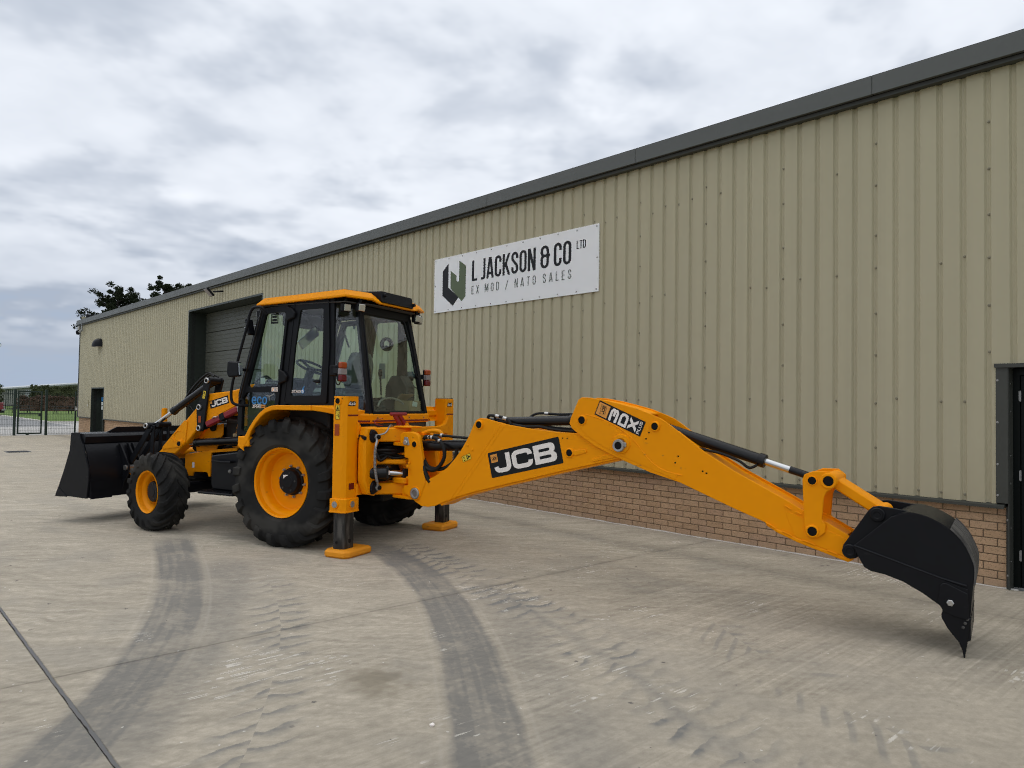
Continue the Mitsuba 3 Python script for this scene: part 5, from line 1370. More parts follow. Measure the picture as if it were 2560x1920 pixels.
    part('decal_outline', on_plane(flat(unary_union([Polygon([(-0.008, -0.008), (0.108, -0.008), (0.120, 0.026), (0.115, 0.040), (0.075, 0.042), (0.06, 0.034), (0.045, 0.042), (0.025, 0.042)])])), (-0.9382, 1.068 if s > 0 else -0.915, 1.562), ry, (0, 0, 1), 0.001), 'm_blackprint', sb, smooth=False)
    part('decal_lettering', on_plane(m4, (-0.9382, 1.066 if s > 0 else -0.917, 1.562), ry, (0, 0, 1), 0.003), 'm_whiteprint', sb, smooth=False)
    part('stripe', S(box((-0.9395, 0.905, 1.448), (-0.938, 1.070, 1.464))), 'm_redprint', sb, smooth=False)
    if s > 0:
        part('reflector', box((-0.938, 0.955, 0.690), (-0.944, 1.035, 0.755), 0.002), 'm_lampred', sb)

# sideshift carriage with its swing lugs
cg = group('swing_carriage', BL)
colp = rounded([(-0.94, 0.60), (-0.94, 1.335), (-1.01, 1.335), (-1.045, 1.30), (-1.05, 1.16), (-1.055, 0.82), (-1.05, 0.66), (-1.02, 0.60)], 0.02)
CY = 0.46
for yy in (0.40, -0.40):
    sg_ = 1 if yy > 0 else -1
    cpl = rounded([(CY + sg_ * 0.25, 1.335), (CY + sg_ * 0.44, 1.335), (CY + sg_ * 0.475, 1.16), (CY + sg_ * 0.475, 0.78), (CY + sg_ * 0.40, 0.63), (CY + sg_ * 0.25, 0.60), (CY + sg_ * 0.22, 0.72), (CY + sg_ * 0.30, 0.82), (CY + sg_ * 0.23, 0.935), (CY + sg_ * 0.24, 1.03), (CY + sg_ * 0.25, 1.11), (CY + sg_ * 0.20, 1.17), (CY + sg_ * 0.20, 1.30)], 0.02)
    part('column', prism(cpl, -1.055, -0.955, 0.022, axes=(1, 2, 0)), 'm_yellow', cg)
lug = lambda z0, z1, r=0.10: prism(rounded([(-0.98, CY + 0.30), (-1.05, CY + 0.26), (-1.20, 0.60), (-1.31, 0.55), (-1.31, 0.45), (-1.20, 0.36), (-1.05, CY - 0.26), (-0.98, CY - 0.30)], 0.03), z0, z1, 0.012, axes=(0, 1, 2))
part('swing_lug', lug(1.175, 1.325), 'm_yellow', cg)
part('swing_lug', lug(0.935, 0.985), 'm_yellow', cg)
part('swing_lug', lug(0.615, 0.735), 'm_yellow', cg)
part('back_plate', box((-0.965, CY - 0.34, 0.62), (-0.955, CY + 0.34, 1.32)), 'm_satin', cg)
part('pivot_pin', [rod((-1.25, 0.5, 1.33), (-1.25, 0.5, 1.17), 0.035), rod((-1.25, 0.5, 0.58), (-1.25, 0.5, 0.78), 0.035)], 'm_pinsteel', cg)
# clamp covers on the column with their fittings and the spring hose
for (y, z, dz) in ((0.795, 1.235, 1), (0.765, 0.70, -1)):
    part('clamp_cover', lathe([(0.0, 0.034), (0.055, 0.030), (0.066, 0.015), (0.070, 0.0)], (-1.050, y, z), (-1, 0.1, 0), 28), 'm_satin', cg)
    part('clamp_cover', prism(rounded([(y + 0.05, z - dz * 0.02), (y + 0.072, z + dz * 0.03), (y + 0.045, z + dz * 0.075), (y - 0.01, z + dz * 0.07), (y - 0.05, z + dz * 0.02), (y - 0.03, z - dz * 0.05)], 0.015), -1.075, -1.045, 0.008, axes=(1, 2, 0)), 'm_satin', cg)
    part('fitting', [lathe([(0.034, 0.0), (0.034, 0.022), (0.028, 0.026), (0.018, 0.028), (0.018, 0.040), (0, 0.042)], (-1.078, y - 0.022, z - 0.006), (-1, 0.1, 0), 6), rod((-1.095, y - 0.015, z - 0.01), (-1.11, y + 0.012, z - dz * 0.06), 0.012)], 'm_zinc', cg)
    part('fitting_core', lathe([(0.022, 0), (0.022, 0.045), (0.012, 0.050), (0, 0.050)], (-1.080, y - 0.022, z - 0.006), (-1, 0.1, 0), 14), 'm_pinhole', cg)
hp = np.array([(-1.11, 0.805, 1.18), (-1.115, 0.835, 1.10), (-1.12, 0.845, 1.00), (-1.12, 0.838, 0.90), (-1.118, 0.815, 0.82), (-1.112, 0.785, 0.755)])
part('hose', tube(hp, 0.010, 8, 8), 'm_rubberhose', cg)
hs_ = spline(hp, 90)
sang = np.linspace(0, 2 * math.pi * 58, len(hs_))
part('spring_guard', tube(np.column_stack([hs_[:, 0] + 0.014 * np.cos(sang), hs_[:, 1] + 0.014 * np.sin(sang), hs_[:, 2]]), 0.0026, 4), 'm_zinc', cg)
part('hose', tube([(-1.09, 0.77, 1.245), (-1.14, 0.70, 1.27), (-1.13, 0.62, 1.325), (-1.08, 0.52, 1.345), (-1.05, 0.44, 1.34)], 0.009, 8, 6), 'm_zinc', cg)
part('fitting', tube([(-1.12, 0.813, 1.195), (-1.115, 0.83, 1.13)], [0.016, 0.013], 10), 'm_steel', cg)
part('stop_bracket', [box((-0.955, 0.865, 1.20), (-1.03, 0.92, 1.255), 0.008), rod((-1.0, 0.90, 1.23), (-1.06, 0.94, 1.22), 0.02)], 'm_satin', cg)
# hoses bundled through the swing pivot, swing ram
hr = np.random.default_rng(2)
for k in range(9):
    y0, z0 = 0.66 - 0.035 * k + 0.02 * hr.random(), 1.03 + 0.11 * hr.random()
    part('hose', tube([(-0.95, y0 + 0.05, z0), (-1.05, y0 + 0.06, z0 + 0.02), (-1.16, y0 - 0.02, z0 + 0.03 * hr.random()), (-1.24, 0.46 - 0.01 * k, 1.06 + 0.08 * hr.random()), (-1.33, 0.42 - 0.012 * k, 1.03 + 0.07 * hr.random()), (-1.45, 0.42, 1.0)], 0.016, 8, 5), 'm_rubberhose', cg)
part('hose', tube([(-1.06, 0.74, 1.06), (-1.10, 0.72, 0.98), (-1.14, 0.60, 1.04), (-1.2, 0.52, 1.02), (-1.3, 0.45, 1.0)], 0.017, 8, 6), 'm_rubberhose', cg)
part('hose', tube([(-1.02, 0.72, 1.0), (-1.10, 0.66, 1.035), (-1.18, 0.58, 1.0), (-1.3, 0.48, 1.02)], 0.015, 8, 6), 'm_rubberhose', cg)
swr = group('swing_ram', BL)
part('barrel', [rod((-0.97, 0.70, 0.845), (-1.05, 0.70, 0.845), 0.06), rod((-1.02, 0.80, 0.845), (-1.155, 0.685, 0.85), 0.062), box((-1.10, 0.62, 0.775), (-1.19, 0.71, 0.925), 0.02)], 'm_barrel', swr)
part('rod', rod((-1.155, 0.672, 0.848), (-1.285, 0.545, 0.838), 0.030), 'm_chrome', swr)
part('rod_end', [beam((-1.27, 0.56, 0.838), (-1.38, 0.45, 0.832), 0.09, 0.105, bevel=0.012)], 'm_barrel', swr)
part('label', on_plane(flat(sbox(0, 0, 0.02, 0.045)), (-1.192, 0.70, 0.83), (0, -1, 0), (0, 0, 1), 0.002), 'm_whiteprint', swr, smooth=False)

# ------------------------------------------------------------------ the backhoe: kingpost, boom, dipper, bucket
SLEW = (ORG + FW * -1.25 + LF * 0.5)
BA = math.radians(21.7 - 8.5)
BD, BN = np.array([math.cos(BA), math.sin(BA), 0]), np.array([-math.sin(BA), math.cos(BA), 0])


def BF(v):
    """boom frame: x out from the slew axis, y away from the yard, z up"""
    v = np.asarray(v)
    return SLEW + v[:, :1] * BD + v[:, 1:2] * BN + v[:, 2:] * ZU


def bpart(name, mesh, bsdf, parent=BL, smooth=32, **tags):
    mesh = join(mesh) if isinstance(mesh, list) else mesh
    return obj(name, moved(mesh, BF), bsdf, parent, smooth, **tags)


def bpin(p, t, r, boss, parent, out=0.016, head='m_pinhole', ring='m_yellow'):
    for s in (-1, 1):
        o = (p[0], s * t, p[1])
        a = (0, s, 0)
        bpart('pin_boss', lathe([(r + 0.001, 0.0), (boss, 0.0), (boss - 0.002, out * 0.7), (boss - 0.007, out), (r + 0.001, out), (r + 0.001, out * 0.3)], o, a, 30), ring, parent)
        bpart('pin', lathe([(0, out * 0.72), (r - 0.004, out * 0.72), (r, out * 0.55), (r, 0)], o, a, 28), head, parent)


kg = group('kingpost', BL)
king = rounded([(0.06, 1.255), (0.10, 1.285), (0.21, 1.292), (0.285, 1.280), (0.320, 1.248), (0.343, 1.175), (0.385, 0.97), (0.425, 0.77), (0.36, 0.62), (0.22, 0.60), (0.12, 0.655), (0.125, 0.72), (0.19, 0.735), (0.19, 0.79), (0.13, 0.81), (0.215, 0.835), (0.215, 0.90), (0.14, 0.925), (0.185, 0.955), (0.18, 1.01), (0.125, 1.02), (0.12, 1.14), (0.06, 1.17)], 0.008)
for s in (-1, 1):
    a, b = sorted((s * 0.085, s * 0.135))
    bpart('side_plate', prism(king, a, b, 0.008), 'm_yellow', kg)
bpart('web', [prism([(0.12, 1.25), (0.27, 1.26), (0.20, 1.03), (0.13, 1.02)], -0.09, 0.09, 0.004), prism([(0.14, 0.93), (0.19, 0.95), (0.30, 0.75), (0.14, 0.64)], -0.09, 0.09, 0.004)], 'm_yellow', kg)
bpart('knuckle', prism(rounded([(-0.09, -0.10), (-0.09, 0.10), (0.14, 0.13), (0.14, -0.13)], 0.05), 1.135, 1.172, 0.006, axes=(0, 1, 2)), 'm_yellow', kg)
bpart('knuckle', prism(rounded([(-0.09, -0.10), (-0.09, 0.10), (0.17, 0.13), (0.17, -0.13)], 0.05), 1.328, 1.345, 0.006, axes=(0, 1, 2)), 'm_yellow', kg)
bpart('knuckle', prism(rounded([(-0.09, -0.10), (-0.09, 0.10), (0.14, 0.13), (0.14, -0.13)], 0.05), 0.738, 0.795, 0.006, axes=(0, 1, 2)), 'm_yellow', kg)
bpart('knuckle', prism(rounded([(-0.09, -0.10), (-0.09, 0.10), (0.22, 0.13), (0.22, -0.13)], 0.05), 0.58, 0.612, 0.006, axes=(0, 1, 2)), 'm_yellow', kg)
bpart('foot', prism(rounded([(0.05, 0.60), (0.05, 0.69), (0.20, 0.71), (0.33, 0.72), (0.33, 0.60)], 0.02), -0.085, 0.085, 0.01), 'm_yellow', kg)
bpart('stop_plate', prism(rounded([(0.115, 1.155), (0.125, 1.235), (0.175, 1.235), (0.205, 1.145)], 0.012), -0.142, -0.134, 0.003), 'm_zinc', kg)
bpart('stop_bolt', lathe([(0.030, 0), (0.030, 0.012), (0.024, 0.016), (0, 0.016)], (0.15, -0.142, 1.178), (0, -1, 0), 6), 'm_steel', kg)
bpin((0.268, 1.163), 0.135, 0.030, 0.040, kg, 0.008)
bpart('hole', lathe([(0.006, 0), (0.006, 0.0015), (0, 0.0015)], (0.245, -0.135, 1.235), (0, -1, 0), 10), 'm_pinhole', kg)
bpart('bracket', [box((0.198, -0.140, 0.96), (0.222, -0.134, 1.0), 0.003), lathe([(0.014, 0), (0.014, 0.010), (0, 0.012)], (0.205, -0.14, 0.965), (0, -1, 0), 6)], 'm_yellow', kg)
bpart('guide', tube([(0.22, 0.05, 1.27), (0.32, 0.06, 1.30), (0.42, 0.08, 1.295), (0.46, 0.09, 1.25), (0.47, 0.09, 1.19)], 0.022, 8, 6), 'm_yellow', kg)

bm = group('boom', BL)
boom_poly = rounded([(0.205, 0.655), (0.217, 0.700), (0.257, 0.732), (0.325, 0.759), (0.429, 0.794), (0.507, 0.832), (0.579, 0.869), (0.696, 0.941), (0.787, 1.028), (0.877, 1.132), (0.965, 1.262), (1.028, 1.389), (1.058, 1.434), (1.109, 1.459), (1.184, 1.452), (1.412, 1.404), (1.698, 1.370), (2.009, 1.347), (2.33, 1.345), (2.60, 1.40), (2.74, 1.33), (2.74, 1.18), (2.61, 1.141), (2.064, 1.004), (1.573, 0.871), (1.068, 0.736), (0.838, 0.664), (0.678, 0.602), (0.554, 0.548), (0.458, 0.527), (0.369, 0.528), (0.285, 0.565), (0.225, 0.605)], 0.010, 0.02)
for s in (-1, 1):
    a, b = sorted((s * 0.109, s * 0.125))
    bpart('side_plate', prism(boom_poly, a, b, 0.003), 'm_yellow', bm)
bp_ = np.array([(0.60, 0.575), (0.678, 0.612), (0.838, 0.674), (1.068, 0.746), (1.573, 0.881), (2.064, 1.014), (2.60, 1.15)])
bpart('bottom_plate', prism(np.vstack([bp_ + [0.02, -0.022], (bp_ + [0, 0.004])[::-1]]), -0.109, 0.109, 0), 'm_yellow', bm)
tp_ = np.array([(1.30, 1.42), (1.412, 1.395), (1.698, 1.360), (2.009, 1.337), (2.33, 1.335)])
bpart('top_plate', prism(np.vstack([tp_, (tp_ - [0, 0.02])[::-1]]), -0.109, 0.109, 0), 'm_yellow', bm)
fp_ = np.array([(0.35, 0.745), (0.429, 0.784), (0.579, 0.859), (0.696, 0.931), (0.787, 1.018), (0.877, 1.122), (0.955, 1.252)])
bpart('front_plate', prism(np.vstack([fp_, (fp_ + [0.018, -0.012])[::-1]]), -0.109, 0.109, 0), 'm_yellow', bm)
# the pressed crease across the side
for (x0, z0, x1, z1) in ((1.352, 1.404, 0.735, 0.626), (1.392, 1.400, 0.800, 0.650)):
    bpart('pressed_crease', prism([(x0 - 0.018, z0), (x0 + 0.018, z0 - 0.004), (x1 + 0.018, z1), (x1 - 0.018, z1 - 0.012)], -0.1275, -0.122, 0.0026), 'm_yellow', bm)
bpart('foot_ring', lathe([(0.034, 0.0), (0.070, 0.0), (0.070, 0.018), (0.062, 0.022)], (0.292, -0.125, 0.655), (0, -1, 0), 36), 'm_yellow', bm)
bpart('foot_bush', lathe([(0.036, 0.030), (0.052, 0.030), (0.058, 0.022), (0.058, 0.0)], (0.292, -0.125, 0.655), (0, -1, 0), 36), 'm_zinc', bm)
bpart('pin', lathe([(0, 0.022), (0.030, 0.022), (0.040, 0.030), (0.040, 0.0)], (0.292, -0.125, 0.655), (0, -1, 0), 30), 'm_pinsteel', bm)
bpart('pin', rod((0.292, 0.125, 0.655), (0.292, 0.16, 0.655), 0.05), 'm_pinsteel', bm)
bpin((1.101, 1.390), 0.125, 0.034, 0.048, bm)
bpin((2.120, 1.166), 0.125, 0.031, 0.045, bm, 0.012)
bpart('doubler', prism(rounded([(2.16, 1.145), (2.16, 1.190), (2.27, 1.208), (2.30, 1.20), (2.29, 1.175), (2.18, 1.143)], 0.012), -0.134, -0.1252, 0.004), 'm_yellow', bm)
bpart('doubler', prism(rounded([(2.34, 1.115), (2.50, 1.175), (2.60, 1.19), (2.58, 1.15), (2.36, 1.10)], 0.006), -0.132, -0.1252, 0.003), 'm_yellow', bm)
for (x, z) in ((0.960, 1.183), (1.018, 1.141)):
    bpart('stud', lathe([(0.014, 0), (0.013, 0.006), (0, 0.010)], (x, -0.125, z), (0, -1, 0), 14), 'm_yellow', bm)
for (x, z) in ((2.045, 1.296), (2.093, 1.295)):
    bpart('hole', lathe([(0.006, 0), (0.006, 0.0012), (0, 0.0012)], (x, -0.125, z), (0, -1, 0), 10), 'm_pinhole', bm)
# big decal: corners measured on the plate
ux = np.array([0.793, 0, 0.191]); W_ = np.linalg.norm(ux) + 0.002; ux /= np.linalg.norm(ux)
uy = np.array([-0.191, 0, 0.793]); uy /= np.linalg.norm(uy)
o_ = np.array([1.264, -0.125, 0.879])
H_ = 0.245
bpart('decal', on_plane(flat(sbox(0, 0, W_, H_).buffer(-0.012).buffer(0.012)), o_, ux, uy, 0.0008), 'm_blackprint', bm, smooth=False)
jcb, jw = wide_jcb()
sc_ = 0.178
letters_ = sorted(shapely.affinity.affine_transform(jcb, [0.715 / jw, 0, 0, sc_, 0.052, 0.034]).geoms, key=lambda g: g.bounds[0])
for g in letters_:
    bpart('decal_letter', on_plane(flat(g), o_, ux, uy, 0.0028), 'm_whiteprint', bm, smooth=False)


def badge(o, ux, uy, size, parent):
    bpart('decal_badge', on_plane(flat(sbox(0, 0, size, size)), o, ux, uy, 0.0028), 'm_orangeprint', parent, smooth=False)
    j2, w2 = wide_jcb()
    g = shapely.affinity.affine_transform(j2, [size * 0.58 / w2, 0, 0, size * 0.28, size * 0.24, size * 0.34])
    g = shapely.affinity.skew(g, 0, 6)
    frame_ = Polygon([(size * 0.12, size * 0.66), (size * 0.86, size * 0.78), (size * 0.86, size * 0.30), (size * 0.28, size * 0.22)]).exterior.buffer(size * 0.012)
    bpart('decal_badge_print', on_plane(flat(unary_union([g, frame_]), 0.001), o, ux, uy, 0.0048), 'm_blackprint', parent, smooth=False)


badge(o_ + ux * 0.028 + uy * 0.142, ux, uy, 0.078, bm)
# warning sticker near the foot
ux2 = np.array([0.099, 0, 0.041]); ux2 /= np.linalg.norm(ux2)
uy2 = np.array([-ux2[2], 0, ux2[0]])
o2 = np.array([0.910, -0.125, 1.013])
bpart('warning_label', on_plane(flat(sbox(0, 0, 0.108, 0.056)), o2, ux2, uy2, 0.0008), 'm_stickeryellow', bm, smooth=False)
bpart('warning_symbol', on_plane(flat(unary_union([Polygon([(0.060, 0.010), (0.100, 0.028), (0.062, 0.047)]).exterior.buffer(0.0035), stroke([(0.012, 0.046), (0.028, 0.034)], 0.005), stroke([(0.03, 0.046), (0.026, 0.026)], 0.005), sbox(0.014, 0.008, 0.034, 0.016), sbox(0, 0, 0.108, 0.056).exterior.buffer(0.001), stroke([(0.072, 0.028), (0.088, 0.029)], 0.007)])), o2, ux2, uy2, 0.0028), 'm_blackprint', bm, smooth=False)


def ram(name, p0, p1, mid, rb, rr_, y=0.0, collar=True):
    """hydraulic ram in the boom plane"""
    p0, p1 = np.array([p0[0], y, p0[1]]), np.array([p1[0], y, p1[1]])
    t = (p1 - p0) / np.linalg.norm(p1 - p0)
    L = np.linalg.norm(p1 - p0)
    c = group(name, BL)
    ms = [rod(p0, p0 + t * mid * L, rb, 0.008), rod(p0 - [0, 0.05, 0], p0 + [0, 0.05, 0], rb * 0.9)]
    if collar:
        ms.append(rod(p0 + t * (mid * L - 0.05), p0 + t * (mid * L + 0.006), rb + 0.008, 0.004))
    bpart('barrel', ms, 'm_barrel', c)
    bpart('rod', rod(p0 + t * mid * L, p1, rr_, 0.002), 'm_chrome', c)
    return c, p0, p1, t


lc, *_ = ram('boom_ram', (0.245, 1.142), (1.101, 1.185), 0.93, 0.056, 0.03)
bpart('gland', rod((0.225, -0.0, 1.140), (0.262, 0.0, 1.143), 0.062, 0.01), 'm_yellow', lc)
tc, *_ = ram('dipper_ram', (1.16, 1.415), (2.259, 1.465), 0.86, 0.046, 0.028)
bc, p0, p1, t = ram('bucket_ram', (2.952, 1.420), (4.201, 1.069), 0.688, 0.047, 0.028)
bpart('rod_sleeve', rod(p1 - t * 0.21, p1 - t * 0.02, 0.0285, 0.002), 'm_barrel', bc)
bpart('rod_eye', rod((4.201, -0.06, 1.069), (4.201, 0.06, 1.069), 0.045), 'm_barrel', bc)
bpart('hose', tube([(3.15, -0.07, 1.31), (3.292, -0.07, 1.262), (3.473, -0.07, 1.230), (3.624, -0.07, 1.178), (3.690, -0.065, 1.133), (3.725, -0.06, 1.128), (3.765, -0.05, 1.150)], 0.011, 8, 6), 'm_rubberhose', bc)
bpart('hose', tube([(3.20, 0.05, 1.30), (3.40, 0.05, 1.27), (3.60, 0.03, 1.225)], 0.011, 8, 6), 'm_rubberhose', bc)
for k, (dy, dz) in enumerate(((-0.10, 0), (-0.075, 0.02))):
    pts = [(0.387, 1.238 + dz), (0.461, 1.243 + dz), (0.560, 1.222), (0.632, 1.143), (0.640, 1.041), (0.580, 0.950), (0.496, 0.905), (0.40, 0.925), (0.36, 0.985), (0.33, 1.02)] if k == 0 else [(0.784, 1.130), (0.765, 1.03), (0.690, 0.965), (0.60, 0.925), (0.50, 0.918), (0.41, 0.935), (0.345, 1.01)]
    bpart('hose', tube([(x, dy, z) for x, z in pts], 0.020, 10, 7), 'm_rubberhose', lc)
bpart('hose', tube([(0.45, -0.04, 1.262), (0.60, -0.05, 1.262), (0.75, -0.05, 1.255), (0.93, -0.05, 1.250)], 0.014, 8, 6), 'm_rubberhose', lc)
bpart('hose', tube([(0.33, -0.06, 1.22), (0.36, -0.07, 1.245), (0.40, -0.085, 1.245), (0.48, -0.09, 1.24)], 0.017, 8, 6), 'm_rubberhose', lc)
for (x, y, z) in ((0.435, -0.098, 1.243), (0.475, -0.1, 1.242), (0.56, -0.045, 1.264), (0.578, -0.10, 1.212)):
    bpart('hose_ferrule', rod((x - 0.014, y, z + 0.001), (x + 0.014, y, z - 0.002), 0.0215, 0.003), 'm_steel', lc)
bpart('hose', tube([(0.36, -0.10, 1.0), (0.40, -0.115, 0.90), (0.44, -0.115, 0.82), (0.47, -0.11, 0.78)], 0.022, 8, 6), 'm_rubberhose', lc)
bpart('hose', tube([(1.165, -0.08, 1.39), (1.168, -0.08, 1.44), (1.178, -0.08, 1.475), (1.205, -0.08, 1.484), (1.265, -0.08, 1.479), (1.345, -0.08, 1.468), (1.41, -0.08, 1.443), (1.445, -0.08, 1.40), (1.45, -0.075, 1.36)], 0.0145, 10, 6), 'm_rubberhose', tc)
bpart('hose', tube([(1.235, -0.05, 1.39), (1.235, -0.05, 1.44), (1.238, -0.05, 1.472), (1.26, -0.06, 1.478)], 0.0135, 8, 6), 'm_rubberhose', tc)
for x, z in ((1.285, 1.478), (1.375, 1.459)):
    bpart('hose_ferrule', rod((x - 0.022, -0.08, z + 0.004), (x + 0.022, -0.08, z - 0.004), 0.0185, 0.003), 'm_steel', tc)
bpart('hose', tube([(1.56, 0.03, 1.45), (1.607, 0.03, 1.484), (1.66, 0.03, 1.508), (1.74, 0.03, 1.515), (1.90, 0.03, 1.508), (2.05, 0.03, 1.512), (2.085, 0.03, 1.505), (2.10, 0.03, 1.48)], 0.012, 8, 6), 'm_rubberhose', tc)
bpart('hose_ferrule', rod((1.755, 0.03, 1.515), (1.80, 0.03, 1.513), 0.016, 0.003), 'm_steel', tc)
bpart('hose', tube([(1.45, -0.06, 1.40), (1.60, -0.07, 1.385), (1.75, -0.06, 1.39), (1.88, -0.05, 1.372), (2.05, -0.06, 1.36), (2.2, -0.05, 1.36)], 0.015, 8, 6), 'm_rubberhose', tc)
bpart('hose', tube([(1.50, 0.03, 1.40), (1.70, 0.04, 1.395), (1.90, 0.03, 1.378), (2.2, 0.03, 1.37)], 0.015, 8, 6), 'm_rubberhose', tc)

dp = group('dipper', BL)
dip_poly = rounded([(2.128, 1.435), (2.142, 1.485), (2.218, 1.648), (2.251, 1.669), (2.345, 1.665), (2.509, 1.639), (2.647, 1.610), (2.796, 1.573), (2.928, 1.526), (3.005, 1.495), (3.05, 1.467), (3.207, 1.359), (3.378, 1.237), (3.612, 1.102), (4.006, 0.909), (4.141, 0.835), (4.302, 0.766), (4.444, 0.690), (4.52, 0.60), (4.50, 0.545), (4.458, 0.512), (4.313, 0.554), (4.101, 0.619), (3.944, 0.677), (3.853, 0.725), (3.614, 0.808), (3.174, 0.977), (2.907, 1.044), (2.612, 1.147), (2.387, 1.239), (2.219, 1.341), (2.150, 1.392)], 0.008, 0.015)
for s in (-1, 1):
    a, b = sorted((s * 0.136, s * 0.150))
    bpart('side_plate', prism(dip_poly, a, b, 0.003), 'm_yellow', dp)
    wp = spline([(2.296, 1.514), (2.40, 1.492), (2.511, 1.455), (2.63, 1.40), (2.718, 1.340), (2.79, 1.275), (2.850, 1.205), (2.92, 1.133), (3.01, 1.077), (3.111, 1.049), (3.192, 1.036)], 4)
    bpart('weld_bead', tube([(x, s * 0.1505, z) for x, z in wp], 0.006, 6), 'm_yellow', dp)
    dbl = rounded([(2.240, 1.405), (2.300, 1.512), (2.511, 1.453), (2.718, 1.338), (2.850, 1.203), (2.92, 1.131), (3.01, 1.075), (3.15, 1.043), (3.14, 0.998), (2.88, 1.088), (2.639, 1.172), (2.458, 1.246), (2.30, 1.335)], 0.01)
    a, b = sorted((s * 0.150, s * 0.1545))
    bpart('doubler', prism(dbl, a, b, 0.002), 'm_yellow', dp)
    bpart('weld_bead', tube([(3.145, s * 0.1505, 1.04), (3.14, s * 0.1505, 1.015), (3.15, s * 0.1505, 0.985)], 0.004, 6), 'm_yellow', dp)
    tip = rounded([(4.00, 0.83), (4.12, 0.79), (4.44, 0.66), (4.50, 0.58), (4.46, 0.53), (4.33, 0.562), (4.10, 0.635), (4.07, 0.65), (4.02, 0.78)], 0.01)
    a, b = sorted((s * 0.150, s * 0.155))
    bpart('tip_plate', prism(tip, a, b, 0.002), 'm_yellow', dp)
low_ = np.array([(2.20, 1.365), (2.387, 1.249), (2.612, 1.157), (2.907, 1.054), (3.174, 0.987), (3.614, 0.818), (3.86, 0.735), (4.101, 0.629), (4.46, 0.522)])
bpart('bottom_plate', prism(np.vstack([low_ + [0.004, -0.012], (low_ + [0.004, 0.008])[::-1]]), -0.136, 0.136, 0), 'm_yellow', dp)
top_ = np.array([(3.12, 1.395), (3.378, 1.215), (3.612, 1.080), (4.006, 0.887), (4.141, 0.815), (4.302, 0.748), (4.42, 0.68)])
bpart('top_plate', prism(np.vstack([top_, (top_ - [0.006, 0.014])[::-1]]), -0.136, 0.136, 0), 'm_yellow', dp)
topf = np.array([(2.345, 1.650), (2.509, 1.624), (2.647, 1.595), (2.796, 1.558), (2.86, 1.535)])
bpart('crown_plate', prism(np.vstack([topf, (topf - [0.004, 0.014])[::-1]]), -0.136, 0.136, 0), 'm_yellow', dp)
bpart('lower_box', prism(rounded([(3.845, 0.728), (3.87, 0.700), (3.95, 0.655), (4.10, 0.598), (4.44, 0.500), (4.47, 0.515), (4.11, 0.625), (3.95, 0.682)], 0.006), -0.158, 0.158, 0.006), 'm_yellow', dp)
for (x0, z0, x1, z1) in ((3.86, 0.727, 3.935, 0.688), (3.985, 0.672, 4.055, 0.645), (4.13, 0.622, 4.22, 0.595), (4.30, 0.568, 4.37, 0.547), (4.0, 0.868, 4.05, 0.842), (4.08, 0.828, 4.12, 0.812)):
    bpart('weld_bead', tube([(x0, -0.159, z0), ((x0 + x1) / 2, -0.1605, (z0 + z1) / 2 + 0.002), (x1, -0.159, z1)], 0.006, 6), 'm_yellow', dp)
bpin((2.259, 1.465), 0.150, 0.034, 0.046, dp)
bpin((2.952, 1.430), 0.150, 0.030, 0.044, dp)
bpart('pivot_boss', lathe([(0.05, 0.0), (0.085, 0.0), (0.080, 0.012), (0.05, 0.014)], (2.645, -0.1545, 1.270), (0, -1, 0), 32), 'm_yellow', dp)
bpart('pivot_collar', lathe([(0.034, 0.040), (0.050, 0.042), (0.054, 0.036), (0.054, 0.0)], (2.633, -0.155, 1.257), (0, -1, 0), 14), 'm_zinc', dp, smooth=15)
bpart('pin', lathe([(0, 0.036), (0.034, 0.036), (0.036, 0.04), (0.036, 0)], (2.633, -0.155, 1.257), (0, -1, 0), 28), 'm_pinhole', dp)
bpart('pivot_tab', [box((2.676, -0.185, 1.245), (2.70, -0.165, 1.285), 0.004), rod((2.575, -0.175, 1.235), (2.60, -0.175, 1.25), 0.006)], 'm_zinc', dp)
bpart('pin', rod((2.633, 0.15, 1.257), (2.633, 0.19, 1.257), 0.05), 'm_zinc', dp)
for (x, z) in ((3.156, 1.191), (3.131, 1.137), (3.363, 1.082), (3.394, 1.068), (2.897, 1.376), (2.871, 1.323)):
    bpart('hole', lathe([(0.0075, 0), (0.0075, 0.0012), (0, 0.0012)], (x, -0.150, z), (0, -1, 0), 10), 'm_pinhole', dp)
# model decal, its print stacked along the arm
A_, B_, C_ = np.array([2.381, -0.150, 1.519]), np.array([2.443, -0.150, 1.640]), np.array([2.816, -0.150, 1.339])
up_ = A_ - C_
LW, LH = np.linalg.norm(B_ - A_), np.linalg.norm(up_)
up_ /= LH
rt_ = B_ - A_
rt_ -= up_ * (rt_ @ up_)
LW = np.linalg.norm(rt_)
rt_ /= LW
bpart('decal', on_plane(flat(sbox(0, 0, LW, LH)), C_, rt_, up_, 0.0008), 'm_blackprint', dp, smooth=False)
badge(C_ + rt_ * 0.012 + up_ * (LH - 0.120), rt_, up_, LW - 0.024, dp)


def put(shape, x, y, key='decal_letter'):
    bpart(key, on_plane(flat(shape), C_ + rt_ * x + up_ * y, rt_, up_, 0.0028), 'm_whiteprint', dp, smooth=False)


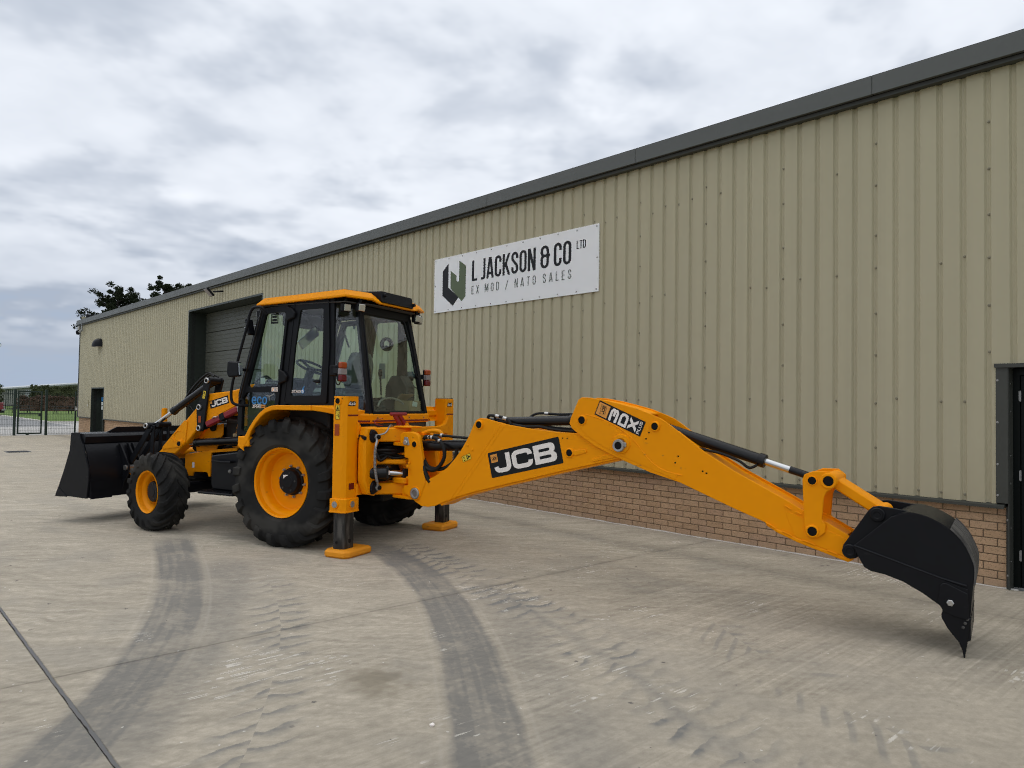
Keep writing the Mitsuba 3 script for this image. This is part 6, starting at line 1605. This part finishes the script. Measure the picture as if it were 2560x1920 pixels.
T_ = 0.022
w_, h_ = LW - 0.022, 0.082
Rr = lambda p: LineString(p).buffer(T_ / 2, cap_style=2, join_style=1, quad_segs=6)
three = Rr([(0.006, h_ - 0.024), (0.010, h_ - T_ / 2), (w_ - 0.028, h_ - T_ / 2), (w_ - T_ / 2, h_ - 0.022), (w_ - T_ / 2, h_ / 2 + 0.010), (w_ - 0.026, h_ / 2), (w_ * 0.42, h_ / 2)]).union(Rr([(w_ - 0.026, h_ / 2), (w_ - T_ / 2, h_ / 2 - 0.010), (w_ - T_ / 2, 0.022), (w_ - 0.028, T_ / 2), (0.010, T_ / 2), (0.006, 0.024)]))
dee = Polygon([(0, 0), (w_ - 0.030, 0), (w_ - 0.006, 0.012), (w_, 0.030), (w_, h_ - 0.030), (w_ - 0.006, h_ - 0.012), (w_ - 0.030, h_), (0, h_)]).difference(Polygon([(T_, T_), (w_ - 0.036, T_), (w_ - T_, 0.034), (w_ - T_, h_ - 0.034), (w_ - 0.036, h_ - T_), (T_, h_ - T_)]))
ex = unary_union([stroke([(0.01, -0.01), (w_ - 0.01, h_ + 0.01)], T_ * 1.1), stroke([(0.01, h_ + 0.01), (w_ - 0.01, -0.01)], T_ * 1.1)]).intersection(sbox(0, 0, w_, h_))
put(three, 0.011, LH - 0.220)
put(dee, 0.011, LH - 0.318)
put(ex, 0.011, LH - 0.414)
m = words('PLUS', 0.026, True, 1.05)
m = TM(np.asarray(m.vertices) * [(LW - 0.026) / np.asarray(m.vertices)[:, 0].max(), 1, 1], m.faces)
bpart('decal_lettering', on_plane(m, C_ + rt_ * 0.013 + up_ * (LH - 0.452), rt_, up_, 0.0028), 'm_whiteprint', dp, smooth=False)

lk = group('bucket_linkage', BL)
link = rounded([(4.131, 1.075), (4.146, 1.113), (4.207, 1.140), (4.320, 1.142), (4.372, 1.100), (4.372, 1.055), (4.347, 1.026), (4.298, 0.994), (4.280, 0.952), (4.267, 0.785), (4.292, 0.757), (4.292, 0.699), (4.239, 0.653), (4.199, 0.640), (4.158, 0.668), (4.146, 0.715)], 0.012)
for s in (-1, 1):
    a, b = sorted((s * 0.158, s * 0.176))
    bpart('link_plate', prism(link, a, b, 0.004), 'm_yellow', lk)
for (p, r_, bo_) in (((4.201, 1.069), 0.033, 0.036), ((4.312, 1.074), 0.036, 0.058), ((4.203, 0.698), 0.033, 0.048)):
    bpin(p, 0.176, r_, bo_, lk, 0.012)
bpart('cross_tube', [rod((4.312, -0.17, 1.074), (4.312, 0.17, 1.074), 0.05), rod((4.203, -0.17, 0.698), (4.203, 0.17, 0.698), 0.045), rod((4.201, -0.17, 1.069), (4.201, 0.17, 1.069), 0.03)], 'm_yellow', lk)
bpart('tipping_link', beam((4.312, 0, 1.074), (4.660, 0, 0.862), 0.22, 0.075, bevel=0.010), 'm_yellow', lk)
bpart('link_boss', rod((4.312, -0.145, 1.074), (4.312, 0.145, 1.074), 0.058), 'm_yellow', lk)
bpart('link_boss', rod((4.648, -0.14, 0.868), (4.648, 0.14, 0.868), 0.05), 'm_yellow', lk)

bk = group('digging_bucket', BL)
HW = 0.282
bside = rounded([(4.498, 0.645), (4.536, 0.560), (4.565, 0.508), (4.606, 0.486), (4.695, 0.474), (4.805, 0.442), (4.921, 0.383), (5.037, 0.306), (5.030, 0.262), (5.190, 0.235), (5.187, 0.262), (5.197, 0.385), (5.207, 0.503), (5.209, 0.587), (5.194, 0.644), (5.150, 0.739), (5.077, 0.820), (4.989, 0.874), (4.905, 0.902), (4.828, 0.909), (4.73, 0.868)], 0.004, 0.0)
for s in (-1, 1):
    a, b = sorted((s * (HW - 0.022), s * HW))
    bpart('side_plate', prism(bside, a, b, 0.003), 'm_black', bk)
    a, b = sorted((s * HW, s * (HW + 0.010)))
    bpart('side_edge', prism(rounded([(4.500, 0.640), (4.536, 0.560), (4.565, 0.508), (4.606, 0.486), (4.695, 0.474), (4.805, 0.442), (4.921, 0.383), (5.037, 0.306), (5.032, 0.268), (5.185, 0.238), (5.178, 0.445), (5.026, 0.492)], 0.004, 0), a, b, 0.003), 'm_black', bk)
    a, b = sorted((s * (HW + 0.010), s * (HW + 0.022)))
    bpart('side_cutter', prism(rounded([(5.008, 0.345), (5.020, 0.448), (5.036, 0.470), (5.060, 0.470), (5.178, 0.420), (5.182, 0.250), (5.10, 0.262), (5.04, 0.285)], 0.012), a, b, 0.004), 'm_black', bk)
    bpart('weld_bead', tube([(x, s * (HW + 0.004), z) for x, z in ((4.500, 0.646), (4.68, 0.595), (4.86, 0.543), (5.026, 0.496), (5.10, 0.480), (5.17, 0.466))], 0.0095, 6), 'm_black', bk)
    bpart('bolt', lathe([(0.022, 0), (0.022, 0.012), (0.017, 0.016), (0, 0.016)], (5.080, s * (HW + 0.020), 0.348), (0, s, 0), 6), 'm_steel', bk)
# wrapper from the top of the ears round to the lip
wr = np.array(spline([(4.76, 0.885), (4.828, 0.910), (4.905, 0.903), (4.989, 0.875), (5.077, 0.821), (5.150, 0.740), (5.195, 0.645), (5.210, 0.587), (5.208, 0.503), (5.198, 0.385), (5.188, 0.230), (5.180, 0.14)], 4))
wn = np.gradient(wr, axis=0)
wn = np.column_stack([-wn[:, 1], wn[:, 0]]) / np.linalg.norm(wn, axis=1, keepdims=True)
if (wn * (np.array([4.9, 0.6]) - wr)).sum() < 0:
    wn = -wn
bpart('wrapper', prism(np.vstack([wr, (wr + wn * 0.014)[::-1]]), -HW + 0.001, HW - 0.001, 0.0), 'm_black', bk, smooth=40)
k0 = 16
bpart('wear_plate', prism(np.vstack([(wr - wn * 0.012)[k0:34], (wr - wn * 0.001)[k0:34][::-1]]), -HW - 0.004, HW + 0.004, 0.0), 'm_bucketwear', bk, smooth=40)
bpart('inner_back', prism([(4.50, 0.645), (4.73, 0.868), (4.745, 0.86), (4.512, 0.635)], -HW + 0.02, HW - 0.02, 0), 'm_black', bk)
ear = rounded([(4.412, 0.592), (4.420, 0.632), (4.586, 0.897), (4.612, 0.922), (4.650, 0.928), (4.700, 0.925), (4.90, 0.904), (4.80, 0.84), (4.66, 0.75), (4.535, 0.645), (4.53, 0.575), (4.505, 0.548), (4.462, 0.538), (4.425, 0.558)], 0.012)
for y in (-0.215, -0.190, 0.190, 0.215):
    if abs(y) > 0.2:
        bpart('ear', prism(ear, y - 0.012, y + 0.012, 0.004), 'm_black', bk)
for (p, r_) in (((4.642, 0.868), 0.050), ((4.466, 0.595), 0.050)):
    for s in (-1, 1):
        bpart('pin_boss', lathe([(0.0, 0.026), (0.020, 0.026), (0.024, 0.030), (0.034, 0.030), (0.036, 0.022), (r_ - 0.006, 0.022), (r_, 0.016), (r_, 0.0)], (p[0], s * 0.227, p[1]), (0, s, 0), 30), 'm_black', bk)
    bpart('pin', rod((p[0], -0.225, p[1]), (p[0], 0.225, p[1]), 0.03), 'm_pinsteel', bk)
# cutting lip and teeth
bpart('lip', prism([(5.192, 0.262), (5.192, 0.120), (5.168, 0.105), (5.160, 0.262)], -HW, HW, 0.004), 'm_black', bk)
tooth = rounded([(5.040, 0.300), (5.028, 0.262), (5.030, 0.238), (5.064, 0.175), (5.128, 0.096), (5.147, 0.046), (5.152, 0.004), (5.160, 0.002), (5.172, 0.098), (5.186, 0.216), (5.196, 0.262), (5.12, 0.29)], 0.003, 0)
front_t = rounded([(5.105, 0.190), (5.128, 0.096), (5.147, 0.046), (5.152, 0.004), (5.160, 0.002), (5.172, 0.098), (5.186, 0.216), (5.196, 0.262), (5.170, 0.262), (5.15, 0.20)], 0.003, 0)
for s in (-1, 1):
    a, b = sorted((s * (HW - 0.045), s * (HW + 0.012)))
    bpart('tooth', prism(tooth, a, b, 0.006), 'm_black', bk)
for y in (-0.14, 0.0, 0.14):
    bpart('tooth', prism(front_t, y - 0.03, y + 0.03, 0.008), 'm_black', bk)
bpart('bolt', [lathe([(0.010, 0), (0.010, 0.008), (0, 0.010)], (5.150 + 0.012 * k, -HW - 0.010, 0.20 + 0.028 * k), (0, -1, 0), 6) for k in range(3)], 'm_bucketwear', bk)

# red transport latch on top of the carriage
rl = group('transport_latch', BL)
part('handle', box((-1.165, 0.315, 1.452), (-1.115, 0.605, 1.488), 0.012), 'm_red', rl)
for y0, y1 in ((0.535, 0.425), (0.445, 0.325)):
    part('arm', moved(prism(rounded([(y0 + 0.035, 1.46), (y0 - 0.035, 1.46), (y1 - 0.015, 1.37), (y1 - 0.02, 1.30), (y1 + 0.03, 1.285), (y1 + 0.05, 1.33), (y1 + 0.055, 1.37)], 0.015), -1.155, -1.125, 0.006, axes=(1, 2, 0)), lambda v: v), 'm_red', rl)
part('pivot', lathe([(0, 0.012), (0.014, 0.012), (0.018, 0.006), (0.018, 0)], (-1.155, 0.425, 1.318), (-1, 0, 0), 16), 'm_zinc', rl)
part('lug', prism(rounded([(0.30, 1.28), (0.30, 1.36), (0.34, 1.38), (0.37, 1.30), (0.37, 1.28)], 0.01), -1.18, -1.10, 0.006, axes=(1, 2, 0)), 'm_yellow', rl)
part('cable', tube([(-1.05, 0.62, 1.345), (-1.02, 0.70, 1.36), (-0.98, 0.66, 1.40), (-1.0, 0.55, 1.42)], 0.004, 6, 6), 'm_red', rl)

# ------------------------------------------------------------------ beyond the yard: fence, gate, hedges, trees, buildings
principled('m_fencegreen', (0.010, 0.026, 0.018), 0.5)
principled('m_leaf', (0.022, 0.030, 0.015), 0.8, specular=0.1)
principled('m_leafhedge', proc(lambda p, n, uv: mix((0.030, 0.042, 0.012), (0.075, 0.090, 0.028), noise(p.x * 9, p.y * 9, p.z * 9))), 0.8)
principled('m_leafbrown', proc(lambda p, n, uv: mix((0.055, 0.035, 0.024), (0.150, 0.085, 0.055), noise(p.x * 11, p.y * 11, p.z * 11))), 0.8)
principled('m_bark', (0.035, 0.030, 0.025), 0.9)
principled('m_shedroof', (0.42, 0.44, 0.45), 0.5)
principled('m_shedwall', (0.30, 0.30, 0.27), 0.7)
principled('m_rooftile', (0.035, 0.030, 0.028), 0.8)
principled('m_render', (0.60, 0.59, 0.56), 0.8)
principled('m_carpaint', (0.20, 0.012, 0.022), 0.25, clearcoat=0.8)
principled('m_darkwood', (0.030, 0.028, 0.026), 0.8)


def leaves(centres, radii, count, size, seed, flat_=0.75):
    """many small leaf faces spread through clumps"""
    r = np.random.default_rng(seed)
    centres, radii = np.asarray(centres, float), np.broadcast_to(radii, (len(centres),))
    k = r.integers(0, len(centres), count)
    d = r.normal(size=(count, 3))
    d /= np.linalg.norm(d, axis=1, keepdims=True)
    p = centres[k] + d * (radii[k] * r.random(count) ** 0.45)[:, None] * [1, 1, flat_]
    a = r.normal(size=(count, 3))
    a /= np.linalg.norm(a, axis=1, keepdims=True)
    b = np.cross(a, r.normal(size=(count, 3)))
    b /= np.linalg.norm(b, axis=1, keepdims=True)
    s = size * (0.6 + 0.8 * r.random(count))[:, None]
    v = np.stack([p - a * s, p + b * s * 0.5, p + a * s, p - b * s * 0.5], 1).reshape(-1, 3)
    i = np.arange(count) * 4
    return TM(v, np.vstack([np.stack([i, i + 1, i + 2], 1), np.stack([i, i + 2, i + 3], 1)]))


def tree(x, y, h, spread, seed, label, skew=(0, 0), grp=None, dense=1.0):
    r = np.random.default_rng(seed)
    tr = group('tree', label=label, category='tree')
    limbs, cl, rad = [], [], []
    base = np.array([x, y, 0.0])
    side = np.array([0.68, 0.73, 0])
    top = base + [0, 0, h * 0.93]
    limbs.append(tube([base, base + [0.1, 0.05, h * 0.35], base + [-0.05, 0.1, h * 0.65], top], [0.22, 0.17, 0.11, 0.03], 8))
    for k in range(40):
        f = 0.42 + 0.55 * k / 39
        a = r.random() * 2 * math.pi
        L = spread * (0.35 + 0.75 * math.sin(math.pi * min(1, (1.05 - f) / 0.62)) ** 0.8) * (0.7 + 0.5 * r.random())
        L *= 1 + skew[0] * max(0, -math.cos(a)) * (1 if f < 0.75 else 0.2)
        p0 = base + [0, 0, h * f * 0.92]
        d = side * math.cos(a) + np.array([-0.73, 0.68, 0]) * math.sin(a)
        p1 = p0 + d * L * 0.55 + [0, 0, 0.25 * L]
        p2 = p0 + d * L + [0, 0, (0.30 + 0.25 * r.random()) * L]
        limbs.append(tube([p0, p1, p2], [0.055, 0.035, 0.012], 6))
        for q in range(5):
            t = 0.40 + 0.65 * q / 4
            c = p0 + (p2 - p0) * t + r.normal(size=3) * [0.22, 0.22, 0.16]
            cl.append(c)
            rad.append(0.18 + 0.26 * r.random())
            limbs.append(tube([p0 + (p2 - p0) * (t - 0.15), c], [0.014, 0.006], 4))
    for q in range(10):
        cl.append(top + r.normal(size=3) * [0.25, 0.25, 0.3])
        rad.append(0.22)
    obj('trunk', limbs, 'm_bark', tr)
    obj('crown', leaves(cl, rad, int(17000 * dense), 0.085, seed + 1), 'm_leaf', tr, smooth=False)


tree(-62.9, 15.75, 10.5, 1.75, 21, 'dark airy tree standing alone at the left behind the warehouse roof', skew=(0.30, 0))
tree(-62.0, 18.9, 11.5, 2.0, 33, 'denser dark tree to the right of the airy one behind the warehouse roof', dense=1.3)
tree(-62.4, 17.45, 9.6, 0.8, 44, 'low dark treetop filling the gap between the two taller trees', dense=0.6)
tree(-75.5, 26.4, 13.4, 1.0, 55, 'distant treetop just peeping over the roof beyond the other trees', dense=0.6)

# mesh fence with a pedestrian gate
FX = -35.80


def fence_panel(y0, y1, label, posts, grp=None):
    fp = group('fence_panel', label=label, category='fence', **({'group': grp} if grp else {}))
    for y in posts:
        obj('post', box((FX - 0.03, y - 0.03, 0), (FX + 0.03, y + 0.03, 1.85), 0.004), 'm_fencegreen', fp, smooth=False)
    n = int((y1 - y0) / 0.055)
    w = [box((FX - 0.003, y - 0.003, 0.04), (FX + 0.003, y + 0.003, 1.78)) for y in np.linspace(y0, y1, n)]
    w += [box((FX - 0.006, y0, z - 0.004), (FX - 0.002, y1, z + 0.004)) for z in np.arange(0.06, 1.80, 0.2)]
    obj('wire_mesh', w, 'm_fencegreen', fp, smooth=False, kind='stuff')


fence_panel(6.42, 7.42, 'green wire mesh fence panel between the gate and the warehouse corner', (7.45,))
fence_panel(2.78, 5.22, 'green wire mesh fence panel left of the yard gate in front of the red pickup', (2.75,))
fence_panel(0.25, 2.72, 'green wire mesh fence panel, second to the left of the gate', (0.22,))
fence_panel(-2.28, 0.19, 'green wire mesh fence panel, third to the left of the gate', (-2.31,))
gt = group('gate', label='dark green framed mesh gate standing closed between two posts', category='gate')
for y in (5.27, 6.38):
    obj('post', box((FX - 0.045, y - 0.045, 0), (FX + 0.045, y + 0.045, 1.90), 0.005), 'm_fencegreen', gt, smooth=False)
lf_ = group('leaf', gt)
for (a, b) in (((5.36, 0.05), (5.42, 1.84)), ((6.18, 0.05), (6.235, 1.84))):
    obj('stile', box((FX - 0.025, a[0], a[1]), (FX + 0.025, b[0], b[1]), 0.004), 'm_fencegreen', lf_, smooth=False)
for z in (0.05, 0.86, 1.78):
    obj('rail', box((FX - 0.024, 5.42, z), (FX + 0.024, 6.18, z + 0.055), 0.004), 'm_fencegreen', lf_, smooth=False)
obj('wire_mesh', [box((FX - 0.003, y - 0.003, 0.1), (FX + 0.003, y + 0.003, 1.80)) for y in np.arange(5.45, 6.18, 0.055)] + [box((FX - 0.006, 5.42, z), (FX - 0.002, 6.18, z + 0.008)) for z in np.arange(0.2, 1.75, 0.2)], 'm_fencegreen', lf_, smooth=False, kind='stuff')
obj('lock_box', box((FX - 0.03, 6.10, 0.78), (FX + 0.03, 6.18, 0.92), 0.005), 'm_fencegreen', lf_)
obj('drop_bolt', [rod((FX + 0.04, 5.46, 0.74), (FX + 0.04, 5.54, 0.74), 0.01), box((FX - 0.05, 5.68, 0.01), (FX + 0.05, 5.78, 0.09), 0.005)], 'm_fencegreen', lf_)
kx = group('gate_keypad', label='small pale keypad box on the fence post by the warehouse corner', category='keypad')
obj('casing', box((FX + 0.03, 7.42, 1.03), (FX + 0.07, 7.52, 1.20), 0.008), 'm_zinc', kx)
obj('keys', box((FX + 0.07, 7.44, 1.06), (FX + 0.074, 7.50, 1.13), 0.002), 'm_white', kx)

# palisade fence beyond the lawn
pl = group('palisade_fence', label='tall green palisade fence running behind the brown hedge', category='fence')
for y in np.arange(-6, 26, 0.205):
    obj('pale', box((-102.02, y, 0.1), (-101.98, y + 0.075, 2.38 + 0.02 * ((int(y * 7) % 3) - 1))), 'm_fencegreen', pl, smooth=False)
obj('rail', box((-102.06, -6, 0.45), (-102.02, 26, 0.52)), 'm_fencegreen', pl, smooth=False)
obj('rail', box((-102.06, -6, 1.92), (-102.02, 26, 1.99)), 'm_fencegreen', pl, smooth=False)


def hedge(x0, x1, y0, y1, z0, z1, mat, n, seed, label, size=0.09):
    r = np.random.default_rng(seed)
    hg = group('hedge', label=label, category='hedge')
    pts = []
    for _ in range(500):
        x, y = x0 + (x1 - x0) * r.random(), y0 + (y1 - y0) * r.random()
        top = z1 + 0.16 * (meshkit.noise(np.array([x, y * 0.9, seed])) - 0.5) * 2
        pts.append((x, y, z0 + (top - z0) * r.random() ** 0.8))
    obj('foliage', [leaves(pts, 0.24, n, size, seed), box((x0 + 0.2, y0 + 0.25, max(z0 - 0.2, 0)), (x1 - 0.15, y1 - 0.25, z1 - 0.30))], mat, hg, smooth=False)
    obj('stem', [rod((0.5 * (x0 + x1), y, 0), (0.5 * (x0 + x1), y, z0 + 0.5), 0.04) for y in np.arange(y0 + 0.3, y1, 0.6)], 'm_bark', hg)


hedge(-98.6, -97.2, 15.9, 22.5, 0.6, 2.82, 'm_leafhedge', 14000, 3, 'dark evergreen hedge standing taller behind the brown hedge')
hedge(-96.2, -95.2, 14.35, 22.5, 0.1, 1.62, 'm_leafbrown', 14000, 4, 'brown leafless-looking beech hedge along the edge of the lawn')
hedge(-101.3, -99.6, 9.0, 13.55, 0.1, 2.85, 'm_leafhedge', 9000, 5, 'rounded evergreen bush at the left edge above the red pickup')


def picnic(x, y, label):
    pt = group('picnic_table', label=label, category='picnic table')
    obj('table_top', box((x - 0.38, y - 0.9, 0.70), (x + 0.38, y + 0.9, 0.75), 0.01), 'm_darkwood', pt, smooth=False)
    for s in (-1, 1):
        obj('seat', box((x + s * 0.62, y - 0.9, 0.42), (x + s * 0.88, y + 0.9, 0.46), 0.01), 'm_darkwood', pt, smooth=False)
        for yy in (-0.6, 0.6):
            obj('leg', beam((x + s * 0.75, y + yy, 0.02), (x + s * 0.22, y + yy, 0.70), 0.05, 0.10), 'm_darkwood', pt, smooth=False)
    for yy in (-0.6, 0.6):
        obj('brace', box((x - 0.80, y + yy - 0.02, 0.34), (x + 0.80, y + yy + 0.02, 0.42)), 'm_darkwood', pt, smooth=False)


picnic(-79.5, 15.5, 'dark picnic table on the lawn nearest the warehouse corner')
picnic(-84.0, 12.9, 'dark picnic table further left on the lawn behind the gate')

# the red pickup at the left edge, rear end to the right
pk = group('pickup', label='dark red pickup at the left edge beyond the fence, rear end towards the warehouse', category='pickup')
px_, py_ = -72.6, 9.85
body = [(py_, 0.55), (py_, 1.08), (py_ - 1.45, 1.10), (py_ - 1.75, 1.62), (py_ - 3.10, 1.66), (py_ - 3.75, 1.12), (py_ - 4.9, 1.0), (py_ - 5.0, 0.5), (py_ - 4.6, 0.42), (py_ - 0.3, 0.42)]
obj('body', prism(rounded(body, 0.06), px_ - 0.85, px_ + 0.85, 0.06, axes=(1, 2, 0)), 'm_carpaint', pk)
for s in (-1, 1):
    obj('window', prism([(py_ - 1.62, 1.14), (py_ - 1.85, 1.54), (py_ - 2.35, 1.56), (py_ - 2.35, 1.14)], px_ + s * 0.852 - 0.005, px_ + s * 0.852 + 0.005, 0.0, axes=(1, 2, 0)), 'm_blackgreen', pk, smooth=False)
    obj('window', prism([(py_ - 2.42, 1.14), (py_ - 2.42, 1.56), (py_ - 3.05, 1.56), (py_ - 3.55, 1.14)], px_ + s * 0.852 - 0.005, px_ + s * 0.852 + 0.005, 0.0, axes=(1, 2, 0)), 'm_blackgreen', pk, smooth=False)
    for yy in (py_ - 1.05, py_ - 4.05):
        wh_ = group('wheel', pk)
        obj('tyre', lathe([(0.20, -0.1), (0.33, -0.1), (0.35, -0.06), (0.35, 0.06), (0.33, 0.1), (0.20, 0.1)], (px_ + s * 0.80, yy, 0.35), (1, 0, 0), 24), 'm_tyre', wh_)
        obj('rim', lathe([(0, 0.07 * s), (0.2, 0.10 * s)], (px_ + s * 0.80, yy, 0.35), (1, 0, 0), 24), 'm_zinc', wh_)
    for z in (0.74, 0.94):
        obj('tail_lamp', box((px_ + s * 0.62 if s > 0 else px_ - 0.84, py_ - 0.10, z - 0.06), (px_ + 0.865 if s > 0 else px_ - 0.62, py_ + 0.015, z + 0.06), 0.01), 'm_lampclear', pk)
obj('bumper', box((px_ - 0.86, py_ - 0.2, 0.40), (px_ + 0.86, py_ + 0.10, 0.58), 0.04), 'm_zinc', pk)
obj('bumper', box((px_ - 0.84, py_ - 0.4, 0.24), (px_ + 0.84, py_ + 0.02, 0.40), 0.03), 'm_satin', pk)

# long low shed on the horizon
shd = group('shed', label='long low shed with a pale roof on the horizon behind the hedges', category='building')
obj('wall', prism([(17.6, 0), (17.6, 2.55), (33, 4.15), (48.4, 2.55), (48.4, 0)], -180, -140.2, 0, axes=(1, 2, 0)), 'm_shedwall', shd, smooth=False)
obj('roof', [sheet([(-181, 17.2, 2.62), (-139.7, 17.2, 2.62), (-139.7, 33, 4.26), (-181, 33, 4.26)], 0.22), sheet([(-181, 48.8, 2.62), (-139.7, 48.8, 2.62), (-139.7, 33, 4.26), (-181, 33, 4.26)], 0.22)], 'm_shedroof', shd, smooth=False)
obj('door', box((-140.2, 22, 0), (-140.1, 26, 2.6)), 'm_shedroof', shd, smooth=False)
# house whose eaves reach into the frame at the left edge
hs2 = group('house', label='white house with a dark tiled roof just reaching in at the left edge', category='house')
obj('wall', box((-120, 3.0, 0), (-109.6, 13.3, 8.0)), 'm_render', hs2, smooth=False)
rf2 = [(-109.0, 2.2, 8.05), (-109.0, 14.45, 8.05), (-120.6, 14.45, 8.05), (-120.6, 2.2, 8.05)]
rr2 = [(-114.8, 6.5, 11.6), (-114.8, 10.0, 11.6)]
v = np.array(rf2 + rr2)
obj('roof', TM(v, [(0, 1, 5), (0, 5, 4), (2, 3, 4), (2, 4, 5), (1, 2, 5), (3, 0, 4), (0, 2, 1), (0, 3, 2)]), 'm_rooftile', hs2, smooth=False)
obj('fascia', [box((-109.08, 2.2, 7.78), (-109.0, 14.45, 8.04)), box((-120.6, 14.37, 7.78), (-109.08, 14.45, 8.04))], 'm_white', hs2, smooth=False)
for y in (5.0, 8.0, 11.0):
    for z in (1.2, 5.0):
        w_ = obj('window', box((-109.62, y, z), (-109.55, y + 1.2, z + 1.4)), 'm_white', hs2, smooth=False)
        obj('pane', box((-109.56, y + 0.08, z + 0.08), (-109.53, y + 1.12, z + 1.32)), 'm_blackgreen', w_, smooth=False)
